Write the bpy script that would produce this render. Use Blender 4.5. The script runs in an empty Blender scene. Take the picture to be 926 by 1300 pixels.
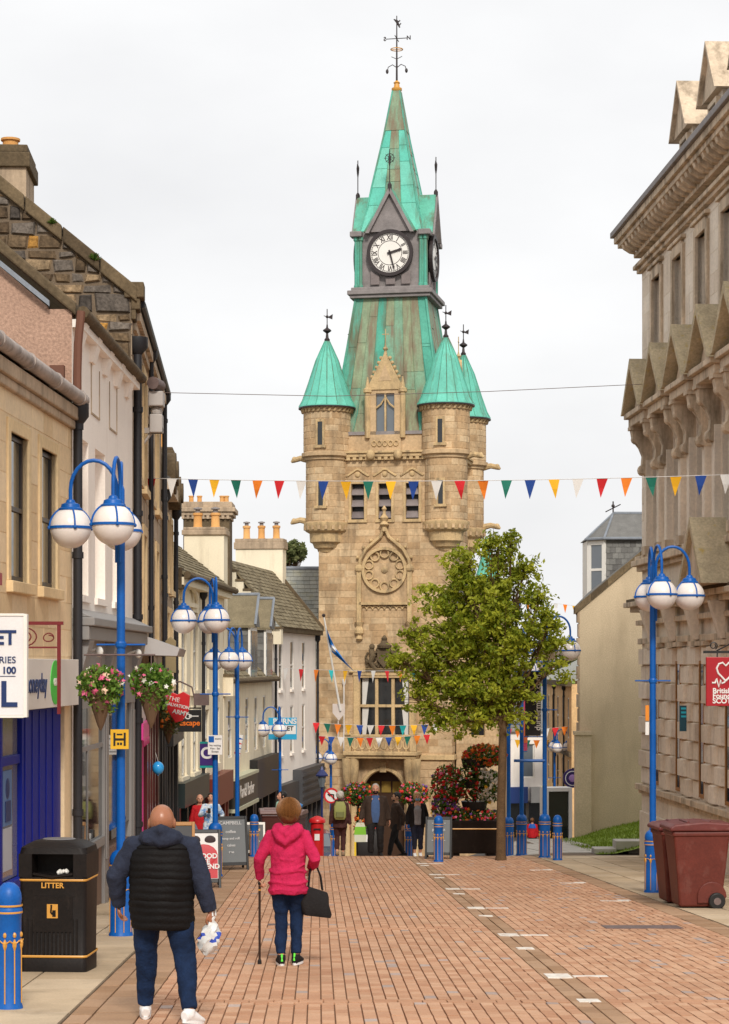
import bpy, math, random
from mathutils import Vector, Matrix
R = math.radians
rnd = random.Random(7)
S = bpy.context.scene
C = S.collection
# ---------------------------------------------------------------- camera
F = 2670.0                      # focal length in photo pixels
cam = bpy.data.objects.new('camera', bpy.data.cameras.new('camera')); C.objects.link(cam)
cam.location = (0, 0, 0); cam.rotation_euler = (R(90), 0, 0)
cam.data.sensor_fit = 'VERTICAL'; cam.data.sensor_height = 36.0
cam.data.lens = F / 1300 * 36.0; cam.data.shift_y = 0.15
cam.data.clip_start = 0.5; cam.data.clip_end = 3000
S.camera = cam
# ---------------------------------------------------------------- sky and sun
SUN_EL, SUN_AZ = 38, 173        # azimuth clockwise from +Y: behind the camera, a little to the right
w = bpy.data.worlds.new('World'); S.world = w; w.use_nodes = True
nt = w.node_tree; nt.nodes.clear()
out = nt.nodes.new('ShaderNodeOutputWorld'); bg = nt.nodes.new('ShaderNodeBackground')
sky = nt.nodes.new('ShaderNodeTexSky'); sky.sky_type = 'NISHITA'; sky.sun_disc = False
sky.sun_elevation = R(SUN_EL); sky.sun_rotation = R(SUN_AZ); sky.dust_density = 4
tc = nt.nodes.new('ShaderNodeTexCoord'); mp = nt.nodes.new('ShaderNodeMapping'); mp.inputs['Scale'].default_value = (1, 1, 2.2)
nz = nt.nodes.new('ShaderNodeTexNoise'); nz.inputs['Scale'].default_value = 4.0; nz.inputs['Detail'].default_value = 5; nz.inputs['Roughness'].default_value = .5
rp = nt.nodes.new('ShaderNodeValToRGB')
rp.color_ramp.elements[0].position = .3; rp.color_ramp.elements[0].color = (4.85, 4.85, 4.9, 1)
rp.color_ramp.elements[1].position = .68; rp.color_ramp.elements[1].color = (5.75, 5.75, 5.75, 1)
mx = nt.nodes.new('ShaderNodeMixRGB'); mx.inputs[0].default_value = .97
nt.links.new(tc.outputs['Generated'], mp.inputs['Vector']); nt.links.new(mp.outputs[0], nz.inputs['Vector'])
nt.links.new(nz.outputs['Fac'], rp.inputs[0]); nt.links.new(sky.outputs[0], mx.inputs[1]); nt.links.new(rp.outputs[0], mx.inputs[2])
nt.links.new(mx.outputs[0], bg.inputs['Color']); bg.inputs['Strength'].default_value = .1
nt.links.new(bg.outputs[0], out.inputs['Surface'])
sl = bpy.data.lights.new('sun', 'SUN'); sl.energy = 1.5; sl.angle = R(10); sl.color = (1, .95, .87)
sun = bpy.data.objects.new('sun', sl); C.objects.link(sun)
az = R(SUN_AZ); el = R(SUN_EL)
sd = Vector((math.sin(az) * math.cos(el), math.cos(az) * math.cos(el), math.sin(el)))
sun.rotation_euler = sd.to_track_quat('Z', 'Y').to_euler(); sun.location = sd * 60
S.view_settings.view_transform = 'Standard'; S.view_settings.look = 'None'
S.view_settings.exposure = 0.86; S.view_settings.gamma = 1.0; S.view_settings.use_curve_mapping = False
# ---------------------------------------------------------------- helpers
def P(u, v, d): return Vector(((u - 463) * d / F, d, (845 - v) * d / F))
def sstep(a, b, x):
    t = max(0, min(1, (x - a) / (b - a))); return t * t * (3 - 2 * t)
def gz(x, y):
    if y <= 52: return -1.95 - .053 * y
    a = -4.706 - .11 * (y - 52) if y < 96 else -9.546 - .012 * (y - 96)
    b = -4.706 - .053 * (y - 52) if y < 67 else (-5.5 - .105 * (y - 67) if y < 104 else -9.39 - .012 * (y - 104))
    t = sstep(3.2, 5.0, x)
    return a * (1 - t) + max(a, b) * t
ZOFF = {}
class MB:
    def __init__(s): s.v = []; s.f = []; s.m = []; s.t = []; s.X = None; s.tint = .5
    def add(s, vs, fs, mi=0, tint=None):
        b = len(s.v); X = s.X
        s.v.extend([(X @ Vector(p))[:] for p in vs] if X is not None else [tuple(p) for p in vs])
        for f in fs: s.f.append([b + i for i in f]); s.m.append(mi); s.t.append(s.tint if tint is None else tint)
        return s
    def box(s, x0, x1, y0, y1, z0, z1, mi=0, tint=None):
        return s.add([(x0,y0,z0),(x1,y0,z0),(x1,y1,z0),(x0,y1,z0),(x0,y0,z1),(x1,y0,z1),(x1,y1,z1),(x0,y1,z1)],
              [(3,2,1,0),(4,5,6,7),(0,1,5,4),(1,2,6,5),(2,3,7,6),(3,0,4,7)], mi, tint)
    def hexa(s, p, mi=0, tint=None):     # 8 points, box order
        return s.add(p, [(3,2,1,0),(4,5,6,7),(0,1,5,4),(1,2,6,5),(2,3,7,6),(3,0,4,7)], mi, tint)
    def prism(s, poly, axis, a, b, mi=0, tint=None):   # poly of 2D points, extruded along axis from a to b
        n = len(poly)
        mk = {'x': lambda p, t: (t, p[0], p[1]), 'y': lambda p, t: (p[0], t, p[1]), 'z': lambda p, t: (p[0], p[1], t)}[axis]
        vs = [mk(p, a) for p in poly] + [mk(p, b) for p in poly]
        fs = [tuple(range(n - 1, -1, -1)), tuple(range(n, 2 * n))] + [(i, (i + 1) % n, n + (i + 1) % n, n + i) for i in range(n)]
        return s.add(vs, fs, mi, tint)
    def tube(s, pts, r, n=8, mi=0, cap=True, up=None, sy=1.0, tint=None):
        pts = [Vector(p) for p in pts]; k = len(pts)
        rs = r if isinstance(r, (list, tuple)) else [r] * k
        vs = []; pu = None
        for i, p in enumerate(pts):
            t = (pts[min(i + 1, k - 1)] - pts[max(i - 1, 0)])
            if t.length < 1e-9: t = Vector((0, 0, 1))
            t.normalize()
            if pu is None:
                a = Vector(up) if up else (Vector((0, 0, 1)) if abs(t.z) < .9 else Vector((1, 0, 0)))
            else: a = pu
            b1 = (a - t * a.dot(t))
            if b1.length < 1e-6: b1 = t.orthogonal()
            b1.normalize(); b2 = t.cross(b1); pu = b1
            rr = rs[i]; r1, r2 = rr if isinstance(rr, (list, tuple)) else (rr, rr * sy)
            for j in range(n):
                q = 2 * math.pi * j / n
                vs.append(p + b1 * (math.cos(q) * r1) + b2 * (math.sin(q) * r2))
        fs = [(i * n + j, i * n + (j + 1) % n, (i + 1) * n + (j + 1) % n, (i + 1) * n + j) for i in range(k - 1) for j in range(n)]
        if cap: fs += [tuple(range(n - 1, -1, -1)), tuple((k - 1) * n + j for j in range(n))]
        return s.add(vs, fs, mi, tint)
    def lathe(s, prof, c=(0, 0, 0), n=16, mi=0, cap=True, sx=1, sy=1, tint=None):   # prof of (r, z)
        k = len(prof); vs = []
        for r_, z in prof:
            for j in range(n):
                q = 2 * math.pi * (j + .5) / n
                vs.append((c[0] + math.cos(q) * r_ * sx, c[1] + math.sin(q) * r_ * sy, c[2] + z))
        fs = [(i * n + j, i * n + (j + 1) % n, (i + 1) * n + (j + 1) % n, (i + 1) * n + j) for i in range(k - 1) for j in range(n)]
        if cap: fs += [tuple(range(n - 1, -1, -1)), tuple((k - 1) * n + j for j in range(n))]
        return s.add(vs, fs, mi, tint)
    def ball(s, c, r, n=12, m=8, mi=0, sc=(1, 1, 1), tint=None):
        pr = [(max(.0005, r * math.sin(math.pi * i / m)) , -r * math.cos(math.pi * i / m)) for i in range(m + 1)]
        k = len(pr); vs = []
        for r_, z in pr:
            for j in range(n):
                q = 2 * math.pi * j / n
                vs.append((c[0] + math.cos(q) * r_ * sc[0], c[1] + math.sin(q) * r_ * sc[1], c[2] + z * sc[2]))
        fs = [(i * n + j, i * n + (j + 1) % n, (i + 1) * n + (j + 1) % n, (i + 1) * n + j) for i in range(k - 1) for j in range(n)]
        return s.add(vs, fs, mi, tint)
    def stone(s, poly, yb, yf, ins, mi=0, tint=None):     # polygon in XZ, base at yb, front at yf, front inset
        n = len(poly); cx = sum(p[0] for p in poly) / n; cz = sum(p[1] for p in poly) / n
        vs = [(p[0], yb, p[1]) for p in poly]
        for p in poly:
            dx, dz = p[0] - cx, p[1] - cz; L = math.hypot(dx, dz) + 1e-9; k = max(.3, (L - ins * 1.3) / L)
            vs.append((cx + dx * k, yf, cz + dz * k))
        fs = [tuple(range(n, 2 * n))] + [(i, (i + 1) % n, n + (i + 1) % n, n + i) for i in range(n)]
        return s.add(vs, fs, mi, tint)
    def build(s, name, mats, parent=None, smooth=False, bevel=0, kind=None):
        me = bpy.data.meshes.new(name); me.from_pydata(s.v, [], s.f)
        if not isinstance(mats, (list, tuple)): mats = [mats]
        for m in mats: me.materials.append(m)
        if len(mats) > 1: me.polygons.foreach_set('material_index', s.m)
        at = me.attributes.new('tint', 'FLOAT', 'FACE'); at.data.foreach_set('value', s.t)
        if smooth:
            me.polygons.foreach_set('use_smooth', [True] * len(s.f)); me.set_sharp_from_angle(angle=R(42))
        me.update()
        return link(name, me, parent, bevel, kind)
def link(name, me, parent=None, bevel=0, kind=None):
    o = bpy.data.objects.new(name, me); C.objects.link(o)
    if parent is not None:
        o.parent = parent
        if parent.name in ZOFF: o.location.z = -ZOFF[parent.name]
    if bevel:
        b = o.modifiers.new('bevel', 'BEVEL'); b.width = bevel; b.segments = 2; b.limit_method = 'ANGLE'; b.angle_limit = R(50)
    if kind: o['kind'] = kind
    return o
def tag(o, label, cat, group=None):
    o['label'] = label; o['category'] = cat
    if group: o['group'] = group
    return o
def thing(name, label, cat, loc=(0, 0, 0), rz=0, group=None, zworld=False):
    o = bpy.data.objects.new(name, None); C.objects.link(o); o.empty_display_size = .2
    o.location = loc; o.rotation_euler = (0, 0, rz); tag(o, label, cat, group)
    if zworld: ZOFF[o.name] = loc[2]
    return o
def dup(root, loc=None, rz=None, label=None, group=None):
    r_ = root.copy(); C.objects.link(r_)
    if loc is not None: r_.location = loc
    if rz is not None: r_.rotation_euler = (0, 0, rz)
    if label: r_['label'] = label
    if group: r_['group'] = group
    for ch in list(root.children):
        c = ch.copy(); C.objects.link(c); c.parent = r_
        for g in list(ch.children):
            d = g.copy(); C.objects.link(d); d.parent = c
    return r_
def text(s, size, mat, parent, loc, rot=(R(90), 0, 0), align='CENTER', name='lettering', ext=.004, bold=0, sx=1):
    cu = bpy.data.curves.new(name, 'FONT'); cu.body = s; cu.size = size; cu.align_x = align; cu.align_y = 'CENTER'; cu.extrude = ext; cu.offset = bold
    o = bpy.data.objects.new(name, cu); C.objects.link(o)
    me = bpy.data.meshes.new_from_object(o.evaluated_get(bpy.context.evaluated_depsgraph_get()))
    bpy.data.objects.remove(o); bpy.data.curves.remove(cu)
    me.materials.clear(); me.materials.append(mat)
    n = link(name, me, parent); n.location = Vector(loc) + Vector((0, 0, n.location.z)); n.rotation_euler = rot; n.scale = (sx, 1, 1)
    return n
# ---------------------------------------------------------------- materials
def mat(name, c, c2=None, rough=.8, ns=3.0, na=.18, fs=40.0, fa=.12, bump=.15, spec=.3, metal=0, streak=0, dirt=None, coat=0):
    m = bpy.data.materials.new(name); m.use_nodes = True; n = m.node_tree.nodes; L = m.node_tree.links
    b = n['Principled BSDF']; b.inputs['Roughness'].default_value = rough; b.inputs['Metallic'].default_value = metal
    b.inputs['Specular IOR Level'].default_value = spec
    if coat: b.inputs['Coat Weight'].default_value = coat; b.inputs['Coat Roughness'].default_value = .12
    tc = n.new('ShaderNodeTexCoord'); at = n.new('ShaderNodeAttribute'); at.attribute_name = 'tint'
    mx = n.new('ShaderNodeMixRGB'); mx.inputs[1].default_value = (*c, 1); mx.inputs[2].default_value = (*(c2 or c), 1)
    L.new(at.outputs['Fac'], mx.inputs[0]); col = mx.outputs[0]
    def noise(scale, detail=4, vec=None, rough_=.6):
        q = n.new('ShaderNodeTexNoise'); q.inputs['Scale'].default_value = scale; q.inputs['Detail'].default_value = detail
        q.inputs['Roughness'].default_value = rough_
        L.new(vec if vec is not None else tc.outputs['Object'], q.inputs['Vector']); return q.outputs['Fac']
    def mul(col, fac, a):          # brightness times 1 +- a
        r_ = n.new('ShaderNodeMapRange'); r_.inputs[1].default_value = .25; r_.inputs[2].default_value = .75
        r_.inputs[3].default_value = 1 - a; r_.inputs[4].default_value = 1 + a; L.new(fac, r_.inputs[0])
        k = n.new('ShaderNodeMixRGB'); k.blend_type = 'MULTIPLY'; k.inputs[0].default_value = 1
        L.new(col, k.inputs[1]); L.new(r_.outputs[0], k.inputs[2]); return k.outputs[0]
    if na: col = mul(col, noise(ns), na)
    f = noise(fs, 5)
    if fa: col = mul(col, f, fa)
    if streak or dirt:
        dc, da, dsx, dsz, lo, hi = dirt or ((.05, .045, .04), streak, 5.0, .35, .5, .8)
        mp = n.new('ShaderNodeMapping'); mp.inputs['Scale'].default_value = (dsx, dsx, dsz); L.new(tc.outputs['Object'], mp.inputs['Vector'])
        q = noise(1.0, 5, mp.outputs[0], .65)
        r_ = n.new('ShaderNodeMapRange'); r_.inputs[1].default_value = lo; r_.inputs[2].default_value = hi; r_.inputs[4].default_value = da; L.new(q, r_.inputs[0])
        k = n.new('ShaderNodeMixRGB'); k.inputs[2].default_value = (*dc, 1); L.new(r_.outputs[0], k.inputs[0]); L.new(col, k.inputs[1]); col = k.outputs[0]
    L.new(col, b.inputs['Base Color'])
    if bump:
        bp = n.new('ShaderNodeBump'); bp.inputs['Strength'].default_value = bump; bp.inputs['Distance'].default_value = .02
        L.new(f, bp.inputs['Height']); L.new(bp.outputs[0], b.inputs['Normal'])
    return m
def flat(name, c, rough=.5, spec=.4, metal=0, **k): return mat(name, c, None, rough, 2.0, k.get('na', .06), 60, .04, k.get('bump', 0), spec, metal, coat=k.get('coat', 0), streak=k.get('streak', 0))
m_brick = mat('paver brick', (.46, .237, .135), (.585, .352, .22), .85, .5, .12, 60, .15, .3, dirt=((.29, .16, .09), .45, .9, .9, .52, .8))
m_brickw = mat('worn grey paver', (.36, .27, .23), (.46, .36, .31), .85, 1.2, .12, 60, .15, .3)
m_joint = mat('sandy joint', (.23, .13, .075), None, .95, 8, .3)
m_brown = mat('brown channel block', (.32, .185, .10), (.43, .27, .165), .85, 1.5, .15, 50, .15, .3)
m_slab = mat('buff paving slab', (.44, .325, .205), (.55, .43, .295), .85, 1.3, .18, 50, .12, .2, dirt=((.16, .11, .07), .55, 1.6, 1.6, .55, .8))
m_slabg = mat('grey paving slab', (.40, .37, .33), (.48, .45, .40), .85, 1.3, .15, 50, .12, .2)
m_slabj = mat('slab joint', (.14, .10, .07), None, .95)
m_asph = mat('asphalt', (.10, .095, .09), None, .95, 1, .2)
m_wpaint = mat('white road mark', (.72, .67, .60), None, .85, 6, .2, 40, .2, .2, dirt=((.45, .27, .18), .7, 9, 9, .5, .7))
m_iron = mat('cast iron cover', (.17, .12, .11), None, .6, 6, .2, metal=.3)
m_grass = mat('grass', (.13, .20, .015), (.23, .30, .035), .9, 2, .25)
m_towerA = mat('tower sandstone', (.44, .285, .15), (.60, .44, .265), .9, .7, .26, 9, .2, .3, dirt=((.17, .12, .075), .7, 1.9, .4, .5, .72))
m_towert = mat('tower trim stone', (.50, .345, .17), (.58, .42, .23), .9, 1.5, .2, 14, .18, .3, dirt=((.13, .10, .07), .7, 3, .8, .5, .72))
m_cop = mat('verdigris copper', (.05, .32, .23), (.13, .42, .31), .6, 1.2, .22, 12, .14, .1, dirt=((.13, .10, .05), .85, 1.8, .11, .47, .64))
m_cop2 = mat('brown streaked copper', (.16, .33, .225), (.25, .29, .17), .6, 1.5, .2, 12, .12, .1, dirt=((.20, .135, .085), .85, 2.6, .09, .42, .6))
m_copc = mat('bright verdigris cone', (.09, .45, .345), (.18, .54, .42), .6, 1.2, .16, 12, .12, .1, dirt=((.10, .16, .09), .55, 2.6, .2, .52, .72))
m_lead = mat('grey lead', (.19, .165, .16), (.28, .25, .24), .6, 2, .25, 20, .15, .15)
m_dark = flat('black paint', (.012, .011, .011), .45)
m_gold = flat('gold paint', (.62, .30, .05), .4, .5)
m_white = flat('white paint', (.80, .77, .71), .55)
m_blue = mat('blue lamp paint', (.002, .085, .36), (.003, .11, .42), .42, 3, .18, 45, .12, .06, .35, dirt=((.05, .05, .06), .4, 4, 2, .6, .8))
m_glass = flat('dark window glass', (.020, .022, .024), .06, .6)
m_glassb = flat('pale window glass', (.14, .16, .18), .08, .7)
m_asA = mat('cream ashlar', (.68, .49, .28), (.80, .62, .40), .9, .9, .12, 12, .1, .15, dirt=((.33, .22, .12), .35, 2.5, .5, .55, .8))
m_asAt = mat('cream trim stone', (.66, .48, .26), (.74, .55, .32), .9, 1.2, .15, 14, .1, .15)
m_hwhite = mat('off white render', (.92, .84, .76), None, .9, .6, .07, 25, .05, .1, dirt=((.5, .40, .32), .35, 1.8, .3, .55, .8))
m_hcream = mat('cream render', (.86, .76, .57), None, .9, .6, .08, 25, .06, .1, dirt=((.45, .36, .24), .5, 2.2, .3, .52, .78))
m_hbeige = mat('beige roughcast', (.56, .44, .295), (.60, .48, .33), .95, .5, .12, 30, .18, .4, dirt=((.30, .225, .145), .45, 1.2, .25, .5, .8))
m_pink = mat('pink roughcast', (.46, .29, .21), None, .95, 1, .12, 25, .3, .9)
m_mortar = mat('rubble mortar', (.17, .125, .085), None, .95, 4, .2, 40, .2, .5)
m_slate = mat('slate', (.11, .105, .10), (.22, .215, .20), .75, 3, .2, 30, .15, .2)
m_moss = mat('mossy slate', (.14, .11, .065), (.26, .215, .135), .9, 2, .25, 25, .25, .4)
m_slatep = mat('pale slate', (.26, .27, .25), (.36, .36, .32), .8, 2, .2, 25, .2, .3, dirt=((.30, .26, .10), .5, 2, 2, .5, .75))
m_skew = mat('weathered coping', (.085, .06, .035), (.16, .115, .065), .95, 2.5, .3, 20, .25, .5)
m_bank = mat('bank sandstone', (.70, .59, .47), (.82, .72, .60), .9, 1.0, .12, 14, .12, .15, dirt=((.26, .18, .12), .55, 2.4, .35, .52, .8))
m_bankd = mat('bank moulding stone', (.58, .45, .32), (.68, .55, .41), .9, 1.4, .2, 14, .15, .25, dirt=((.13, .095, .06), .75, 3, .6, .46, .7))
m_bankm = mat('lichened pediment', (.44, .36, .23), (.52, .43, .29), .95, 2, .25, 20, .25, .4, dirt=((.42, .29, .04), .7, 5, 5, .58, .7))
m_stoneC = mat('worn sandstone', (.38, .27, .17), (.55, .43, .31), .9, 1, .2, 14, .15, .2, dirt=((.11, .08, .06), .7, 3, .2, .46, .72))
m_pot = mat('clay chimney pot', (.62, .30, .09), (.72, .40, .15), .85, 3, .15)
m_pipe = flat('dark drainpipe', (.02, .019, .022), .5)
m_grey = flat('grey shopfront paint', (.26, .245, .235), .5)
m_lead2 = mat('lead flashing', (.22, .24, .27), None, .5, 4, .2)
m_bark = mat('bark', (.10, .058, .028), (.15, .09, .045), .95, 6, .3, 40, .3, .8)
m_skin = flat('skin', (.56, .27, .17), .5, .4)
m_globe = mat('opal globe', (.80, .74, .70), None, .25, 3, .05, 30, .03, 0, .5, dirt=((.42, .36, .28), .35, 5, 2, .58, .8))
m_cord = flat('white cord', (.7, .68, .65), .8)
m_wire = flat('thin wire', (.16, .12, .11), .7)
def cleaf(name, c, c2):
    m = mat(name, c, c2, .55, 1, .15, 20, .1, 0, .3); b = m.node_tree.nodes['Principled BSDF']
    b.inputs['Transmission Weight'].default_value = 0
    n = m.node_tree.nodes; L = m.node_tree.links; tr = n.new('ShaderNodeBsdfTranslucent'); ms = n.new('ShaderNodeMixShader'); ms.inputs[0].default_value = .45
    src = b.inputs['Base Color'].links[0].from_socket; L.new(src, tr.inputs['Color']); L.new(b.outputs[0], ms.inputs[1]); L.new(tr.outputs[0], ms.inputs[2])
    L.new(ms.outputs[0], n['Material Output'].inputs['Surface']); return m
m_leaf = cleaf('tree leaf', (.16, .215, .012), (.55, .57, .055))
m_leafd = cleaf('dark leaf', (.03, .09, .01), (.13, .22, .03))
m_leafo = cleaf('olive leaf', (.10, .13, .04), (.24, .25, .10))
# ---------------------------------------------------------------- ground, road, pavements
def sheet(name, xs, ys, dz, m, f=lambda x, y: x, kind='structure'):
    b = MB(); nx = len(xs)
    b.add([(f(x, y), y, gz(f(x, y), y) + dz) for y in ys for x in xs],
          [(j * nx + i, j * nx + i + 1, (j + 1) * nx + i + 1, (j + 1) * nx + i) for j in range(len(ys) - 1) for i in range(nx - 1)])
    return b.build(name, m, None, smooth=True, kind=kind)
SK = -.0225
def rx(q, y): return q + SK * y
far = [-1500, -400, -120, -40, -20, -12, -8, -5, -3, -1, 1, 3, 3.4, 3.8, 4.2, 4.6, 5, 6, 8, 12, 20, 40, 120, 400, 1500]
ys_all = [-60, 0, 20, 40, 51.9, 52.1] + [54 + 2 * i for i in range(21)] + [95.9, 96.1, 104, 110, 130, 180, 300, 700, 2500]
sheet('ground', far, sorted(ys_all), -.07, m_asph)
ysr = [6 + 2 * i for i in range(23)] + [51.9, 52.1] + [54 + 2 * i for i in range(30)]
road = sheet('road', [-2.03, -1, 0, 1, 2.2, 3.2, 4, 4.6, 5.35], ysr, -.022, m_joint, rx)
pav_l = sheet('pavement_left', [-5.5, -4, -2.05], ysr, -.022, m_slabj, rx)
pav_r = sheet('pavement_right', [5.37, 5.8, 6.4, 7.2, 8, 9.4], [y for y in ysr if y < 68], -.022, m_slabj, rx)
bricks = []       # (q0, q1, y0, y1, material, tint)
def lay(q0, q1, y0, y1):
    n = round((q1 - q0) / .114); w_ = (q1 - q0) / n
    for i in range(n):
        y = y0; first = True
        while y < y1 - .02:
            L_ = .108 if (first and i % 2) else .216; first = False
            ye = min(y1, y + L_); t = rnd.random()
            bricks.append((q0 + i * w_, q0 + (i + 1) * w_, y, ye, 1 if rnd.random() < .03 else 0, t)); y = ye
bands = [9.4 + 8.8 * k for k in range(6)]
edges = [7.0] + [b for b in bands if b > 7] + [54]
for a, b in zip(edges[:-1], edges[1:]):
    a2 = a + (.24 if a in bands else 0)
    lay(-1.45, 2.2, a2, b); lay(2.52, 5.0, a2, b)
for b in bands:
    if b < 7: continue
    for q0, q1 in ((-1.45, 2.2), (2.52, 5.0)):
        q = q0
        while q < q1 - .02:
            qe = min(q1, q + .215)
            for k in range(2): bricks.append((q, qe, b + .12 * k, b + .12 * (k + 1), 0, rnd.random() * .4))
            q = qe
brown = []
for q0, q1, ln in ((2.2, 2.36, .45), (2.36, 2.52, .45), (-2.03, -1.84, .6), (-1.84, -1.45, .6), (5.0, 5.35, .45)):
    y = 7.0 + rnd.random() * .3
    while y < 53.5: brown.append((q0, q1, y, y + ln, 2, rnd.random())); y += ln
def brick_geo(b, q0, q1, y0, y1, t, mi=0, j=.012):
    dz = rnd.uniform(-.003, .003); tx = rnd.uniform(-.002, .002); g = j / 2
    y0 += g * 1.0; y1 -= g * 1.0; q0 += g; q1 -= g
    pts = []
    for ins, z in ((0, -.035), (.003, 0)):
        for q, y, sg in ((q0 + ins, y0 + ins, -1), (q1 - ins, y0 + ins, 1), (q1 - ins, y1 - ins, 1), (q0 + ins, y1 - ins, -1)):
            x = rx(q, y); pts.append((x, y, gz(x, y) + z + (dz + tx * sg if ins else 0)))
    b.add(pts, [(4,5,6,7),(0,1,5,4),(1,2,6,5),(2,3,7,6),(3,0,4,7)], mi, t)
def inview(q0, q1, y0, y1):
    x = rx((q0 + q1) / 2, y0); return abs(x / y0) < .17 and y0 > 15.3
def lay_all(items, name, restname, parent, mats, limit, j=.012, kindrest='stuff'):
    items = sorted(items, key=lambda a: (not inview(*a[:4]), a[2])); rest = MB()
    for i, it in enumerate(items):
        if i < limit and inview(*it[:4]):
            b = MB(); brick_geo(b, *it[:4], it[5], 0, j); b.build(name, mats[it[4]], parent)
        else: brick_geo(rest, *it[:4], it[5], it[4], j)
    if rest.f: rest.build(restname, mats, parent, kind=kindrest)
lay_all(bricks, 'brick', 'brick_paving', road, [m_brick, m_brickw, m_brown], 300, .0075)
lay_all(brown, 'channel_block', 'channel_paving', road, [m_brick, m_brickw, m_brown], 120)
def slabs(q0, q1, y0, y1, w_, ln):
    out_ = []; n = round((q1 - q0) / w_); w_ = (q1 - q0) / n
    for i in range(n):
        y = y0 + rnd.random() * ln
        while y < y1: out_.append((q0 + i * w_, q0 + (i + 1) * w_, y, min(y + ln, y1 + .3), 0, rnd.random())); y += ln
    return out_
lay_all(slabs(-4.8, -2.05, 7, 52, .69, .95), 'paving_slab', 'slab_paving', pav_l, [m_slab], 200, .014)
lay_all(slabs(5.37, 8.6, 8, 52, .65, .95), 'paving_slab', 'slab_paving', pav_r, [m_slab], 200, .014)
lay_all(slabs(3.3, 9.2, 54.4, 66.4, .65, .7), 'paving_slab', 'slab_paving', pav_r, [m_slabg], 0, .014)
lay_all(slabs(-2.0, 3.2, 54.2, 58, .65, .7), 'paving_slab', 'slab_paving', road, [m_slabg], 0, .014)
def rmark(q0, q1, y0, y1, name='road_mark', m=m_wpaint, up=.006):
    b = MB(); pts = []
    for z in (up - .01, up):
        for q, y in ((q0, y0), (q1, y0), (q1, y1), (q0, y1)): x = rx(q, y); pts.append((x, y, gz(x, y) + z))
    b.hexa(pts); return b.build(name, m, road)
for k in range(6):
    y = 20.4 + 5.35 * k; rmark(2.24, 2.48, y, y + .42); rmark(2.5, 2.84, y + .1, y + .24)
    y = 18.2 + 5.6 * k; rmark(2.27, 2.46, y, y + .25)
for y in (33, 38.6, 44): rmark(4.45, 4.9, y, y + .13); rmark(4.75, 4.95, y + .13, y + .4)
def cover(u, v, wq, ly):
    y = 5207 / (v - 845 - 141.5); x = (u - 463) * y / F; q = x - SK * y
    o = rmark(q - wq / 2, q + wq / 2, y - ly / 2, y + ly / 2, 'access_cover', m_iron, .0065)
    return o
cover(815, 1177, 1.0, .55); cover(355, 1174, .3, .3)
# ---------------------------------------------------------------- building helpers (local frame: x along the facade, -y towards the street)
def frame(name, label, p0, p1, cat='building', zb=None, group=None):
    rz = math.atan2(p1[1] - p0[1], p1[0] - p0[0])
    z = gz(p1[0] + 2, max(p0[1], p1[1])) - .15 if zb is None else zb
    o = thing(name, label, cat, (p0[0], p0[1], z), rz, group, zworld=True)
    return o, math.hypot(p1[0] - p0[0], p1[1] - p0[1])
def cells(x0, x1, z0, z1, ops):
    zs = sorted({z0, z1, *[min(max(o[2], z0), z1) for o in ops], *[min(max(o[3], z0), z1) for o in ops]})
    for a, b in zip(zs[:-1], zs[1:]):
        if b - a < 1e-5: continue
        cut = sorted((max(o[0], x0), min(o[1], x1)) for o in ops if o[2] < (a + b) / 2 < o[3])
        x = x0
        for c0, c1 in cut:
            if c0 > x + 1e-5: yield x, c0, a, b
            x = max(x, c1)
        if x1 > x + 1e-5: yield x, x1, a, b
def wall(parent, x0, x1, z0, z1, ops, m, y0=0, th=.35, name='wall'):
    b = MB()
    for c in cells(x0, x1, z0, z1, ops): b.box(c[0], c[1], y0, y0 + th, c[2], c[3])
    return b.build(name, m, parent)
def ashlar(parent, x0, x1, z0, z1, ops, m, y=0, course=.3, bw=.6, proud=.015, joint=.014, limit=300, name='stone_block', host=None, key=None):
    zs = sorted({z0, z1, *[o[2] for o in ops if z0 < o[2] < z1], *[o[3] for o in ops if z0 < o[3] < z1]}); rows = []
    for a, b in zip(zs[:-1], zs[1:]):
        n = max(1, round((b - a) / course)); rows += [(a + (b - a) * i / n, a + (b - a) * (i + 1) / n) for i in range(n)]
    blocks = []
    for i, (a, b) in enumerate(rows):
        for c in cells(x0, x1, a, b, ops):
            x = c[0]; first = True
            while x < c[1] - 1e-4:
                L_ = bw * rnd.uniform(.75, 1.3) * (.5 if first and i % 2 else 1); first = False
                xe = x + L_
                if c[1] - xe < bw * .35: xe = c[1]
                blocks.append((x, xe, a, b)); x = xe
    if key: blocks.sort(key=key)
    rest = MB(); j = joint / 2
    for i, (x, xe, a, b) in enumerate(blocks):
        t = rnd.random() ** 1.1; mb = MB() if i < limit else rest
        pr = proud * rnd.uniform(.6, 1.3)
        mb.stone([(x + j, a + j), (xe - j, a + j), (xe - j, b - j), (x + j, b - j)], y + .002, y - pr, .006, 0, t)
        if i < limit: mb.build(name, m, host or parent)
    if rest.f: rest.build(name + 's_far', m, host or parent, kind='stuff')
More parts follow.
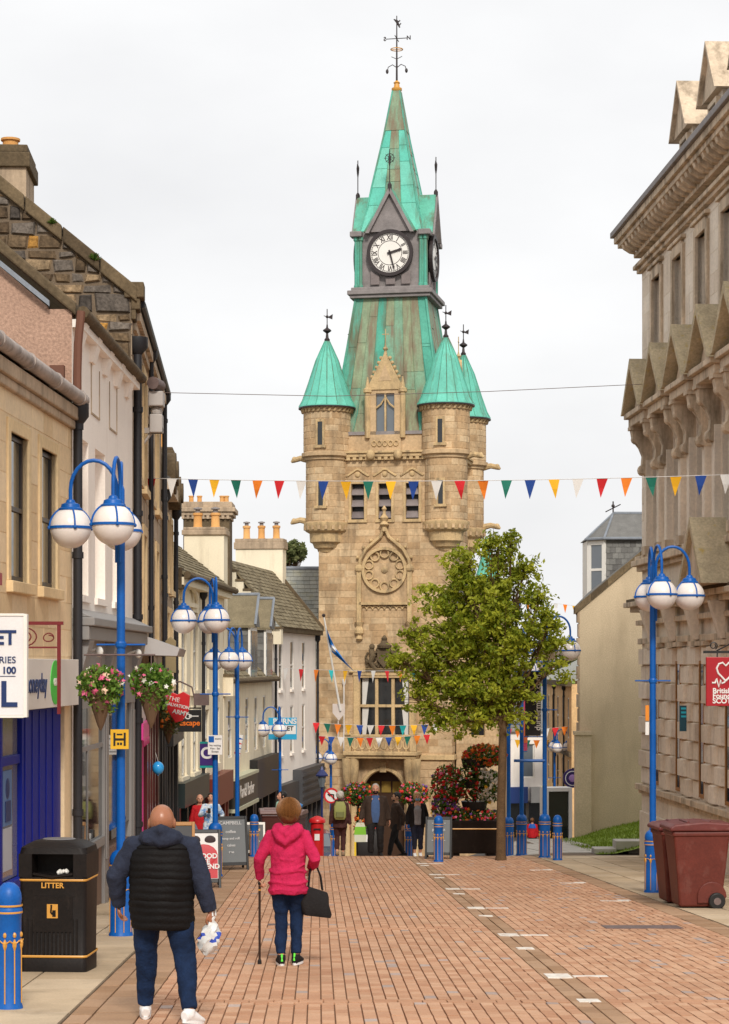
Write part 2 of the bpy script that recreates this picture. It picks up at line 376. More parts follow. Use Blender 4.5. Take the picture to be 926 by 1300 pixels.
def sash(parent, x0, x1, z0, z1, y, fm=None, pm=None, bars=0, fw=.06, rail=.5, name='window', mull=0):
    fm = fm or m_white; pm = pm or m_glass; b = MB(); t = .05
    b.box(x0, x0 + fw, y, y + t, z0, z1); b.box(x1 - fw, x1, y, y + t, z0, z1)
    b.box(x0 + fw, x1 - fw, y + .001, y + t, z0, z0 + fw * 1.3); b.box(x0 + fw, x1 - fw, y + .001, y + t, z1 - fw, z1)
    zr = z0 + (z1 - z0) * rail
    if rail: b.box(x0 + fw, x1 - fw, y - .01, y + t, zr - fw * .45, zr + fw * .45)
    for k in range(bars):
        xc = x0 + (x1 - x0) * (k + 1) / (bars + 1); b.box(xc - fw * .3, xc + fw * .3, y + .004, y + t, z0 + fw, z1 - fw)
    o = b.build(name, fm, parent)
    for a, c in (((z0 + fw, zr - fw * .4), (zr + fw * .4, z1 - fw)) if rail else ((z0 + fw, z1 - fw),)) if rail else [((z0 + fw), (z1 - fw))]:
        p = MB(); p.box(x0 + fw * .8, x1 - fw * .8, y + .02, y + .035, a, c); p.build('pane', pm, o)
    return o
def roof(parent, x0, x1, ev, rd, m, course=.25, tw=.32, name='roof', parts=0, side=1, sheetm=None, th=.05):
    # ev, rd: (y, z) of eave and ridge
    b = MB(); (y0, z0), (y1, z1) = ev, rd; L_ = math.hypot(y1 - y0, z1 - z0); uy, uz = (y1 - y0) / L_, (z1 - z0) / L_
    ny, nz_ = (-uz, uy) if uy * 1 > 0 else (uz, -uy)
    if nz_ < 0: ny, nz_ = -ny, -nz_
    def pt(x, s_, c): return (x, y0 + uy * s_ + ny * c, z0 + uz * s_ + nz_ * c)
    base = MB(); base.hexa([pt(x0, 0, -.06), pt(x1, 0, -.06), pt(x1, L_, -.06), pt(x0, L_, -.06), pt(x0, 0, 0), pt(x1, 0, 0), pt(x1, L_, 0), pt(x0, L_, 0)])
    ro = base.build(name, sheetm or m, parent)
    n = max(1, round(L_ / course)); c = L_ / n; k = 0; rest = MB()
    for i in range(n):
        x = x0 - (tw / 2 if i % 2 else 0)
        while x < x1 - .01:
            xe = min(x1, x + tw * rnd.uniform(.85, 1.15)); xa = max(x, x0)
            if xe - xa > .03:
                t = rnd.random(); h = .028 * rnd.uniform(.7, 1.4); mb = MB() if k < parts else rest
                mb.add([pt(xa + .004, i * c - .02, .002), pt(xe - .004, i * c - .02, .002), pt(xe - .004, (i + 1) * c, .002), pt(xa + .004, (i + 1) * c, .002),
                        pt(xa + .004, i * c - .02, h), pt(xe - .004, i * c - .02, h), pt(xe - .004, (i + 1) * c, .006), pt(xa + .004, (i + 1) * c, .006)],
                       [(4,5,6,7),(0,1,5,4),(1,2,6,5),(2,3,7,6),(3,0,4,7)], 0, t)
                if k < parts: mb.build('slate', m, ro)
                k += 1
            x = xe
    if rest.f: rest.build('slates', m, ro, kind='stuff')
    return ro
def pot(b, x, y, z, h=.55, r=.13, mi=0):
    b.lathe([(r * .95, 0), (r * 1.0, h * .1), (r * .86, h * .15), (r * .82, h * .8), (r * 1.02, h * .84), (r * 1.02, h * .97), (r * .8, h), (r * .75, h - .02)], (x, y, z), 14, mi, tint=rnd.random())
def chimney(parent, x0, x1, y0, y1, z0, z1, m, pots, capm=None, ph=.5, pr=.14, name='chimney', cowl=False, cap=.3):
    b = MB(); b.box(x0, x1, y0, y1, z0, z1 - cap); o = b.build(name, m, parent)
    c = MB(); c.box(x0 - .07, x1 + .07, y0 - .07, y1 + .07, z1 - cap, z1 - cap * .35); c.box(x0 - .03, x1 + .03, y0 - .03, y1 + .03, z1 - cap * .35, z1)
    c.build('chimney_cap', capm or m_skew, o, bevel=.02)
    for (px, py) in pots:
        q = MB(); pot(q, px, py, z1 - .02, ph, pr); q.build('chimney_pot', m_pot, o, smooth=True)
        if cowl:
            q = MB(); q.lathe([(pr * .5, 0), (pr * .5, .12), (pr * .9, .12), (pr * .85, .17), (.01, .2)], (px, py, z1 - .02 + ph - .01), 10); q.build('cowl', m_lead, o, smooth=True)
    return o
def pipe(parent, x, y, z0, z1, r=.05, m=None, name='drainpipe'):
    b = MB(); b.tube([(x, y, z0), (x, y, z1)], r, 10)
    z = z0 + 1.2
    while z < z1 - .3: b.lathe([(r * 1.25, 0), (r * 1.25, .09)], (x, y, z), 10); z += 1.8
    b.lathe([(r, 0), (r * 2.4, .12), (r * 2.4, .3)], (x, y, z1 - .3), 10)
    return b.build(name, m or m_pipe, parent, smooth=True)
def surround(b, x0, x1, z0, z1, w_, y, sill=True, lintel=0):
    b.box(x0 - w_, x0, y - .03, y + .14, z0, z1 + w_); b.box(x1, x1 + w_, y - .03, y + .14, z0, z1 + w_)
    b.box(x0, x1, y - .03, y + .14, z1, z1 + w_ + lintel)
    if sill: b.box(x0 - w_ - .03, x1 + w_ + .03, y - .09, y + .16, z0 - .14, z0)
def clip(poly, a, b_, c):     # keep a*x+b*z<=c
    out_ = []
    for i, p in enumerate(poly):
        q = poly[(i + 1) % len(poly)]; fp = a * p[0] + b_ * p[1] - c; fq = a * q[0] + b_ * q[1] - c
        if fp <= 0: out_.append(p)
        if (fp < 0 < fq) or (fq < 0 < fp): t = fp / (fp - fq); out_.append((p[0] + (q[0] - p[0]) * t, p[1] + (q[1] - p[1]) * t))
    return out_
m_rub = []
for nm, a, b in (('brown', (.075, .05, .03), (.19, .13, .075)), ('grey', (.06, .05, .043), (.18, .15, .125)), ('ochre', (.38, .19, .045), (.50, .27, .07)), ('buff', (.23, .155, .09), (.33, .235, .14))):
    m_rub.append(mat('rubble ' + nm, a, b, .95, 5, .45, 16, .5, 1.0))
# ================================================================ LEFT: cream ashlar building with blue shop
A, LA = frame('stone_building', 'cream sandstone building with blue money shop at left edge', (-4.52, 19.4), (-4.1, 29.45))
def axA(d): return (d - 19.4)
wins = [(a - .55, a + .5, 1.02, 2.82) for a in (2.2, axA(25.85), axA(27.75))]
shop = (.6, LA - .55, -4.2, -.5)
w_ = wall(A, 0, LA, -3.9, 3.62, wins + [shop], m_asA)
ashlar(A, 0, LA, .12, 3.4, [(x0 - .17, x1 + .17, z0 - .16, z1 + .2) for x0, x1, z0, z1 in wins], m_asA, course=.36, bw=.72, proud=.006, joint=.006, host=w_, key=lambda b: -b[0])
for x0, x1, z0, z1 in wins:
    b = MB(); surround(b, x0, x1, z0, z1, .16, 0); s_ = b.build('window_surround', m_asAt, A, bevel=.012)
    sash(A, x0, x1, z0, z1, .05, flat('dark sash', (.045, .032, .026), .4) if not 'm_dsash' in globals() else m_dsash, m_glass)
m_gut = mat('pale gutter', (.36, .30, .27), (.42, .36, .32), .6, 3, .3, dirt=((.10, .08, .07), .7, 4, 4, .5, .7))
b = MB(); b.box(-.2, LA + .04, -.12, 0, 3.42, 3.6); b.box(-.2, LA + .04, -.07, -.002, 3.3, 3.42); b.build('eaves_course', m_stoneC, A, bevel=.02)
b = MB(); b.tube([(-.2, -.15, 3.72), (LA + .06, -.15, 3.72)], .095, 10)
for k in range(6): b.tube([(1 + k * 1.75, -.15, 3.72), (1.08 + k * 1.75, -.15, 3.72)], .11, 10)
b.build('gutter', m_gut, A, smooth=True)
roof(A, 0, LA + .05, (-.1, 3.8), (3.6, 6.5), m_slate, .24, .34, parts=150)
roof(A, 0, LA + .05, (7.6, 3.82), (3.6, 6.5), m_slate, .5, .6)
b = MB(); b.box(0, .3, .35, 7.5, -3.9, 3.7); b.prism([(.0, 3.7), (7.5, 3.7), (3.6, 6.45)], 'x', .02, .3); b.box(.3, LA, 7.2, 7.5, -3.9, 3.7); b.build('gable_wall', m_stoneC, A)
pipe(A, LA - .02, -.09, -3.3, 3.66, .065)
# fascia and shopfront
m_nblue = flat('navy shopfront paint', (.003, .012, .22), .5, .2)
m_sign = flat('ivory sign board', (.72, .66, .60), .45)
b = MB(); b.box(.4, LA - .18, -.13, .0, -.545, .085); fz = b.build('fascia_board', m_sign, A, bevel=.006)
m_navy = flat('navy print', (.01, .03, .12), .5); m_green = flat('green print', (.04, .50, .04), .4)
xo = axA(27.55)
b = MB(); b.add([(xo + .33 * math.cos(i * R(15)), -.138, -.22 + .29 * math.sin(i * R(15))) for i in range(24)] + [(xo + .33 * math.cos(i * R(15)), -.129, -.22 + .29 * math.sin(i * R(15))) for i in range(24)],
      [tuple(range(24))] + [(i, (i + 1) % 24, 24 + (i + 1) % 24, 24 + i) for i in range(24)]); b.build('green_oval', m_green, fz)
text('moneyday', .34, m_navy, A, (xo - 1.28, -.135, -.23), bold=.006); text('one', .2, m_sign, A, (xo, -.143, -.2), bold=.004)
text('SINCE 1998', .06, m_navy, A, (LA - .6, -.135, -.42)) if False else None
b = MB(); b.box(.6, LA - .55, 2.4, 2.45, -3.9, -.5); b.box(.6, LA - .55, .36, 2.4, -.62, -.55); b.box(.55, .6, .36, 2.4, -3.9, -.5); b.box(LA - .55, LA - .5, .36, 2.4, -3.9, -.5); b.build('shop_interior', flat('pale shop lining', (.32, .30, .29), .8), A)
b = MB()
x1 = LA - .56
b.box(axA(26.3), x1, .05, .17, -3.75, -.56)
for k in range(5): xx = axA(26.45) + k * .46; b.box(xx, xx + .07, .038, .05, -3.5, -.58)
b.build('blue_panel', m_nblue, A, bevel=.01)
b = MB()
for xx in (.7, 2.2, 3.4, axA(24.3), axA(25.15)): b.box(xx - .07, xx + .07, .06, .2, -3.8, -.58)
b.box(.7, axA(26.3), .07, .19, -1.22, -1.1); b.box(.7, axA(26.3), .05, .22, -3.95, -2.75); b.box(.7, axA(26.3), .0, .1, -2.75, -2.62)
b.build('shopfront_frame', m_nblue, A, bevel=.012)
for xa, xb in ((.77, 2.13), (2.27, 3.33), (3.47, axA(24.23)), (axA(24.37), axA(25.08)), (axA(25.22), axA(26.29))):
    for za, zc in ((-2.62, -1.22), (-1.1, -.6)):
        b = MB(); b.box(xa, xb, .11, .13, za, zc); b.build('shop_pane', m_glassb if xa < axA(25) else flat('clear grey glass', (.17, .16, .165), .1, .6), A)
b = MB(); b.box(axA(25.4), axA(25.9), .094, .104, -1.95, -1.28); po = b.build('poster', flat('poster blue', (.09, .17, .34), .6), A)
b = MB(); b.box(axA(25.4), axA(25.9), .094, .104, -2.5, -1.98); b.build('notice', flat('poster grey', (.42, .42, .45), .6), A)
b = MB(); b.ball((axA(25.65), .094, -1.5), .12, 12, 8, sc=(1, .1, 1.1)); b.box(axA(25.5), axA(25.8), .084, .093, -1.9, -1.65); b.build('poster_print', m_navy, po)
# projecting iron bracket with sign strap
br = thing('iron_sign_bracket', 'dark red iron scroll bracket on the cream wall beside the letting board', 'bracket', (-4.25, 24.3, .42))
m_mar = flat('dark red iron', (.16, .012, .015), .5)
b = MB(); b.box(-.05, 1.02 - .25, -.02, .02, .05, .09); b.box(-.05, .72, -.012, .012, -.22, -.2); b.box(.70, .74, -.015, .015, -.98, .05); b.build('bar', m_mar, br)
b = MB(); pts = [(.3 + .16 * math.cos(R(a)) * (1 - a / 900), 0, -.08 + .11 * math.sin(R(a)) * (1 - a / 900)) for a in range(-90, 460, 20)]; b.tube(pts, .008, 6)
pts = [(.6 + .06 * math.cos(R(a)), 0, -.1 + .06 * math.sin(R(a)) * (1 - a / 900)) for a in range(0, 460, 25)]; b.tube(pts, .007, 6); b.build('scroll', m_mar, br)
# letting board
tb = thing('letting_board', 'white projecting letting board with navy letters at left edge', 'sign', (-4.46, 21.2, -.50))
b = MB(); b.box(0, 1.03, -.04, .04, 0, 1.0); b.build('panel', flat('white board', (.76, .74, .74), .4), tb, bevel=.008)
b = MB(); b.box(1.03, 1.065, -.05, .05, -.02, 1.02); b.box(0, 1.03, -.05, .05, 1.0, 1.025); b.box(0, 1.03, -.05, .05, -.025, 0); b.build('frame', m_white, tb)
text('TO LET', .20, m_navy, tb, (.955, -.046, .775), align='RIGHT', bold=.006); text('ENQUIRIES', .095, m_navy, tb, (.955, -.046, .555), align='RIGHT')
text('100', .095, m_navy, tb, (.955, -.046, .45), align='RIGHT', bold=.003); [text('L', .36, m_navy, tb, (xl, -.046, .2), align='RIGHT', bold=.008) for xl in (.965, .77)]
b = MB(); b.box(.1, .95, -.046, -.041, .39, .396); b.build('rule', m_navy, tb)
ab = thing('alarm_box', 'small white and red alarm box on the cream wall at left edge', 'alarm', (-4.28, 24.0, 1.06))
b = MB(); b.box(-.06, .1, -.13, .13, -.15, .15); b.build('case', m_white, ab, bevel=.02); b = MB(); b.box(.1, .125, -.12, .12, -.14, .0); b.build('cover', flat('alarm red', (.35, .01, .02), .4), ab)
# ================================================================ LEFT: white rendered building with grey shop
B, LB = frame('white_building', 'off white rendered building with blind windows above a grey shop', (-4.1, 29.5), (-4.0, 36.25))
def axB(d): return d - 29.5
bw_ = [(axB(a), axB(b_), 1.02, 3.28) for a, b_ in ((30.0, 31.05), (31.75, 32.85), (33.7, 34.75))]
sh = (.15, LB - .1, -4.3, .35)
wall(B, 0, LB, -4.2, 4.75, bw_ + [sh], m_hwhite)
for x0, x1, z0, z1 in bw_:
    b = MB(); b.box(x0, x1, .16, .3, z0, z1); b.build('blind_panel', m_hwhite, B); b = MB(); b.box(x0 - .06, x1 + .06, -.05, .05, z0 - .1, z0 - .002); b.build('window_sill', m_hwhite, B)
for x0 in (axB(31.3), axB(33.3)):
    b = MB(); b.box(x0, x0 + .9, -.012, .0, 3.75, 3.78); b.box(x0, x0 + .03, -.012, 0, 3.78, 4.5); b.box(x0 + .87, x0 + .9, -.012, 0, 3.78, 4.5); b.build('incised_panel', m_stoneC, B)
b = MB()
for k in range(5): xx = .3 + k * 1.35; b.prism([(-.15, 4.86), (0, 4.86), (0, 4.5), (-.05, 4.5)], 'x', xx, xx + .35)
b.box(0, LB, -.13, 0, 4.75, 4.86); b.build('eaves_bracket', m_hwhite, B)
b = MB(); b.tube([(-.06, -.16, 4.95), (LB + .06, -.16, 4.95)], .085, 10); b.build('gutter', m_skew, B, smooth=True)
roof(B, .3, LB, (-.1, 5.02), (3.6, 8.0), m_moss, .25, .32)
b = MB(); b.prism([(.36, -4.2), (.36, 5.05), (3.6, 7.75), (7.4, 4.8), (7.4, -4.2)], 'x', .0, .3); b.box(-.004, .3, .004, .36, 3.9, 5.0); b.build('gable_wall', m_pink, B)
b = MB(); b.prism([(-.06, 4.9), (3.6, 7.95), (3.6, 8.15), (-.06, 5.08)], 'x', -.08, .3); b.build('skew_coping', m_skew, B, bevel=.03)
b = MB(); b.prism([(.3, 5.02), (3.6, 7.7), (3.6, 7.8), (.3, 5.1)], 'x', -.14, -.1); b.build('lead_flashing', m_lead2, B)
b = MB(); b.box(-.12, 0, .1, .3, 4.0, 4.2); b.tube([(-.1, -.14, 4.95), (-.12, -.12, 4.7), (-.12, -.1, 4.5), (-.12, -.09, 4.1), (-.12, -.09, 3.6)], .06, 8); b.build('rain_hopper', flat('rusty pipe', (.15, .06, .035), .7), B, smooth=True)
# grey shopfront
b = MB(); b.box(-.02, LB + .25, -.32, .0, .56, .68); b.box(.0, LB + .2, -.24, .0, .36, .56); b.prism([(-.3, .68), (0, .68), (0, .82)], 'x', 0, LB); b.build('shop_cornice', m_grey, B, bevel=.015)
b = MB(); b.box(.15, LB - .1, -.06, .12, -.62, .36); b.build('shop_fascia', m_grey, B)
for xx in (.12, 2.95, LB - .5):
    b = MB(); b.box(xx, xx + .42, -.05, .16, -4.2, .36); b.box(xx + .08, xx + .34, -.07, -.05, -3.0, -.75); b.prism([(-.24, .36), (-.05, .36), (-.05, -.35)], 'x', xx, xx + .42); b.build('shop_pilaster', m_grey, B, bevel=.012)
for xx in (.6, 1.35): b = MB(); b.box(xx, xx + .06, -.02, .1, -2.62, -1.25); b.build('shop_mullion', m_grey, B)
for za, zc, yy in ((-2.75, -2.62, -.06), (-1.25, -1.18, -.02)): b = MB(); b.box(.54, 2.95, yy, .12, za, zc); b.build('shop_rail', m_grey, B)
b = MB(); b.box(.54, 2.95, .0, .2, -4.1, -2.75); b.box(3.37, LB - .5, .0, .2, -4.1, -2.9); b.build('stall_riser', flat('brown tile', (.17, .10, .07), .5), B)
m_mirror = flat('street reflecting glass', (.02, .022, .022), .03, 1.0)
for xa, xb in ((.66, 1.35), (1.41, 2.94), (3.38, LB - .51)):
    b = MB(); b.box(xa, xb, -.005, .02, -2.62, -.62); b.build('shop_pane', m_mirror, B)
for xx in (1.0, 3.2, 5.6):
    b = MB(); b.tube([(xx, -.05, .2), (xx, -.2, .24)], .02, 6); b.ball((xx, -.24, .2), .06, 10, 8, sc=(1, 1, 1.3)); b.build('sign_light', m_white, B, smooth=True)
# ================================================================ LEFT: tall rubble gabled building
Cb, LC = frame('rubble_gable_building', 'tall stone building with rubble gable and mossy coping above the white building', (-4.03, 36.35), (-4.72, 48.7))
wc = [(xx, xx + 1.05, za, zb_) for xx in (1.2, 3.7, 6.5, 9.3) for za, zb_ in ((.4, 2.5), (3.4, 5.5))]
shopc = [(.4, 2.2, -4.8, -.25), (2.6, 7.3, -4.8, -.1), (7.7, LC - .3, -4.9, -.1)]
wcw = wall(Cb, .36, LC, -5.3, 6.3, wc + shopc, m_stoneC, th=.4)
ashlar(Cb, 0, LC, .0, 6.2, [(x0 - .2, x1 + .2, z0 - .2, z1 + .22) for x0, x1, z0, z1 in wc], m_stoneC, course=.36, bw=.7, proud=.012, joint=.012, host=wcw, limit=0)
for x0, x1, z0, z1 in wc:
    b = MB(); surround(b, x0, x1, z0, z1, .19, -.02); b.build('window_surround', m_asAt, Cb)
    sash(Cb, x0, x1, z0, z1, .06, m_white, m_glass)
b = MB(); b.box(.36, LC, -.14, 0, 6.02, 6.2); b.box(.36, LC, -.07, -.002, 5.86, 6.02); b.build('eaves_cornice', m_bankd, Cb)
b = MB(); b.tube([(.3, -.17, 6.3), (LC + .1, -.17, 6.3)], .07, 8); b.build('gutter', m_pipe, Cb, smooth=True)
roof(Cb, .35, LC - .3, (-.12, 6.37), (4.4, 9.98), m_moss, .25, .32)
roof(Cb, .35, LC - .3, (9.1, 6.22), (4.4, 9.98), m_moss, .5, .6)
b = MB(); b.prism([(.0, -5.3), (0, 6.45), (4.4, 10.0), (8.8, 6.45), (8.8, -5.3)], 'x', .0, .35); gw = b.build('gable_wall', m_mortar, Cb)
b = MB(); b.prism([(.0, -5.3), (0, 6.45), (4.4, 10.0), (8.8, 6.45), (8.8, -5.3)], 'x', LC - .35, LC + .004); b.v = [(x, max(y, .41), z) for x, y, z in b.v]; b.build('far_gable_wall', m_stoneC, Cb)
z = 3.8; k = 0
while z < 10:
    h = rnd.choice((.17, .23, .31)) * rnd.uniform(.9, 1.1); y = 0.0
    while y < 5.2:
        L_ = rnd.uniform(.18, .55) * (1.2 if h > .32 else 1); j = .018
        jj = lambda: rnd.uniform(-.035, .035)
        poly = [(y + j, z + j + jj()), (y + L_ - j + jj(), z + j), (y + L_ - j, z + h - j + jj()), (y + j + jj(), z + h - j)]
        poly = clip(poly, -.8068, 1, 6.45 - .12)
        y += L_
        if len(poly) > 2 and max(p[0] for p in poly) - min(p[0] for p in poly) > .08 and max(p[1] for p in poly) - min(p[1] for p in poly) > .07:
            b = MB(); cut = []
            for p in poly: cut.append(p)
            b.stone(cut, 0, rnd.uniform(.02, .06), .03, 0, rnd.random())
            # local XZ stone plane turned onto the gable (x -> y, depth -> -x)
            b.v = [(-p[1], p[0], p[2]) for p in b.v]
            r_ = rnd.random(); mi = 2 if r_ < .10 else (0 if r_ < .5 else (1 if r_ < .82 else 3))
            b.build('rubble_stone', m_rub[mi], gw)
    z += h
b = MB(); n = 7
for i in range(n):
    t0, t1 = i / n, (i + 1) / n - .004; ya, yb = -.1 + 4.5 * t0, -.1 + 4.5 * t1; f_ = lambda y: 6.45 + .8068 * y
    q = MB(); q.prism([(ya, f_(ya) - .1), (yb, f_(yb) - .1), (yb, f_(yb) + .17), (ya, f_(ya) + .17)], 'x', -.12, .38, tint=rnd.random()); q.build('coping_stone', m_skew, Cb, bevel=.025)
b = MB(); b.box(-.1, .36, -.22, .12, 6.35, 6.62); b.box(-.06, .36, -.15, .0, 6.15, 6.35); b.box(-.05, .36, -.08, .0, 5.98, 6.15); b.build('skew_putt', m_skew, Cb, bevel=.02)
for yy, zz, rr in ((.62, 6.98, .13), (1.35, 7.6, .10), (2.5, 8.5, .08)):
    b = MB()
    for _ in range(60):
        a = rnd.uniform(0, 6.28); e = rnd.uniform(.1, 1.4); b.tube([(-.12, yy, zz), (-.12 - math.cos(a) * math.cos(e) * rr, yy + math.sin(a) * math.cos(e) * rr, zz + math.sin(e) * rr)], [.012, .003], 4, tint=rnd.random())
    b.build('moss_tuft', m_leafd, Cb)
pipe(Cb, .18, -.1, -4.0, 5.7, .075)
pipe(Cb, LC - .2, -.1, -4.6, 6.3, .06); pipe(Cb, 5.4, -.1, -.1, 6.3, .05)
chimney(Cb, .9, 2.3, 1.9, 4.3, 7.5, 9.2, m_stoneC, [(1.6, 2.25), (1.6, 2.72), (1.6, 3.2)], ph=.3, pr=.17, cap=.4)
# shopfronts under it: pink, maroon
m_pinkp = flat('pink shop paint', (.70, .05, .28), .4); m_maroon = flat('maroon shop paint', (.085, .012, .012), .35, coat=.3)
b = MB(); b.box(.15, 2.3, -.14, .0, -1.0, -.2); b.build('pink_shop_sign', flat('white shop sign', (.60, .56, .54), .5), Cb)
b = MB(); b.box(.15, 2.3, -.2, -.0, -1.3, -1.0)
for xx in (.15, .9, 1.6, 2.1): b.box(xx, xx + .2, -.1, .14, -4.6, -1.3)
b.box(.15, 2.3, -.06, .12, -4.6, -3.6); b.build('pink_shopfront', m_pinkp, Cb, bevel=.01)
for xa, xb in ((.36, .89), (1.11, 1.59), (1.81, 2.09)):
    b = MB(); b.box(xa, xb, .04, .06, -3.6, -1.3); b.build('shop_pane', m_glass, Cb)
for i in range(8): b = MB(); b.add([(.16 + i * .27, -.21, -1.3), (.42 + i * .27, -.21, -1.3), (.29 + i * .27, -.21, -1.42), (.16 + i * .27, -.19, -1.3), (.42 + i * .27, -.19, -1.3), (.29 + i * .27, -.19, -1.42)], [(0, 2, 1), (3, 4, 5), (0, 1, 4, 3), (1, 2, 5, 4), (2, 0, 3, 5)]); b.build('awning_scallop', m_pinkp, Cb)
b = MB(); b.box(2.5, 7.5, -.2, 0, -.75, -.05)
for xx in (2.5, 3.5, 4.5, 5.7, 7.1): b.box(xx, xx + .35, -.16, .14, -4.8, -.75)
b.box(2.5, 7.4, -.1, .12, -4.8, -3.7); b.build('maroon_shopfront', m_maroon, Cb, bevel=.01)
for xa, xb in ((2.86, 3.49), (3.86, 4.49), (4.86, 5.69), (6.06, 7.09)): b = MB(); b.box(xa, xb, .02, .04, -3.7, -.8); b.build('shop_pane', m_glass, Cb)
b = MB(); b.box(7.6, LC - .2, -.24, 0, -.7, -.05)
for xx in (7.6, 8.8, 10.4, LC - .6): b.box(xx, xx + .3, -.12, .14, -5.0, -.7)
b.box(7.6, LC - .2, -.06, .12, -5.0, -4.0); b.build('black_shopfront', m_dark, Cb, bevel=.01)
for xa, xb in ((7.91, 8.79), (9.11, 10.39), (10.71, LC - .61)): b = MB(); b.box(xa, xb, .02, .04, -4, -.72); b.build('shop_pane', m_glass, Cb)
# awning blind box and brackets above
b = MB(); b.prism([(-.75, .32), (-.1, .55), (-.0, .55), (-.0, .2), (-.7, .18)], 'x', 2.6, 6.8); b.build('folded_awning', flat('grey canvas', (.45, .43, .42), .8), Cb)
# ================================================================ LEFT: dark narrow stone building
D, LD = frame('narrow_stone_building', 'narrow dark stone building with round stone scrolls, beyond the rubble gable', (-4.74, 48.8), (-5.02, 55.0))
wd = [(xx, xx + .9, za, zb_) for xx in (.7, 2.7, 4.6) for za, zb_ in ((-.5, 1.3), (1.9, 3.6))]
wall(D, 0, LD, -5.8, 4.1, wd + [(.3, LD - .3, -5.6, -1.3)], m_stoneC)
for x0, x1, z0, z1 in wd:
    b = MB(); surround(b, x0, x1, z0, z1, .15, -.02); b.build('window_surround', m_asAt, D); sash(D, x0, x1, z0, z1, .03)
b = MB(); b.box(0, LD, -.25, 0, 4.1, 4.35); b.build('eaves_cornice', m_bankd, D)
roof(D, 0, LD, (-.2, 4.36), (4, 7.2), m_slate, .25, .3)
b = MB(); b.prism([(.36, -5.8), (.36, 4.3), (4, 7.0), (8, 4.1), (8, -5.8)], 'x', LD - .3, LD); b.prism([(.36, -5.8), (.36, 4.3), (4, 7.0), (8, 4.1), (8, -5.8)], 'x', 0, .3); b.build('gable_wall', m_stoneC, D)
for xx, zz, rr in ((1.6, 4.6, .5), (4.3, 4.35, .42)):
    b = MB(); b.tube([(xx, -.3, zz), (xx, .1, zz)], rr, 20); b.tube([(xx, -.36, zz), (xx, -.3, zz)], rr * .6, 16); b.build('stone_scroll', m_skew, D, smooth=True)
chimney(D, 4.6, 5.9, -.05, .62, 4.3, 5.55, m_stoneC, [(5.0, .3)], ph=.65, pr=.16, cap=.25)
pipe(D, .25, -.1, -5, 4.1, .06); pipe(D, LD - .15, -.1, -5, 4.1, .06)
b = MB(); b.box(.2, LD - .2, -.3, 0, -1.9, -1.25)
for xx in (.2, 1.5, 3.2, LD - .5): b.box(xx, xx + .3, -.15, .14, -5.5, -1.9)
b.box(.2, LD - .2, -.08, .12, -5.5, -4.4); b.build('black_shopfront', m_dark, D, bevel=.01)
for xa, xb in ((.51, 1.49), (1.81, 3.19), (3.51, LD - .51)): b = MB(); b.box(xa, xb, .02, .04, -4.4, -1.92); b.build('shop_pane', m_glass, D)
# ================================================================ LEFT: cream building with mossy roof
E, LE = frame('cream_building', 'cream building with tall sash windows and mossy slate roof', (-5.02, 55.05), (-4.5, 67.0))
we = [(xx, xx + 1.0, za, zb_) for xx in (1.4, 3.9, 6.6, 9.3) for za, zb_ in ((-.7, 1.5), (-3.0, -1.3))]
wall(E, 0, LE, -6.9, 2.3, we + [(.3, 5.6, -6.8, -3.4), (6.1, LE - .3, -6.8, -3.4)], m_hcream)
for i, (x0, x1, z0, z1) in enumerate(we):
    b = MB(); surround(b, x0, x1, z0, z1, .17, -.03); b.build('window_surround', m_hcream, E); sash(E, x0, x1, z0, z1, .02, m_white, m_glass, bars=1)
b = MB(); b.tube([(1.1 + 1.6 * (1 - math.cos(R(a))) / 1, -.1, 1.75 + .45 * math.sin(R(a))) for a in range(0, 181, 12)], .07, 6); b.box(.9, 4.6, -.12, 0, 1.62, 1.74); b.build('arched_hood', m_hcream, E)
b = MB(); b.box(-.05, LE, -.3, 0, 2.12, 2.32); b.build('eaves_cornice', m_hcream, E)
b = MB(); b.tube([(0, -.38, 2.38), (LE + .2, -.38, 2.38)], .1, 8); b.build('gutter', m_skew, E, smooth=True)
roof(E, 0, LE, (-.35, 2.4), (3.2, 5.2), m_moss, .22, .3)
b = MB(); b.prism([(.36, -6.9), (.36, 2.5), (3.2, 5.0), (6.4, 2.2), (6.4, -6.9)], 'x', 0, .3); b.build('gable_wall', m_hcream, E)
# crow steps along the near skew
f_ = lambda y: 2.35 + .79 * y
for i in range(8): y0 = -.25 + i * .42; b = MB(); b.box(-.06, .36, y0, y0 + .44, f_(y0) - .15, f_(y0) + .42, tint=rnd.random()); b.build('crow_step', m_skew, E, bevel=.02)
pipe(E, 5.9, -.1, -6, 2.2, .05)
b = MB(); b.box(.2, 5.7, -.3, 0, -3.75, -3.1)
for xx in (.2, 1.8, 3.6, 5.4): b.box(xx, xx + .3, -.15, .14, -6.8, -3.75)
b.box(.2, 5.7, -.05, .12, -6.8, -5.6); b.build('dark_shopfront', flat('dark green shop', (.02, .03, .03), .4), E)
b = MB(); b.box(6.0, LE - .2, -.35, 0, -4.2, -3.3)
for xx in (6.0, 7.4, 9, 10.6, LE - .5): b.box(xx, xx + .3, -.2, .14, -6.8, -4.2)
b.box(6, LE - .2, -.1, .12, -6.8, -5.8); b.build('red_shopfront', flat('dark red shop', (.16, .025, .015), .4), E)
for xa, xb in ((.51, 1.79), (2.11, 3.59), (3.91, 5.39), (6.31, 7.39), (7.71, 8.99), (9.31, 10.59)): b = MB(); b.box(xa, xb, .02, .04, -5.6, -3.8); b.build('shop_pane', m_glass, E)
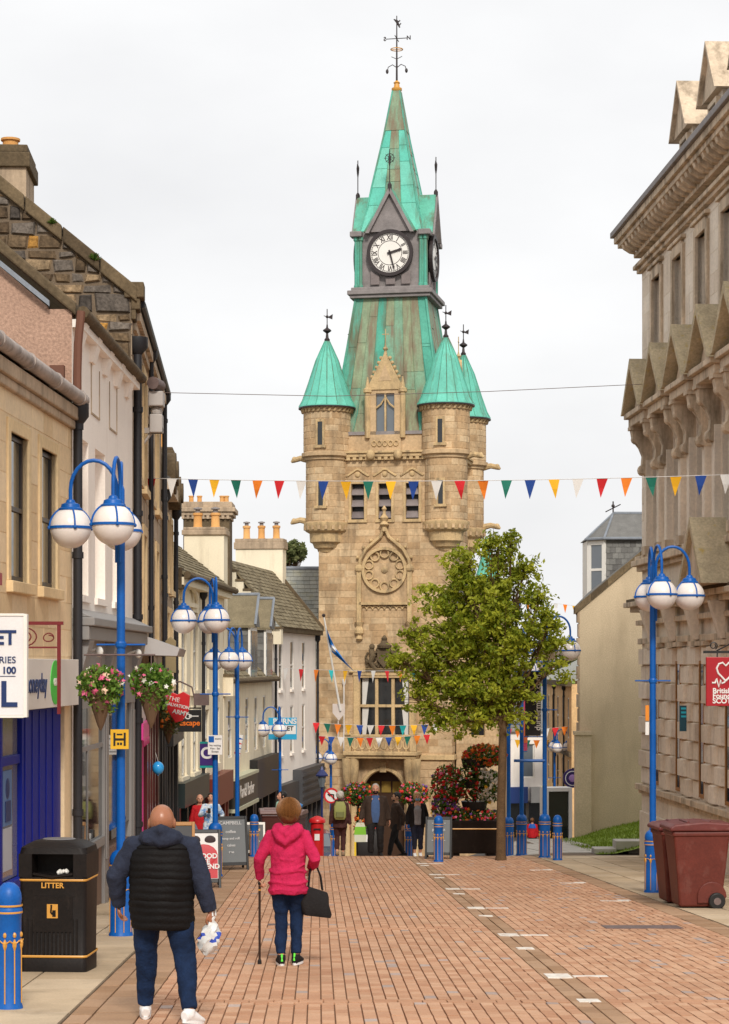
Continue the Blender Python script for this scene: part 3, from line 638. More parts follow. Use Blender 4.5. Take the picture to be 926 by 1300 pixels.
# ================================================================ LEFT: white crow-stepped building with dormer
G, LG = frame('crow_stepped_building', 'white building with crow stepped gable, broad white chimney and slate dormer', (-4.48, 67.1), (-3.52, 79.8))
wg = [(xx, xx + .8, -3.0, -1.1) for xx in (.9, 3.0, 5.2, 7.6, 10.0)]
wall(G, 0, LG, -8.2, -.55, wg + [(.3, 5.8, -8.1, -3.9), (6.4, LG - .3, -8.1, -3.9)], m_hcream)
for x0, x1, z0, z1 in wg: sash(G, x0, x1, z0, z1, .02, m_white, m_glass)
b = MB(); b.tube([(0, -.25, -.5), (LG, -.25, -.5)], .09, 8); b.build('gutter', m_skew, G, smooth=True)
roof(G, 0, LG, (-.3, -.5), (2.6, 2.6), m_moss, .22, .3)
roof(G, 0, LG, (5.5, -.5), (2.6, 2.6), m_moss, .5, .6)
f_ = lambda y: -.45 + 1.069 * y
b = MB(); b.prism([(.36, -8.2), (.36, -.1), (2.6, 2.5), (5.2, -.5), (5.2, -8.2)], 'x', -.02, .3); b.build('gable_wall', m_hcream, G)
for i in range(9): y0 = -.3 + i * .33; b = MB(); b.box(-.1, .34, y0, y0 + .35, f_(y0) - .2, f_(y0) + .42); b.build('crow_step', m_hcream, G); b = MB(); b.box(-.14, .38, y0 - .03, y0 + .36, f_(y0) + .42, f_(y0) + .5, tint=rnd.random()); b.build('step_cap', m_skew, G)
chimney(G, -.05, .8, .0, 1.28, -.4, 4.42, m_hcream, [(.35, .33), (.35, .9)], ph=.5, pr=.16, cowl=True, capm=m_stoneC, cap=.25)
for xd in (5.0, 9.4):
    dm = MB(); dm.box(xd, xd + 1.7, -.12, 1.9, -.45, 1.3); dmo = dm.build('dormer', m_slate, G)
    b = MB()
    for i in range(8):
        for j in range(7):
            y0 = -.1 + i * .24 - (.12 if j % 2 else 0); z0 = -.4 + j * .24
            b.add([(xd - .004, y0 + .006, z0), (xd - .004, y0 + .234, z0), (xd - .004, y0 + .234, z0 + .24), (xd - .004, y0 + .006, z0 + .24), (xd - .02, y0 + .006, z0), (xd - .02, y0 + .234, z0), (xd - .006, y0 + .234, z0 + .24), (xd - .006, y0 + .006, z0 + .24)], [(4, 5, 6, 7), (0, 1, 5, 4), (1, 2, 6, 5), (3, 0, 4, 7)], 0, rnd.random())
    b.build('cheek_slates', m_slate, dmo, kind='stuff')
    b = MB(); b.box(xd - .05, xd + 1.75, -.2, -.12, -.5, 1.35); b.build('dormer_front', m_white, dmo)
    for k in range(4): b = MB(); b.box(xd + .08 + k * .41, xd + .38 + k * .41, -.23, -.2, -.35, 1.2); b.build('dormer_pane', m_glassb, dmo)
    b = MB(); b.prism([(xd - .1, 1.35), (xd + 1.8, 1.35), (xd + .85, 2.35)], 'y', -.3, 2.6); b.build('dormer_roof', m_slate, dmo)
    b = MB(); b.hexa([(xd - .15, -.36, 1.3), (xd + .85, -.36, 2.38), (xd + .85, 2.6, 2.38), (xd - .15, 2.6, 1.3), (xd - .15, -.36, 1.38), (xd + .85, -.36, 2.46), (xd + .85, 2.6, 2.46), (xd - .15, 2.6, 1.38)]); b.build('dormer_slope', m_moss, dmo)
    b = MB(); b.tube([(xd + .85, -.4, 2.47), (xd + .85, 2.6, 2.47)], .06, 6); b.tube([(xd - .15, -.38, 1.4), (xd + .85, -.38, 2.47)], .05, 6); b.build('lead_ridge', m_lead2, dmo)
b = MB(); b.box(.2, 6.0, -.32, 0, -4.6, -3.7); b.build('sign_fascia', flat('dark olive fascia', (.035, .035, .028), .4), G)
text('Randal Barber', .62, m_sign, G, (3.2, -.33, -4.15))
b = MB(); b.box(.15, 6.05, -.36, 0, -3.7, -3.6); b.box(.15, 6.05, -.36, 0, -4.72, -4.6); b.build('fascia_trim', flat('pale green trim', (.5, .5, .36), .5), G)
b = MB(); b.box(6.3, LG - .1, -.28, 0, -4.7, -3.3); b.build('sign_fascia', m_dark, G)
b = MB()
for xx in (.2, 1.9, 3.8, 5.7, 6.3, 8.1, 10, LG - .4): b.box(xx, xx + .3, -.2, .14, -8.2, -4.72)
b.build('shopfront_post', m_dark, G)
for xa, xb in ((.51, 1.89), (2.21, 3.79), (4.11, 5.69), (6.61, 8.09), (8.41, 9.99), (10.31, LG - .41)): b = MB(); b.box(xa, xb, .02, .04, -7.4, -4.72); b.build('shop_pane', m_glass, G)
# ================================================================ LEFT: white three-window building beside the tower
H, LH = frame('white_terrace_building', 'white building with narrow tall windows and mossy roof next to the clock tower', (-3.5, 79.9), (-2.1, 90.8))
wh = [(xx, xx + .75, za, zb_) for xx in (1.5, 4.2, 7.2) for za, zb_ in ((-.95, 1.0), (-3.5, -1.6))]
wall(H, 0, LH, -9.5, 1.4, wh + [(.3, LH - .3, -9.3, -4.9)], m_hwhite)
for x0, x1, z0, z1 in wh:
    sash(H, x0, x1, z0, z1, .02, m_white, m_glass); b = MB(); b.box(x0 - .1, x1 + .1, -.08, .1, z0 - .1, z0 - .002); b.build('window_sill', m_hwhite, H)
b = MB(); b.box(-.1, LH + .1, -.3, 0, 1.3, 1.48); b.build('eaves_cornice', m_skew, H)
roof(H, 0, LH, (-.35, 1.5), (1.75, 4.05), m_moss, .2, .28)
roof(H, 0, LH, (3.85, 1.5), (1.75, 4.05), m_moss, .5, .6)
f_ = lambda y: 1.5 + 1.25 * y
b = MB(); b.prism([(.36, -9.5), (.36, 1.9), (1.75, 3.75), (3.5, 1.4), (3.5, -9.5)], 'x', -.02, .3); b.build('gable_wall', m_hwhite, H)
for i in range(7): y0 = -.35 + i * .29; b = MB(); b.box(-.1, .34, y0, y0 + .3, f_(y0) - .25, f_(y0) + .34); b.build('crow_step', m_hcream, H); b = MB(); b.box(-.14, .38, y0 - .03, y0 + .31, f_(y0) + .34, f_(y0) + .42, tint=rnd.random()); b.build('step_cap', m_skew, H)
b = MB(); b.prism([(-.35, 1.5), (1.75, 4.1), (1.75, 4.28), (-.35, 1.68)], 'x', LH - .3, LH); b.build('far_coping', m_skew, H)
chimney(H, LH - .9, LH + .0, 1.3, 3.35, 2.4, 5.45, m_hcream, [(LH - .45, 1.65), (LH - .45, 2.3), (LH - .45, 2.95)], ph=.6, pr=.17, cowl=True, capm=m_stoneC, cap=.45)
b = MB(); b.box(.1, 4.6, -.3, 0, -5.9, -4.6); b.build('sign_fascia', flat('charcoal fascia', (.05, .05, .052), .5), H)
b = MB(); b.box(4.8, LH - .1, -.4, 0, -5.7, -4.2)
for k in range(5): b.box(4.8, LH - .1, -.44, -.4, -5.6 + k * .28, -5.48 + k * .28)
b.build('slatted_fascia', flat('charcoal slats', (.065, .065, .07), .5), H)
b = MB()
for k in range(9): b.box(.2 + k * 1.27, .48 + k * 1.27, -.3, .14, -9.4, -5.7)
b.build('shopfront_post', flat('charcoal post', (.05, .05, .055), .5), H)
for k in range(8): b = MB(); b.box(.49 + k * 1.27, 1.46 + k * 1.27, .02, .04, -8.9, -5.7); b.build('shop_pane', m_glass, H)
pipe(H, .2, -.1, -4.6, 1.3, .05); pipe(H, LH - .1, -.1, -4.2, 1.3, .05)
# slate-roofed range behind, and the big ornate stack
K = thing('slate_roofed_range', 'grey slate roofed range between white building and clock tower', 'building', (-3.2, 97, -9.6), 0, zworld=True)
b = MB(); b.box(-2.2, 1.4, .0, 6, -9.6, -.4); b.build('wall', m_towerA, K)
ro = MB()
n = 26
for i in range(n):
    x = -2.3
    while x < 1.6:
        xe = min(1.6, x + rnd.uniform(.25, .36)); s0, s1 = i / n, (i + 1) / n; pf = lambda s_, c: (-.2 + 3.2 * s_ - c * .82, -.4 + 5.0 * s_ + c * .55)
        a0, a1 = pf(s0, .03), pf(s1, .006); c0, c1 = pf(s0, 0), pf(s1, 0)
        ro.add([(x + .006, *c0), (xe - .006, *c0), (xe - .006, *c1), (x + .006, *c1), (x + .006, *a0), (xe - .006, *a0), (xe - .006, *a1), (x + .006, *a1)], [(4, 5, 6, 7), (0, 1, 5, 4), (1, 2, 6, 5), (3, 0, 4, 7)], 0, rnd.random()); x = xe
b = MB(); b.prism([(-.2, -.4), (3.0, 4.6), (6.2, -.4)], 'x', -2.3, 1.6); rb = b.build('roof', m_slate, K); ro.build('slates', m_slatep, rb, kind='stuff')
b = MB(); b.tube([(-2.3, 3.0, 4.62), (1.6, 3.0, 4.62)], .1, 8); b.build('ridge', m_lead2, K)
N = thing('ornate_stone_stack', 'broad brown stone chimney stack with moulded cornice behind the white chimneys', 'chimney', (-5.6, 76, -7.5), 0, zworld=True)
b = MB(); b.box(-.95, .72, 0, 1.6, -7.5, 5.3); b.build('shaft', m_skew, N)
b = MB(); b.box(-1.0, .77, -.05, 1.65, 5.3, 5.42); b.box(-1.08, .85, -.13, 1.73, 5.42, 5.55); b.box(-1.16, .93, -.2, 1.8, 5.55, 5.72); b.box(-1.05, .82, -.1, 1.7, 5.72, 5.92); b.build('cornice', m_stoneC, N, bevel=.02)
for k in range(10): b = MB(); b.box(-1.0 + k * .18, -.9 + k * .18, -.12, -.05, 5.3, 5.42); b.build('dentil', m_stoneC, N)
for k in range(4): q = MB(); pot(q, .1 + k * .16 if k > 1 else -.7 + k * .3, .5, 5.9, .28, .1); q.build('chimney_pot', m_pot, N, smooth=True)
# ================================================================ CLOCK TOWER
TX, TY, TB = 1.49, 97.1, -9.7
T = thing('clock_tower', 'tall sandstone clock tower with green copper roofs at the end of the street', 'clock tower', (TX, TY, TB), R(-11), zworld=True)
h = 3.03; yF = -h
def strip(b, hh, z0, z1, c=0, mi=0): b.box(-hh, hh, -hh, hh, z0, z1, mi)
lou = [(x - .29, x + .29, 6.55, 8.15) for x in (-1.24, 0, 1.24)]
ori = (-1.12, 1.12, -3.2, -.55)
door = (-1.25, .3, -9.8, -5.2)
fo = lou + [ori, (-.9, .9, -9.8, -4.6)]
tw = wall(T, -h, h, TB, 9.45, fo, m_towerA, y0=-h, th=.5)
ashlar(T, -h, h, -3.9, 9.2, [(x0 - .14, x1 + .14, z0 - .14, z1 + .2) for x0, x1, z0, z1 in lou] + [(-1.45, 1.45, -3.9, -.2), (-1.22, 1.22, 2.75, 5.2)], m_towerA, y=-h, course=.30, bw=.72, proud=.014, joint=.02, host=tw, limit=300, key=lambda b: -b[2])
ashlar(T, -h, -1.6, TB, -3.9, [], m_towerA, y=-h, course=.36, bw=.7, proud=.02, host=tw, limit=0)
ashlar(T, 1.6, h, TB, -3.9, [], m_towerA, y=-h, course=.36, bw=.7, proud=.02, host=tw, limit=0)
b = MB(); b.box(-h, -h + .5, -h + .5, h, TB, 9.45); b.box(h - .5, h, -h + .5, h, TB, 9.45); b.box(-h + .5, h - .5, h - .5, h, TB, 9.45); sw = b.build('side_walls', m_towerA, T)
sb = MB()
for i in range(44):          # side faces: courses of blocks
    z0 = -3.9 + i * .3; y = -h + .02
    while y < h - .1:
        ye = min(h, y + rnd.uniform(.5, .9))
        sb.add([(h, y + .01, z0 + .01), (h, ye - .01, z0 + .01), (h, ye - .01, z0 + .29), (h, y + .01, z0 + .29), (h + .014, y + .016, z0 + .016), (h + .014, ye - .016, z0 + .016), (h + .014, ye - .016, z0 + .284), (h + .014, y + .016, z0 + .284)], [(4, 5, 6, 7), (0, 1, 5, 4), (1, 2, 6, 5), (2, 3, 7, 6), (3, 0, 4, 7)], 0, rnd.random()); y = ye
sb.build('side_blocks', m_towerA, sw, kind='stuff')
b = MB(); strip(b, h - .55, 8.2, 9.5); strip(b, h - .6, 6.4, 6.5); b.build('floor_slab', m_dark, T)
# belfry louvres
m_louv = mat('grey louvre slate', (.17, .14, .135), (.24, .2, .19), .7)
for x0, x1, z0, z1 in lou:
    s_ = MB(); surround(s_, x0, x1, z0, z1, .12, -h, True); s_.build('belfry_surround', m_towert, T, bevel=.01)
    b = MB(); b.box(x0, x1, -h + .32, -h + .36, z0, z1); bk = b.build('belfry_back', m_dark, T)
    for k in range(3):
        za = z0 + .06 + k * .52; b = MB(); b.hexa([(x0, -h + .02, za), (x1, -h + .02, za), (x1, -h + .3, za + .3), (x0, -h + .3, za + .3), (x0, -h + .02, za + .04), (x1, -h + .02, za + .04), (x1, -h + .3, za + .34), (x0, -h + .3, za + .34)], 0, rnd.random()); b.build('louvre', m_louv, T)
    xc = (x0 + x1) / 2; b = MB(); b.tube([(xc + .5 * math.cos(R(a)) * (.5 if 30 < a < 150 else 1), -h - .03, z1 + .34 + .3 * math.sin(R(a)) * (1 if 30 < a < 150 else .3)) for a in range(180, -1, -15)], .055, 6); b.ball((xc, -h - .02, z1 + .42), .13, 8, 6, sc=(1, .6, 1)); b.build('hood_mould', m_towert, T)
# string courses and cornice
def ring(z0, z1, hh, name='string_course', m=None): b = MB(); b.box(-hh, hh, -hh, -h + .01, z0, z1); b.box(-hh, hh, h - .01, hh, z0, z1); b.box(-hh, -h + .01, -h, h, z0, z1); b.box(h - .01, hh, -h, h, z0, z1); return b.build(name, m or m_towert, T, bevel=.015)
ring(9.2, 9.34, h + .1); ring(9.34, 9.5, h + .22, 'cornice'); ring(9.5, 9.6, h + .3, 'cornice')
for k in range(15):
    x = -2.0 + k * .285; b = MB(); b.box(x, x + .16, -h - .2, -h - .09, 9.2, 9.34); b.build('corbel', m_towert, T)
for x in (-.6, .65): b = MB(); b.ball((x, -h - .3, 9.42), .2, 10, 8, sc=(1, .8, 1.2)); b.build('carved_boss', m_towert, T, smooth=True)
ring(-4.2, -3.98, h + .12)
# parapet wall above cornice
b = MB(); strip(b, h - .12, 9.45, 10.35); b.build('parapet', m_towerA, T); b = MB(); strip(b, h - .05, 10.35, 10.5); b.build('parapet_cope', m_lead, T)
# mansard: copper sheets, five strips per face
prof = [(10.5, 2.72), (11.2, 2.48), (12.6, 2.2), (14.6, 1.9), (16.75, 1.6)]
mb_ = MB()
for (za, ha), (zb_, hb_) in zip(prof[:-1], prof[1:]):
    mb_.hexa([(-ha, -ha, za), (ha, -ha, za), (ha, ha, za), (-ha, ha, za), (-hb_, -hb_, zb_), (hb_, -hb_, zb_), (hb_, hb_, zb_), (-hb_, hb_, zb_)])
mo = mb_.build('mansard_roof', m_cop, T)
def hh_at(z):
    for (za, ha), (zb_, hb_) in zip(prof[:-1], prof[1:]):
        if z <= zb_: return ha + (hb_ - ha) * (z - za) / (zb_ - za)
    return prof[-1][1]
nS = 9
for fi in range(2):          # front and right faces carry visible sheets
    for i in range(nS):
        zs = [10.5] + sorted(rnd.uniform(11, 16.2) for _ in range(2)) + [16.75]
        for za, zb_ in zip(zs[:-1], zs[1:]):
            a, c = hh_at(za), hh_at(zb_); f0, f1 = -1 + 2 * i / nS, -1 + 2 * (i + 1) / nS; g = .012; e0, e1 = .012, .03
            pa = lambda f, hh, e: ((f * hh, -hh - e) if fi == 0 else (hh + e, f * hh))
            q = MB()
            if zb_ - za < .1: continue
            q.add([(*pa(f0, a, 0), za), (*pa(f1, a, 0), za), (*pa(f1, c, 0), zb_), (*pa(f0, c, 0), zb_), (*[k for k in pa(f0 + g, a, e1)], za), (*pa(f1 - g, a, e1), za), (*pa(f1 - g, c, e0), zb_), (*pa(f0 + g, c, e0), zb_)],
                  [(4, 5, 6, 7), (0, 1, 5, 4), (1, 2, 6, 5), (2, 3, 7, 6), (3, 0, 4, 7)], 0, rnd.random())
            edge = i in (0, nS - 1)
            q.build('copper_sheet', m_cop if (edge or (rnd.random() < .07)) else m_cop2, mo)
b = MB()
for sx, sy in ((-1, -1), (1, -1), (1, 1), (-1, 1)): b.tube([(sx * a * 1.005, sy * a * 1.005, z) for z, a in prof], .07, 6)
b.build('hip_roll', m_cop, mo, smooth=True)
# stone dormer on the mansard (front) and one on the right side
for side in (0, 1):
    dm = MB(); xc = 0; X = Matrix.Identity(4) if side == 0 else Matrix.Rotation(R(90), 4, 'Z')
    y0 = -2.98; dm.X = X
    for c in cells(xc - .72, xc + .72, 9.55, 12.35, [(xc - .42, xc + .42, 10.35, 12.2)]): dm.box(c[0], c[1], y0, y0 + .3, c[2], c[3])
    dm.box(xc - .7, xc - .45, y0 + .3, -1.6, 10.4, 12.3); dm.box(xc + .45, xc + .7, y0 + .3, -1.6, 10.4, 12.3)
    dmo = dm.build('stone_dormer', m_towerA, T)
    b = MB(); b.X = X; b.prism([(xc - .85, 12.35), (xc + .85, 12.35), (xc + .55, 12.95), (xc, 14.05), (xc - .55, 12.95)], 'y', y0 - .06, y0 + .3); b.build('dormer_gable', m_towert, dmo, bevel=.02)
    b = MB(); b.X = X; b.prism([(xc - .3, 12.75), (xc + .3, 12.75), (xc, 13.5)], 'y', y0 - .075, y0 - .06); b.build('gable_panel', m_towerA, dmo)
    for s_ in (-1, 1):
        for k in range(5): b = MB(); b.X = X; t = k / 5; b.ball((xc + s_ * (.62 - .52 * t), y0 + .1, 12.95 + 1.05 * t), .09, 7, 5); b.build('crocket', m_towert, dmo)
        b = MB(); b.X = X; b.lathe([(.13, 10.2), (.13, 12.2), (.2, 12.25), (.2, 12.4), (.11, 12.45), (.02, 12.95)], (xc + s_ * .8, y0 + .02, 0), 8); b.build('shaft', m_towert, dmo, smooth=True)
    b = MB(); b.X = X; b.lathe([(.09, 13.95), (.05, 14.1), (.13, 14.2), (.05, 14.3), (.02, 14.45)], (xc, y0 + .1, 0), 8); b.tube([(xc, y0 + .1, 14.4), (xc, y0 + .1, 15.1)], .022, 5); b.tube([(xc - .16, y0 + .1, 14.85), (xc + .16, y0 + .1, 14.85)], .02, 5); b.build('finial', m_towert, dmo)
    b = MB(); b.X = X; b.box(xc - .04, xc + .04, y0 + .03, y0 + .14, 10.35, 12.2); b.tube([(xc - .42, y0 + .06, 11.55), (xc - .2, y0 + .06, 11.72), (xc, y0 + .06, 12.05), (xc + .2, y0 + .06, 11.72), (xc + .42, y0 + .06, 11.55)], .045, 5); b.build('mullion', m_towert, dmo)
    b = MB(); b.X = X; b.box(xc - .42, xc + .42, y0 + .16, y0 + .19, 10.35, 12.2); b.build('dormer_pane', m_glassb, dmo)
    for k in range(5): b = MB(); b.X = X; b.tube([(xc - .5 + k * .25 + .1 * math.cos(R(a)), y0 - .03, 9.95 + .12 * math.sin(R(a))) for a in range(0, 361, 40)], .03, 5); b.build('pierced_ring', m_towert, dmo)
# corner bartizans
m_finial = flat('black finial iron', (.03, .02, .02), .5)
def bart(cx, cy, full=True):
    t = 1.06; b = MB(); b.lathe([(.95, 6.45), (.95, 9.2), (1.03, 9.24), (1.03, 9.34), (1.16, 9.4), (1.16, 9.56), (t, 9.6), (t, 11.35), (1.12, 11.4), (1.12, 11.5), (1.2, 11.56), (1.2, 11.62)], (cx, cy, 0), 28)
    o = b.build('bartizan', m_towerA, T, smooth=True)
    b = MB(); b.lathe([(.25, 5.05), (.4, 5.12), (.45, 5.25), (.58, 5.3), (.66, 5.5), (.78, 5.56), (.8, 5.95), (.98, 6.05), (1.02, 6.2), (1.06, 6.3), (1.06, 6.42), (.96, 6.45)], (cx, cy, 0), 28); b.build('corbelled_base', m_towert, o, smooth=True)
    for k in range(20):
        a = R(k * 18 + 9); b = MB(); b.X = Matrix.Translation((cx, cy, 0)) @ Matrix.Rotation(a, 4, 'Z'); b.box(.98, 1.06, -.06, .06, 6.1, 6.28); b.build('dentil', m_towerA, o)
    for k in range(30):
        a = R(k * 12); b = MB(); b.X = Matrix.Translation((cx, cy, 0)) @ Matrix.Rotation(a, 4, 'Z'); b.hexa([(1.1, -.1, 11.38), (1.16, -.1, 11.38), (1.16, .0, 11.38), (1.1, 0, 11.38), (1.12, -.02, 11.52), (1.2, -.02, 11.52), (1.2, .08, 11.52), (1.12, .08, 11.52)]); b.build('rope_moulding', m_towert, o)
    # drum blocks
    sbk = MB()
    for z0, z1, r_, n in ((6.5, 9.18, .95, 9), (9.62, 11.34, t, 6)):
        for i in range(n):
            za, zb_ = z0 + (z1 - z0) * i / n, z0 + (z1 - z0) * (i + 1) / n; a = rnd.uniform(0, .5); aend = a + 2 * math.pi
            while a < aend - .05:
                w2 = rnd.uniform(.35, .7); ae = min(aend, a + w2); tt = rnd.random(); p = []
                for rr, g in ((r_ - .01, .0), (r_ + .012, .012)):
                    for zq in (za + g + .008, zb_ - g - .008):
                        for s_ in range(4): aq = a + .012 + g + (ae - a - .024 - 2 * g) * s_ / 3; p.append((cx + rr * math.cos(aq), cy + rr * math.sin(aq), zq))
                fs = [(8 + s_, 9 + s_, 13 + s_, 12 + s_) for s_ in range(3)] + [(s_, s_ + 1, 9 + s_, 8 + s_) for s_ in range(3)] + [(12 + s_, 13 + s_, 5 + s_, 4 + s_) for s_ in range(3)] + [(0, 8, 12, 4), (3, 7, 15, 11)]
                sbk.add(p, fs, 0, tt); a = ae
    sbk.build('drum_blocks', m_towerA, o, kind='stuff')
    b = MB(); b.lathe([(1.28, 11.6), (1.28, 11.66), (1.12, 11.95), (.86, 12.7), (.52, 13.75), (.12, 14.62), (.05, 14.75)], (cx, cy, 0), 16); co = b.build('cone_roof', m_copc, o)
    for k in range(16):
        a = R(k * 22.5 + 11.25); b = MB(); b.tube([(cx + r_ * math.cos(a), cy + r_ * math.sin(a), z) for r_, z in ((1.28, 11.67), (1.12, 11.96), (.86, 12.71), (.52, 13.76), (.12, 14.64))], .018, 4); b.build('seam', m_cop, co)
    b = MB(); b.lathe([(1.3, 11.56), (1.3, 11.62), (1.2, 11.62)], (cx, cy, 0), 28); b.build('cone_gutter', m_finial, o)
    b = MB(); b.lathe([(.11, 14.6), (.13, 14.72), (.07, 14.8), (.05, 15.0), (.19, 15.1), (.19, 15.15), (.05, 15.25), (.03, 15.4)], (cx, cy, 0), 10); b.tube([(cx, cy, 15.3), (cx, cy, 16.1)], .022, 6); b.ball((cx, cy, 15.75), .07, 8, 6); b.add([(cx, cy - .01, 15.72), (cx + .24, cy - .01, 15.62), (cx + .26, cy - .01, 15.86), (cx, cy + .01, 15.72), (cx + .24, cy + .01, 15.62), (cx + .26, cy + .01, 15.86)], [(0, 1, 2), (5, 4, 3), (0, 3, 4, 1), (1, 4, 5, 2), (2, 5, 3, 0)]); b.tube([(cx - .15, cy, 15.8), (cx + .1, cy, 15.7)], .018, 5); b.build('finial', m_finial, o, smooth=True)
    for az_, zz in (((-95), 10.35), ((-95), 7.65)):
        a = R(az_); X = Matrix.Translation((cx, cy, 0)) @ Matrix.Rotation(a, 4, 'Z'); r_ = t if zz > 9 else .95
        b = MB(); b.X = X; b.box(r_ - .05, r_ + .05, -.2, -.11, zz - .5, zz + .55); b.box(r_ - .05, r_ + .05, .11, .2, zz - .5, zz + .55); b.box(r_ - .05, r_ + .05, -.2, .2, zz + .55, zz + .66); b.box(r_ - .05, r_ + .1, -.28, .28, zz - .62, zz - .5); so = b.build('slit_surround', m_towert, o)
        b = MB(); b.X = X; b.box(r_ - .06, r_ + .03, -.11, .11, zz - .5, zz + .55); b.build('slit_pane', m_glass, so)
    return o
for cx, cy in ((-2.71, -2.71), (2.71, -2.71), (2.71, 2.71), (-2.71, 2.71)): bart(cx, cy)
# gargoyle spouts
for cx, cy, a, z in ((-2.71, -2.71, 170, 9.3), (2.71, 2.71, 0, 9.3), (2.71, -2.71, -8, 9.3), (-2.71, -2.71, 172, 6.5), (2.71, 2.71, 0, 6.5)):
    b = MB(); b.X = Matrix.Translation((cx, cy, z)) @ Matrix.Rotation(R(a), 4, 'Z'); b.tube([(.85, 0, 0), (1.3, 0, .1), (1.65, 0, .02), (1.75, 0, -.06)], [.16, .13, .12, .05], 8); b.ball((1.6, 0, .06), .13, 8, 6); b.build('gargoyle', m_towert, T, smooth=True)
# clock stage
hc = 1.65
b = MB(); b.prism([(-1.85, -1.85), (1.85, -1.85), (1.85, 1.85), (-1.85, 1.85)], 'z', 16.7, 16.85); b.prism([(-1.95, -1.95), (1.95, -1.95), (1.95, 1.95), (-1.95, 1.95)], 'z', 16.85, 17.05); b.prism([(-1.8, -1.8), (1.8, -1.8), (1.8, 1.8), (-1.8, 1.8)], 'z', 17.05, 17.2); b.build('stage_moulding', m_lead, T, bevel=.03)
b = MB(); strip(b, hc - .12, 17.2, 19.75); cs = b.build('clock_stage', m_lead, T)
for sx in (-1, 1):
    for sy in (-1, 1):
        b = MB()
        for (ox, oy) in ((0, 0), (.0, -.22), (-.22, 0)):
            b.lathe([(.1, 17.2), (.1, 17.3), (.075, 17.35), (.075, 19.3), (.12, 19.36), (.12, 19.5)], (sx * (hc - .05 + ox), sy * (hc - .05 + oy), 0), 10)
        b.box(min(sx * 1.35, sx * 1.62), max(sx * 1.35, sx * 1.62), min(sy * 1.35, sy * 1.62), max(sy * 1.35, sy * 1.62), 17.2, 19.5)
        b.build('corner_shaft', m_cop, cs)
        b = MB(); b.box(min(sx * 1.3, sx * 1.85), max(sx * 1.3, sx * 1.85), min(sy * 1.3, sy * 1.85), max(sy * 1.3, sy * 1.85), 19.5, 19.75); b.build('corner_cap', m_lead, cs, bevel=.04)
m_face = flat('ivory clock face', (.80, .76, .70), .4)
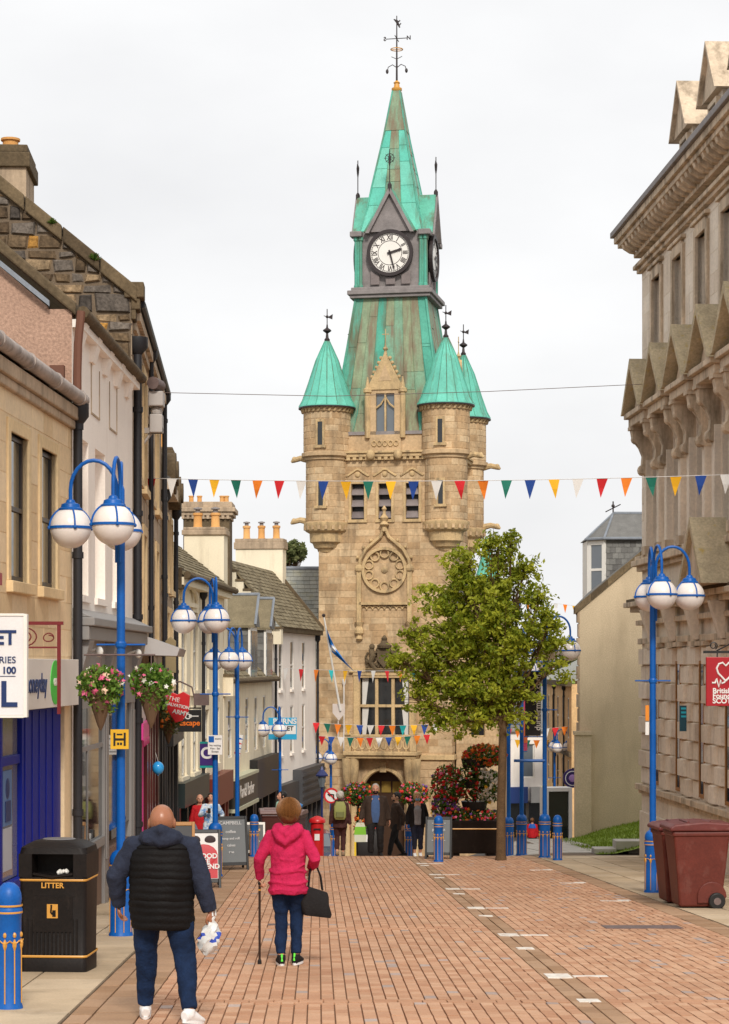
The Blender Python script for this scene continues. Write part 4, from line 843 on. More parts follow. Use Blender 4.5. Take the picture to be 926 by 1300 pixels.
for ang in (0, 90, 180, 270):
    X = Matrix.Rotation(R(ang), 4, 'Z'); yc = -hc + .02; zc = 18.72; rr = .98
    g = MB(); g.X = X; g.prism([(-.98, 19.7), (.98, 19.7), (0, 21.4)], 'y', yc - .1, yc + 1.3); go = g.build('clock_gable', m_lead, cs)
    b = MB(); b.X = X
    for s_ in (-1, 1): b.hexa([(s_ * 1.12, yc - .3, 19.62), (s_ * .95, yc - .3, 19.62), (s_ * .95, yc + .0, 19.62), (s_ * 1.12, yc + .0, 19.62), (s_ * .05, yc - .3, 21.62), (s_ * 0, yc - .3, 21.4), (0, yc + .0, 21.4), (s_ * .05, yc + .0, 21.62)])
    b.build('barge_board', m_lead, go)
    b = MB(); b.X = X
    for s_ in (-1, 1): b.hexa([(s_ * 1.2, yc - .22, 19.7), (s_ * 1.02, yc - .22, 19.66), (s_ * 1.02, yc + 1.6, 19.66), (s_ * 1.2, yc + 1.6, 19.7), (s_ * .08, yc - .22, 21.66), (s_ * .0, yc - .22, 21.5), (0, yc + 1.6, 21.5), (s_ * .08, yc + 1.6, 21.66)], tint=.8)
    b.build('gable_copper', m_cop, go)
    b = MB(); b.X = X; b.lathe([(.1, 21.4), (.1, 21.8), (.04, 21.9)], (0, yc - .2, 0), 8); b.tube([(0, yc - .2, 21.8), (0, yc - .2, 23.4)], .024, 5); b.lathe([(.02, 23.2), (.07, 23.05), (.05, 22.8), (.02, 22.6)], (0, yc - .2, 0), 6)
    b.tube([(.2 * math.cos(R(a)), yc - .2, 23.0 + .2 * math.sin(R(a))) for a in range(0, 361, 24)], .018, 5)
    for a in range(0, 180, 45): b.tube([(-.26 * math.cos(R(a)), yc - .2, 23.0 - .26 * math.sin(R(a))), (.26 * math.cos(R(a)), yc - .2, 23.0 + .26 * math.sin(R(a)))], .012, 4)
    b.build('gable_finial', m_finial, go)
    def disc(r0, r1, ya, yb, n=40, mm=None, name='', par=None, tint=.5):
        q = MB(); q.X = X
        vs = []
        for y_ in (ya, yb):
            for r_ in (r0, r1):
                for i in range(n): vs.append((r_ * math.cos(2 * math.pi * i / n), y_, zc + r_ * math.sin(2 * math.pi * i / n)))
        fs = []
        for i in range(n):
            j = (i + 1) % n; fs += [(n + i, n + j, j, i), (2 * n + i, 2 * n + j, 3 * n + j, 3 * n + i), (n + i, 3 * n + i, 3 * n + j, n + j), (i, j, 2 * n + j, 2 * n + i)]
        q.add(vs, fs); return q.build(name, mm, par)
    f_ = disc(.0005, .95, yc - .1, yc - .13, mm=m_face, name='clock_face', par=cs)
    disc(.9, 1.06, yc - .05, yc - .2, mm=m_finial, name='bezel', par=f_); disc(.535, .56, yc - .13, yc - .138, mm=m_finial, name='chapter_ring', par=f_); disc(.83, .845, yc - .13, yc - .138, mm=m_finial, name='minute_ring', par=f_)
    nums = ['XII', 'I', 'II', 'III', 'IIII', 'V', 'VI', 'VII', 'VIII', 'IX', 'X', 'XI']
    if ang in (0, 90):
        for i, s_ in enumerate(nums):
            a = R(90 - 30 * i); n_ = text(s_, .3, m_finial, f_, X @ Vector((.69 * math.cos(a), yc - .136, zc + .69 * math.sin(a))), (X @ Matrix.Rotation(R(90), 4, 'X') @ Matrix.Rotation(R(-30 * i), 4, 'Z')).to_euler(), name='numeral', bold=.008, sx=.75)
        for i in range(60): a = R(6 * i); q = MB(); q.X = X; q.box(.86 * math.cos(a) - .012, .86 * math.cos(a) + .012, yc - .14, yc - .13, zc + .86 * math.sin(a) - .012, zc + .86 * math.sin(a) + .012); q.build('minute_dot', m_finial, f_)
    def hand(a, L_, w0, w1, nm):
        q = MB(); q.X = X @ Matrix.Translation((0, 0, zc)) @ Matrix.Rotation(R(a), 4, 'Y'); q.prism([(-w0, -.12), (w0, -.12), (w1, L_ * .75), (w1 * 1.7, L_ * .8), (0, L_), (-w1 * 1.7, L_ * .8), (-w1, L_ * .75)], 'y', yc - .19, yc - .17); q.build(nm, m_finial, f_)
    hand(74, .58, .05, .045, 'hour_hand'); hand(165, .82, .04, .03, 'minute_hand')
    b = MB(); b.X = X; b.prism([(-.92, 17.3), (-.5, 17.3), (-.5, 17.72), (-.92, 17.95)], 'y', yc - .06, yc); b.prism([(.5, 17.3), (.92, 17.3), (.92, 17.95), (.5, 17.72)], 'y', yc - .06, yc); b.box(-.22, .22, yc - .06, yc, 17.3, 17.62); b.build('carved_panel', m_louv, cs, bevel=.03)
# spire
sp = [(19.75, 1.45), (20.5, 1.22), (21.9, .98), (24.3, .52), (26.5, .16)]
b = MB()
def octo(a): return [(a * x, a * y) for x, y in ((-1, -1), (1, -1), (1, 1), (-1, 1))]
for (za, ha), (zb_, hb_) in zip(sp[:-1], sp[1:]): b.hexa([(*p, za) for p in octo(ha)] + [(*p, zb_) for p in octo(hb_)])
so = b.build('spire', m_cop, T)
def hs(z):
    for (za, ha), (zb_, hb_) in zip(sp[:-1], sp[1:]):
        if z <= zb_: return ha + (hb_ - ha) * (z - za) / (zb_ - za)
    return .16
for fi in range(2):
    for i, (f0, f1) in enumerate(((-1, -.36), (-.36, .36), (.36, 1))):
        zs = [19.8] + [z + rnd.uniform(-.25, .25) for z in (20.9, 21.9, 22.9, 23.7)] + [24.6]
        for za, zb_ in zip(zs[:-1], zs[1:]):
            a, c = hs(za), hs(zb_); pa = lambda f, hh, e: ((f * hh, -hh - e) if fi == 0 else (hh + e, f * hh)); g = .015; q = MB()
            q.add([(*pa(f0, a, 0), za), (*pa(f1, a, 0), za), (*pa(f1, c, 0), zb_), (*pa(f0, c, 0), zb_), (*pa(f0 + g, a, .03), za), (*pa(f1 - g, a, .03), za), (*pa(f1 - g, c, .012), zb_), (*pa(f0 + g, c, .012), zb_)], [(4, 5, 6, 7), (0, 1, 5, 4), (1, 2, 6, 5), (2, 3, 7, 6), (3, 0, 4, 7)], 0, rnd.random()); q.build('copper_sheet', m_cop2 if i == 1 else m_copc, so)
b = MB(); b.hexa([(*p, 24.6) for p in octo(hs(24.6) + .035)] + [(*p, 26.5) for p in octo(.19)]); b.build('spire_cap', m_cop2, so)
b = MB()
for sx, sy in ((-1, -1), (1, -1), (1, 1), (-1, 1)): b.tube([(sx * a * 1.01, sy * a * 1.01, z) for z, a in sp], .05, 6)
b.build('hip_roll', m_cop, so, smooth=True)
b = MB(); b.lathe([(.2, 26.5), (.24, 26.55), (.24, 26.65), (.14, 26.7), (.12, 26.85), (.16, 26.9), (.06, 27.0)], (0, 0, 0), 12); b.build('spire_collar', m_gold, T, smooth=True)
b = MB(); b.tube([(0, 0, 26.9), (0, 0, 30.0)], [.05, .022], 8); wv = b.build('weather_vane', m_finial, T)
b = MB(); b.tube([(-.5, 0, 28.95), (.5, 0, 28.95)], .02, 5); b.tube([(0, -.5, 28.95), (0, .5, 28.95)], .02, 5); b.build('compass_arms', m_finial, wv)
text('N', .26, m_finial, wv, (.56, 0, 28.95), bold=.01); text('S', .26, m_finial, wv, (-.56, 0, 28.95), bold=.01, sx=-1)
b = MB(); b.tube([(.28 * math.cos(R(a)), .28 * math.sin(R(a)), 28.45) for a in range(0, 361, 24)], .022, 5); b.tube([(-.28, 0, 28.45), (.28, 0, 28.45)], .018, 5); b.build('crown_ring', m_gold, wv)
b = MB()
for s_ in (-1, 1): b.tube([(0, 0, 27.6), (s_ * .2, 0, 27.75), (s_ * .4, 0, 27.65), (s_ * .45, 0, 27.4)], .02, 5); b.ball((s_ * .45, 0, 27.45), .07, 7, 5, sc=(1, 1, 1.6)); b.tube([(0, 0, 28.0), (s_ * .25, 0, 28.12)], .016, 5)
b.build('scroll_leaf', m_finial, wv)
b = MB(); b.tube([(-.14, 0, 29.85), (0, 0, 29.75), (.14, 0, 29.45)], [.02, .07, .03], 6); b.tube([(.04, 0, 29.7), (.16, 0, 29.78)], .03, 5); b.tube([(.12, 0, 29.55), (.2, 0, 29.65)], .025, 5); b.build('vane_beast', m_finial, wv)
# blind rose window with ogee hood
xr, zr = 0, 4.28
def ringm(r0, r1, ya, yb, n, m, nm, z_=zr):
    q = MB(); vs = [(xr + r_ * math.cos(2 * math.pi * i / n), y_, z_ + r_ * math.sin(2 * math.pi * i / n)) for y_ in (ya, yb) for r_ in (r0, r1) for i in range(n)]
    fs = []
    for i in range(n): j = (i + 1) % n; fs += [(2 * n + i, 2 * n + j, 3 * n + j, 3 * n + i), (n + i, 3 * n + i, 3 * n + j, n + j), (i, j, 2 * n + j, 2 * n + i)]
    q.add(vs, fs); return q.build(nm, m, T)
b = MB(); b.box(xr - 1.2, xr + 1.2, -h - .05, -h + .02, 2.75, 4.6); b.build('rose_panel', m_towerA, T)
ringm(.9, 1.03, -h - .0, -h - .2, 36, m_towert, 'rose_ring')
for k in range(10):
    a = R(36 * k + 18); b = MB(); b.tube([(xr + .74 * math.cos(a) + .19 * math.cos(R(t)) , -h - .1, zr + .74 * math.sin(a) + .19 * math.sin(R(t))) for t in range(0, 361, 30)], .04, 5); b.build('rose_cusp', m_towert, T)
b = MB(); b.lathe([(.16, 0), (.14, .06), (.04, .1)], (0, 0, 0), 10); b.v = [(xr + p[0], -h - .05 - p[2], zr + p[1]) for p in b.v]; b.build('rose_boss', m_towert, T)
for s_ in (-1, 1):
    b = MB(); b.box(xr + s_ * 1.15 - .1, xr + s_ * 1.15 + .1, -h - .2, -h, 1.9, 4.4); b.lathe([(.05, 1.1), (.16, 1.2), (.1, 1.35), (.2, 1.45), (.2, 1.6), (.13, 1.75), (.22, 1.95)], (xr + s_ * 1.15, -h - .1, 0), 8); b.ball((xr + s_ * 1.15, -h - .12, 4.35), .2, 8, 6); b.build('hood_shaft', m_towert, T)
    b = MB(); b.tube([(xr + s_ * 1.15, -h - .1, 4.3), (xr + s_ * 1.1, -h - .12, 4.75), (xr + s_ * .85, -h - .13, 5.2), (xr + s_ * .5, -h - .13, 5.5), (xr + s_ * .2, -h - .13, 5.75), (xr, -h - .13, 6.2)], .085, 6); b.build('ogee_hood', m_towert, T)
    for (dx, dz) in ((1.22, 4.85), (.95, 5.3), (.6, 5.6)): b = MB(); b.ball((xr + s_ * dx, -h - .14, dz), .08, 6, 5); b.build('crocket', m_towert, T)
b = MB(); b.lathe([(.12, 6.0), (.1, 6.2), (.24, 6.3), (.1, 6.45), (.2, 6.6), (.08, 6.75), (.06, 6.9), (.12, 7.0), (.02, 7.15)], (xr, -h - .16, 0), 8); b.build('ogee_finial', m_towert, T)
b = MB(); b.box(xr - 1.15, xr + 1.15, -h - .2, -h, 2.72, 2.84); b.build('rose_sill', m_towert, T)
for k in range(8): b = MB(); xx = xr - .95 + k * .27; b.tube([(xx + .13 * math.cos(R(a)), -h - .06, 2.52 + .13 * math.sin(R(a))) for a in range(180, -1, -30)], .035, 5); b.build('arcade_arch', m_towert, T)
# coat of arms
b = MB(); b.prism([(xr - .3, .75), (xr + .3, .75), (xr + .3, .25), (xr, -.1), (xr - .3, .25)], 'y', -h - .26, -h); b.lathe([(.3, .78), (.34, .9), (.2, 1.0), (.1, 1.12), (.14, 1.22), (.03, 1.36)], (xr, -h - .14, 0), 8)
for s_ in (-1, 1):
    b.tube([(xr + s_ * .42, -h - .12, -.15), (xr + s_ * .62, -h - .16, .15), (xr + s_ * .5, -h - .18, .45), (xr + s_ * .6, -h - .18, .75)], [.1, .12, .15, .1], 8); b.ball((xr + s_ * .55, -h - .2, .85), .13, 8, 6); b.tube([(xr + s_ * .5, -h - .2, .5), (xr + s_ * .32, -h - .26, .62)], .06, 6); b.tube([(xr + s_ * .7, -h - .12, .1), (xr + s_ * .85, -h - .12, .4), (xr + s_ * .75, -h - .12, .6)], .045, 6)
for _ in range(60): a = rnd.uniform(-.85, .85); b.ball((xr + a, -h - .1, rnd.uniform(-.15, .95 - .7 * abs(a))), rnd.uniform(.05, .1), 6, 5)
b.box(xr - .85, xr + .85, -h - .2, -h, -.28, -.13); b.build('coat_of_arms', m_skew, T)
b = MB(); b.box(-1.6, 1.6, -h - .18, -h, -.3, -.12); b.box(-1.45, 1.45, -h - .1, -h, -.45, -.3); b.build('label_mould', m_towert, T)
# oriel window
x0, x1, z0, z1 = ori
b = MB(); b.box(x0 - .3, x0, -h - .12, -h + .3, z0, z1 + .1); b.box(x1, x1 + .3, -h - .12, -h + .3, z0, z1 + .1); b.box(x0 - .3, x1 + .3, -h - .16, -h + .3, z1 + .1, z1 + .25); b.box(x0, x1, -h - .12, -h + .3, z1, z1 + .1); b.build('oriel_surround', m_towert, T, bevel=.02)
b = MB()
for t in (1 / 3, 2 / 3): xm = x0 + (x1 - x0) * t; b.box(xm - .07, xm + .07, -h - .03, -h + .25, z0, z1)
b.box(x0, x1, -h - .01, -h + .25, -1.86, -1.74); b.build('oriel_mullion', m_towert, T)
for i in range(3):
    for za, zb_ in ((z0, -1.86), (-1.74, z1)):
        xa, xb = x0 + (x1 - x0) * i / 3 + .07, x0 + (x1 - x0) * (i + 1) / 3 - .07
        b = MB(); b.box(xa, xb, -h + .14, -h + .16, za, zb_); b.build('oriel_pane', m_glass, T)
        if i != 1: b = MB(); s_ = xa if i == 0 else xb - .3; b.prism([(s_, za), (s_ + (.16 if i == 0 else .3), za), (s_ + .3, zb_), (s_, zb_)] if i == 0 else [(s_ + .14, za), (s_ + .3, za), (s_ + .3, zb_), (s_, zb_)], 'y', -h + .11, -h + .135); b.build('curtain', flat('white curtain', (.62, .60, .56), .9), T)
# balcony and porch
b = MB(); b.box(-1.68, 1.68, -h - 1.2, -h - .02, -3.98, -3.8); b.box(-1.58, 1.58, -h - 1.1, -h - .02, -4.12, -3.98); b.build('balcony_slab', m_towert, T, bevel=.03)
b = MB(); b.box(-1.62, 1.62, -h - 1.16, -h - 1.0, -3.17, -3.05); b.box(-1.62, -1.32, -h - 1.16, -h - .9, -3.8, -3.0); b.box(1.32, 1.62, -h - 1.16, -h - .9, -3.8, -3.0); b.build('balcony_rail', m_towert, T, bevel=.02)
for k in range(8): b = MB(); xx = -1.155 + k * .33; b.tube([(xx + .14 * math.cos(R(a)), -h - 1.08, -3.48 + .22 * math.sin(R(a))) for a in range(0, 361, 30)], .045, 5); b.box(xx - .03, xx + .03, -h - 1.1, -h - 1.04, -3.8, -3.17); b.build('pierced_baluster', m_towert, T)
for xx in (-1.53, -1.25, 1.25, 1.53):
    b = MB(); b.lathe([(.2, TB), (.2, TB + .7), (.13, TB + .8), (.13, -5.2), (.2, -5.0), (.22, -4.7), (.25, -4.12)], (xx, -h - .85, 0), 12); b.build('porch_column', m_towert, T, smooth=True)
b = MB()
for s_ in (0, 1):
    pass
n = 16; xc = 0
arch = [(xc + .95 * math.cos(R(180 - 180 * i / n)), -5.75 + .95 * math.sin(R(180 - 180 * i / n)) * 1.15) for i in range(n + 1)]
b.prism([(-1.53, TB), (-.95, TB)] + arch + [(.95, TB), (1.53, TB), (1.53, -4.12), (-1.53, -4.12)], 'y', -h - .35, -h - .05); b.build('porch_wall', m_towerA, T)
b = MB(); b.tube([(xc + 1.02 * math.cos(R(180 - 180 * i / n)), -h - .38, -5.75 + 1.15 * math.sin(R(180 - 180 * i / n))) for i in range(n + 1)], .1, 6); b.box(xc - .14, xc + .14, -h - .5, -h - .35, -4.75, -4.3); b.build('arch_moulding', m_towert, T)
b = MB(); b.box(-.9, .9, -h + .42, -h + .49, TB, -4.6); b.build('door', flat('dark oak door', (.06, .028, .014), .5), T)
b = MB()
for k in range(3): b.box(-.72 + k * .5, -.3 + k * .5, -h + .38, -h + .42, -5.7, -5.2)
b.build('fanlight', flat('amber glass', (.30, .20, .05), .2), T)
pipe(T, -1.85, -h - .1, -3.9, -.6, .035, m_sign)
# attached council range to the right, mostly behind the tree
Rg = thing('council_range', 'tan stone range with small green turret behind the tree', 'building', (TX, TY, TB), R(-11), zworld=True)
og = [(3.7 + k * 1.6, 4.4 + k * 1.6, za, za + 2.0) for k in range(1) for za in (-3.2, .2)]
wl = wall(Rg, 3.1, 5.0, TB, 2.6, og, m_towerA, y0=-2.2); ashlar(Rg, 3.1, 5.0, -7, 2.5, og, m_towerA, y=-2.2, course=.32, bw=.7, limit=0, host=wl)
for o_ in og: sash(Rg, *o_, -2.05, m_towert, m_glass, bars=1)
b = MB(); b.box(3.1, 4.99, -1.8, 1.5, TB, 2.59); b.build('range_body', m_towerA, Rg); b = MB(); b.prism([(3.1, 2.6), (5.2, 2.6), (4.4, 4.0), (3.1, 4.0)], 'y', -2.3, 1.5); b.build('range_roof', m_slate, Rg)
b = MB(); b.lathe([(.5, 1.6), (.6, 3.4), (.65, 3.5)], (4.5, -2.3, 0), 16); b.build('turret', m_towerA, Rg, smooth=True); b = MB(); b.lathe([(.7, 3.5), (.5, 4.0), (.04, 5.7)], (4.5, -2.3, 0), 12); b.build('turret_cone', m_copc, Rg)
# flagpole and saltire
fp = thing('flag_pole', 'slanting white flagpole on the tower front', 'flagpole', (-1.17, 92.6, -2.0))
b = MB(); pa, pb = Vector((.1, .85, 0)), Vector((-.62, -.4, 4.2)); b.tube([pa, pb], [.05, .035], 8); b.build('pole', m_white, fp, smooth=True); b = MB(); b.ball(pb, .08, 8, 6); b.build('pole_cap', m_finial, fp)
b = MB(); b.prism([(-.25, .3), (.3, .3), (.3, -.1), (.03, -.45), (-.25, -.1)], 'y', .9, 1.05); b.tube([(.0, .95, -.45), (0, .95, -1.2)], .03, 5); b.build('shield_bracket', flat('white shield', (.6, .52, .47), .6), fp)
m_salt = flat('saltire blue', (.01, .19, .62), .8); m_wcloth = flat('white cloth', (.75, .73, .70), .85)
sf = thing('saltire_flag', 'limp blue and white saltire flag hanging from the slanting pole', 'flag', (-1.17, 92.6, -2.0))
vs = []; fs = []; nu, nv = 10, 14; mi = []
b = MB()
for y_ in (0, .012):
    for j in range(nv + 1):
        for i in range(nu + 1):
            s_, t = i / nu, j / nv; base = pb.lerp(pa, .05 + .30 * t)
            x = base.x + s_ * (.35 + .85 * t); z = base.z - s_ * (1.15 - .1 * t) - .05; y = base.y + .09 * math.sin(s_ * 9 + t * 3) + y_
            vs.append((x, y, z))
K_ = (nu + 1) * (nv + 1)
for j in range(nv):
    for i in range(nu):
        a = j * (nu + 1) + i; s_, t = (i + .5) / nu, (j + .5) / nv; m_i = 1 if abs(s_ - t) < .1 or abs(s_ + t - 1) < .1 else 0
        b_ = [a, a + 1, a + nu + 2, a + nu + 1]; fs.append((b_, m_i)); fs.append(([k + K_ for k in reversed(b_)], m_i))
b.v = vs
for f, m_i in fs: b.f.append(f); b.m.append(m_i); b.t.append(.5)
b.build('flag_cloth', [m_salt, m_wcloth], sf, smooth=True)
# ================================================================ RIGHT: bank building
dk = (7.83, 31.3); dc = (6.80, 51.5)
Bk, LK = frame('bank_building', 'grand classical stone building with pedimented windows on the right', dc, dk, zb=-4.75)
sp_ = 2.5; xs = [2.0 + sp_ * k for k in range(8)]
w2 = [(x - .5, x + .5, 7.0, 9.15) for x in xs]; w1 = [(x - .6, x + .6, 2.75, 5.55) for x in xs]; w0 = [(x - .26, x + .26, -2.8, .1) for x in xs]
wl = wall(Bk, 0, LK, -4.75, 10.4, w0 + w1 + w2, m_bank, th=.5)
kx = lambda b: b[0]
ashlar(Bk, 0, LK, 6.6, 9.6, [(a - .24, b - -.24, c - .2, d + .26) for a, b, c, d in w2], m_bank, course=.42, bw=.85, proud=.006, joint=.008, host=wl, limit=150, key=kx)
ashlar(Bk, 0, LK, 2.72, 5.95, [(x - .95, x + .95, 2.7, 6.1) for x in xs], m_bank, course=.42, bw=.6, proud=.008, joint=.008, host=wl, limit=90, key=kx)
ashlar(Bk, 0, LK, -4.7, -3.05, [], m_bank, course=.55, bw=1.1, proud=.012, joint=.01, host=wl, limit=60, key=kx)
b = MB(); b.box(0, .5, .5, 12, -4.75, 10.4); b.box(.5, LK, 11.5, 12, -4.75, 10.4); ends = b.build('end_wall', m_bank, Bk)
for i in range(0, 34):
    pass
def band(z0, z1, out_, name='string_course', m=None, x0=None): b = MB(); b.box(-out_, LK, -out_, 0, z0, z1); b.box(-out_, 0, 0, 6, z0, z1); return b.build(name, m or m_bankd, Bk, bevel=.015)
band(-3.02, -2.88, .16); band(-3.12, -3.02, .08); band(-4.75, -3.55, .06, 'plinth', m_bank)
band(.52, .66, .1); band(.98, 1.1, .14); band(1.3, 1.42, .26, 'ground_cornice'); band(1.42, 1.54, .4, 'ground_cornice', m_bankd); band(1.54, 1.62, .34, 'ground_cornice', m_skew)
band(2.3, 2.42, .12); band(2.42, 2.56, .24, 'sill_course'); band(2.56, 2.66, .16, 'sill_course')
band(6.62, 6.72, .1); band(9.6, 9.7, .12); band(9.7, 9.8, .2)
band(10.0, 10.12, .18, 'main_cornice'); band(10.3, 10.42, .52, 'main_cornice'); band(10.42, 10.58, .6, 'main_cornice'); band(10.58, 10.72, .68, 'main_cornice', m_lead)
for k in range(48):
    x = -.1 + k * .42; b = MB(); b.prism([(-.5, 10.3), (-.18, 10.3), (-.18, 10.08), (-.3, 10.1), (-.46, 10.2)], 'x', x, x + .2); b.build('modillion', m_bankd, Bk)
for k in range(20): b = MB(); x = .5 + k * 1.0; b.box(x, x + .05, -.03, 0, 9.82, 10.0); b.box(x + .12, x + .17, -.03, 0, 9.82, 10.0); b.build('triglyph', m_bankd, Bk)
m_orange = flat('orange timber frame', (.38, .17, .05), .5)
for x in xs:
    # top floor
    b = MB(); surround(b, x - .5, x + .5, 7.0, 9.15, .18, -.04, True, .08); b.box(x - .78, x + .78, -.12, .02, 9.42, 9.5); b.build('window_surround', m_bankd, Bk, bevel=.012); sash(Bk, x - .5, x + .5, 7.0, 9.15, .3, flat('bank sash', (.28, .24, .2), .5) if x == xs[0] else bpy.data.materials['bank sash'], m_glassb)
    # first floor aedicule
    sash(Bk, x - .6, x + .6, 2.75, 5.55, .3, bpy.data.materials['bank sash'], m_glassb, bars=1)
    ae = MB()
    for s_ in (-1, 1): ae.box(x + s_ * .78 - .13, x + s_ * .78 + .13, -.16, .1, 2.66, 4.9)
    ae.box(x - .66, x + .66, -.06, .1, 5.5, 5.75); ao = ae.build('aedicule', m_bank, Bk, bevel=.015)
    for s_ in (-1, 1):
        xx = x + s_ * .8; b = MB(); pr_ = [(-.16, 4.55), (-.3, 4.6), (-.3, 4.72), (-.24, 4.8), (-.22, 5.0), (-.3, 5.2), (-.46, 5.4), (-.5, 5.62), (.0, 5.62), (.0, 4.55)]; b.prism(pr_, 'x', xx - .13, xx + .13); b.ball((xx, -.24, 4.66), .13, 8, 6, sc=(1.1, .8, 1)); b.ball((xx, -.38, 5.4), .12, 8, 6, sc=(1.15, 1, 1)); b.build('console_bracket', m_bankd, ao, bevel=.01)
        b = MB(); b.box(xx - .17, xx + .17, -.54, 0, 5.62, 5.7); b.box(xx - .2, xx + .2, -.2, 0, 2.64, 2.85); b.build('bracket_cap', m_bankd, ao)
    b = MB(); b.box(x - 1.08, x + 1.08, -.62, .0, 5.9, 6.02); b.box(x - 1.0, x + 1.0, -.52, 0, 5.7, 5.9); b.build('pediment_base', m_bankd, ao, bevel=.015)
    b = MB(); b.prism([(x - .85, 6.02), (x + .85, 6.02), (x, 6.85)], 'y', -.42, 0); b.build('tympanum', m_bankd, ao)
    for s_ in (-1, 1): b = MB(); b.hexa([(x + s_ * 1.16, -.68, 6.0), (x + s_ * .98, -.68, 6.02), (x + s_ * .98, 0, 6.02), (x + s_ * 1.16, 0, 6.0), (x + s_ * .0, -.68, 7.22), (x, -.68, 7.0), (x, 0, 7.0), (x, 0, 7.22)]); b.build('pediment_slope', m_bankm, ao)
    # ground floor: timber frame, rusticated blocks either side
    sash(Bk, x - .26, x + .26, -2.8, .1, -.03, m_orange, m_glass, rail=.7, fw=.06)
    for k in range(8):
        za = -2.86 + k * .41
        for s_ in (-1, 1):
            wide = k % 2 == 1; xa, xb = sorted((x + s_ * .28, x + s_ * (.86 if not wide else .95))); pr_ = .10 if wide else .035
            b = MB(); b.tint = rnd.random(); b.stone([(xa, za + .01), (xb, za + .01), (xb, za + .395), (xa, za + .395)], .0, -pr_, .02); b.build('rusticated_block', m_bank, Bk)
        b = MB(); b.tint = rnd.random(); xa, xb = x + .97, x + sp_ - .97; b.stone([(xa, za + .01), (xb, za + .01), (xb, za + .395), (xa, za + .395)], .0, -(.035 if k % 2 else .10), .02); b.build('rusticated_block', m_bank, Bk)
    b = MB(); b.prism([(-.42, 1.3), (-.1, 1.3), (-.1, .55), (-.2, .55)], 'x', x - .13, x + .13); b.build('keystone_bracket', m_bank, Bk, bevel=.01)
    b = MB(); b.box(x - .8, x + .8, -.16, 0, .42, .52); b.build('window_head', m_bankd, Bk)
for k in range(8):
    za = -2.86 + k * .41; b = MB(); b.tint = rnd.random(); b.stone([(.02, za + .01), (1.03, za + .01), (1.03, za + .395), (.02, za + .395)], .0, -(.10 if k % 2 else .035), .02); b.build('rusticated_block', m_bank, Bk)
# doorway hood nearer the camera
b = MB(); xd = 8.5; b.prism([(xd + .2, 1.62), (xd + 2.2, 1.62), (xd + 1.2, 2.75)], 'y', -.75, -.1); b.build('door_pediment', m_bankd, Bk, bevel=.02)
for s_ in (-1, 1): b = MB(); xc_ = xd + 1.2; b.hexa([(xc_ + s_ * 1.15, -.85, 1.6), (xc_ + s_ * .98, -.85, 1.62), (xc_ + s_ * .98, -.1, 1.62), (xc_ + s_ * 1.15, -.1, 1.6), (xc_, -.85, 2.95), (xc_, -.85, 2.75), (xc_, -.1, 2.75), (xc_, -.1, 2.95)]); b.build('door_pediment_slope', m_bankm, Bk)
# roof and pedimented dormers
b = MB(); b.prism([(-.1, 10.7), (2.0, 12.6), (6, 13.2), (12.1, 10.7)], 'x', .2, LK); b.build('roof', m_slate, Bk)
for x in (4.2, 7.2, 10.2):
    b = MB(); b.box(x - .6, x + .6, .25, 2.6, 10.7, 12.0); do = b.build('roof_dormer', m_bank, Bk)
    b = MB(); b.prism([(x - .8, 12.0), (x + .8, 12.0), (x, 13.0)], 'y', .1, 2.9); b.build('dormer_pediment', m_bankd, do)
    for s_ in (-1, 1): b = MB(); b.hexa([(x + s_ * .92, 0, 11.96), (x + s_ * .78, 0, 12.0), (x + s_ * .78, 3, 12.0), (x + s_ * .92, 3, 11.96), (x, 0, 13.16), (x, 0, 13.02), (x, 3, 13.02), (x, 3, 13.16)]); b.build('dormer_slope', m_bankd, do)
    b = MB(); b.box(x - .42, x - .34, .15, .25, 10.9, 11.8); b.box(x + .34, x + .42, .15, .25, 10.9, 11.8); b.box(x - .42, x + .42, .15, .25, 11.8, 11.9); b.build('dormer_surround', m_bankd, do)
    b = MB(); b.box(x - .34, x + .34, .2, .24, 10.9, 11.8); b.build('dormer_pane', m_glassb, do)
# ================================================================ RIGHT: beige gable house
Sg = thing('beige_gable_house', 'beige rendered gable house with slated dormer beyond the bank', 'house', (6.85, 67.0, -5.65), 0, zworld=True)
b = MB(); b.prism([(0, -5.65), (0, 1.85), (4.4, 5.55), (8.8, 1.85), (8.8, -5.65)], 'y', 0, .4); b.build('gable_wall', m_hbeige, Sg)
b = MB(); b.prism([(0, -8), (8.8, -8), (8.8, 1.8), (4.4, 5.4), (0, 1.8)], 'y', .4, 12); b.v = [(x + (y - .4) * .12 * (1 if x < 1 else 0), y, z) for x, y, z in b.v]; b.build('house_body', m_hbeige, Sg)
f_ = lambda x: 1.85 + .84 * x
for i in range(9): xa, xb = -.15 + i * .52, .36 + i * .52; b = MB(); b.prism([(xa, f_(xa) - .08), (xb, f_(xb) - .08), (xb, f_(xb) + .14), (xa, f_(xa) + .14)], 'y', -.08, .42, tint=rnd.random()); b.build('coping_stone', m_skew, Sg)
b = MB(); b.hexa([(-.15, .42, 1.74), (4.4, .42, 5.55), (4.4, 12, 5.55), (1.2, 12, 1.74), (-.15, .42, 1.86), (4.4, .42, 5.67), (4.4, 12, 5.67), (1.2, 12, 1.86)]); b.build('roof', m_slate, Sg)
for i in range(16):
    z0 = -5.4 + i * .45; b = MB(); b.box(-.07 if i % 2 else -.04, .0, -.02, .35, z0 + .02, z0 + .43, tint=rnd.random()); b.build('quoin', m_stoneC, Sg)
b = MB(); b.box(-.16, .34, -.35, .1, -5.65, -2.2); b.box(-.2, .38, -.4, .1, -2.2, -2.08); b.build('buttress', m_hbeige, Sg)
cx, cy = 1.55, 2.6
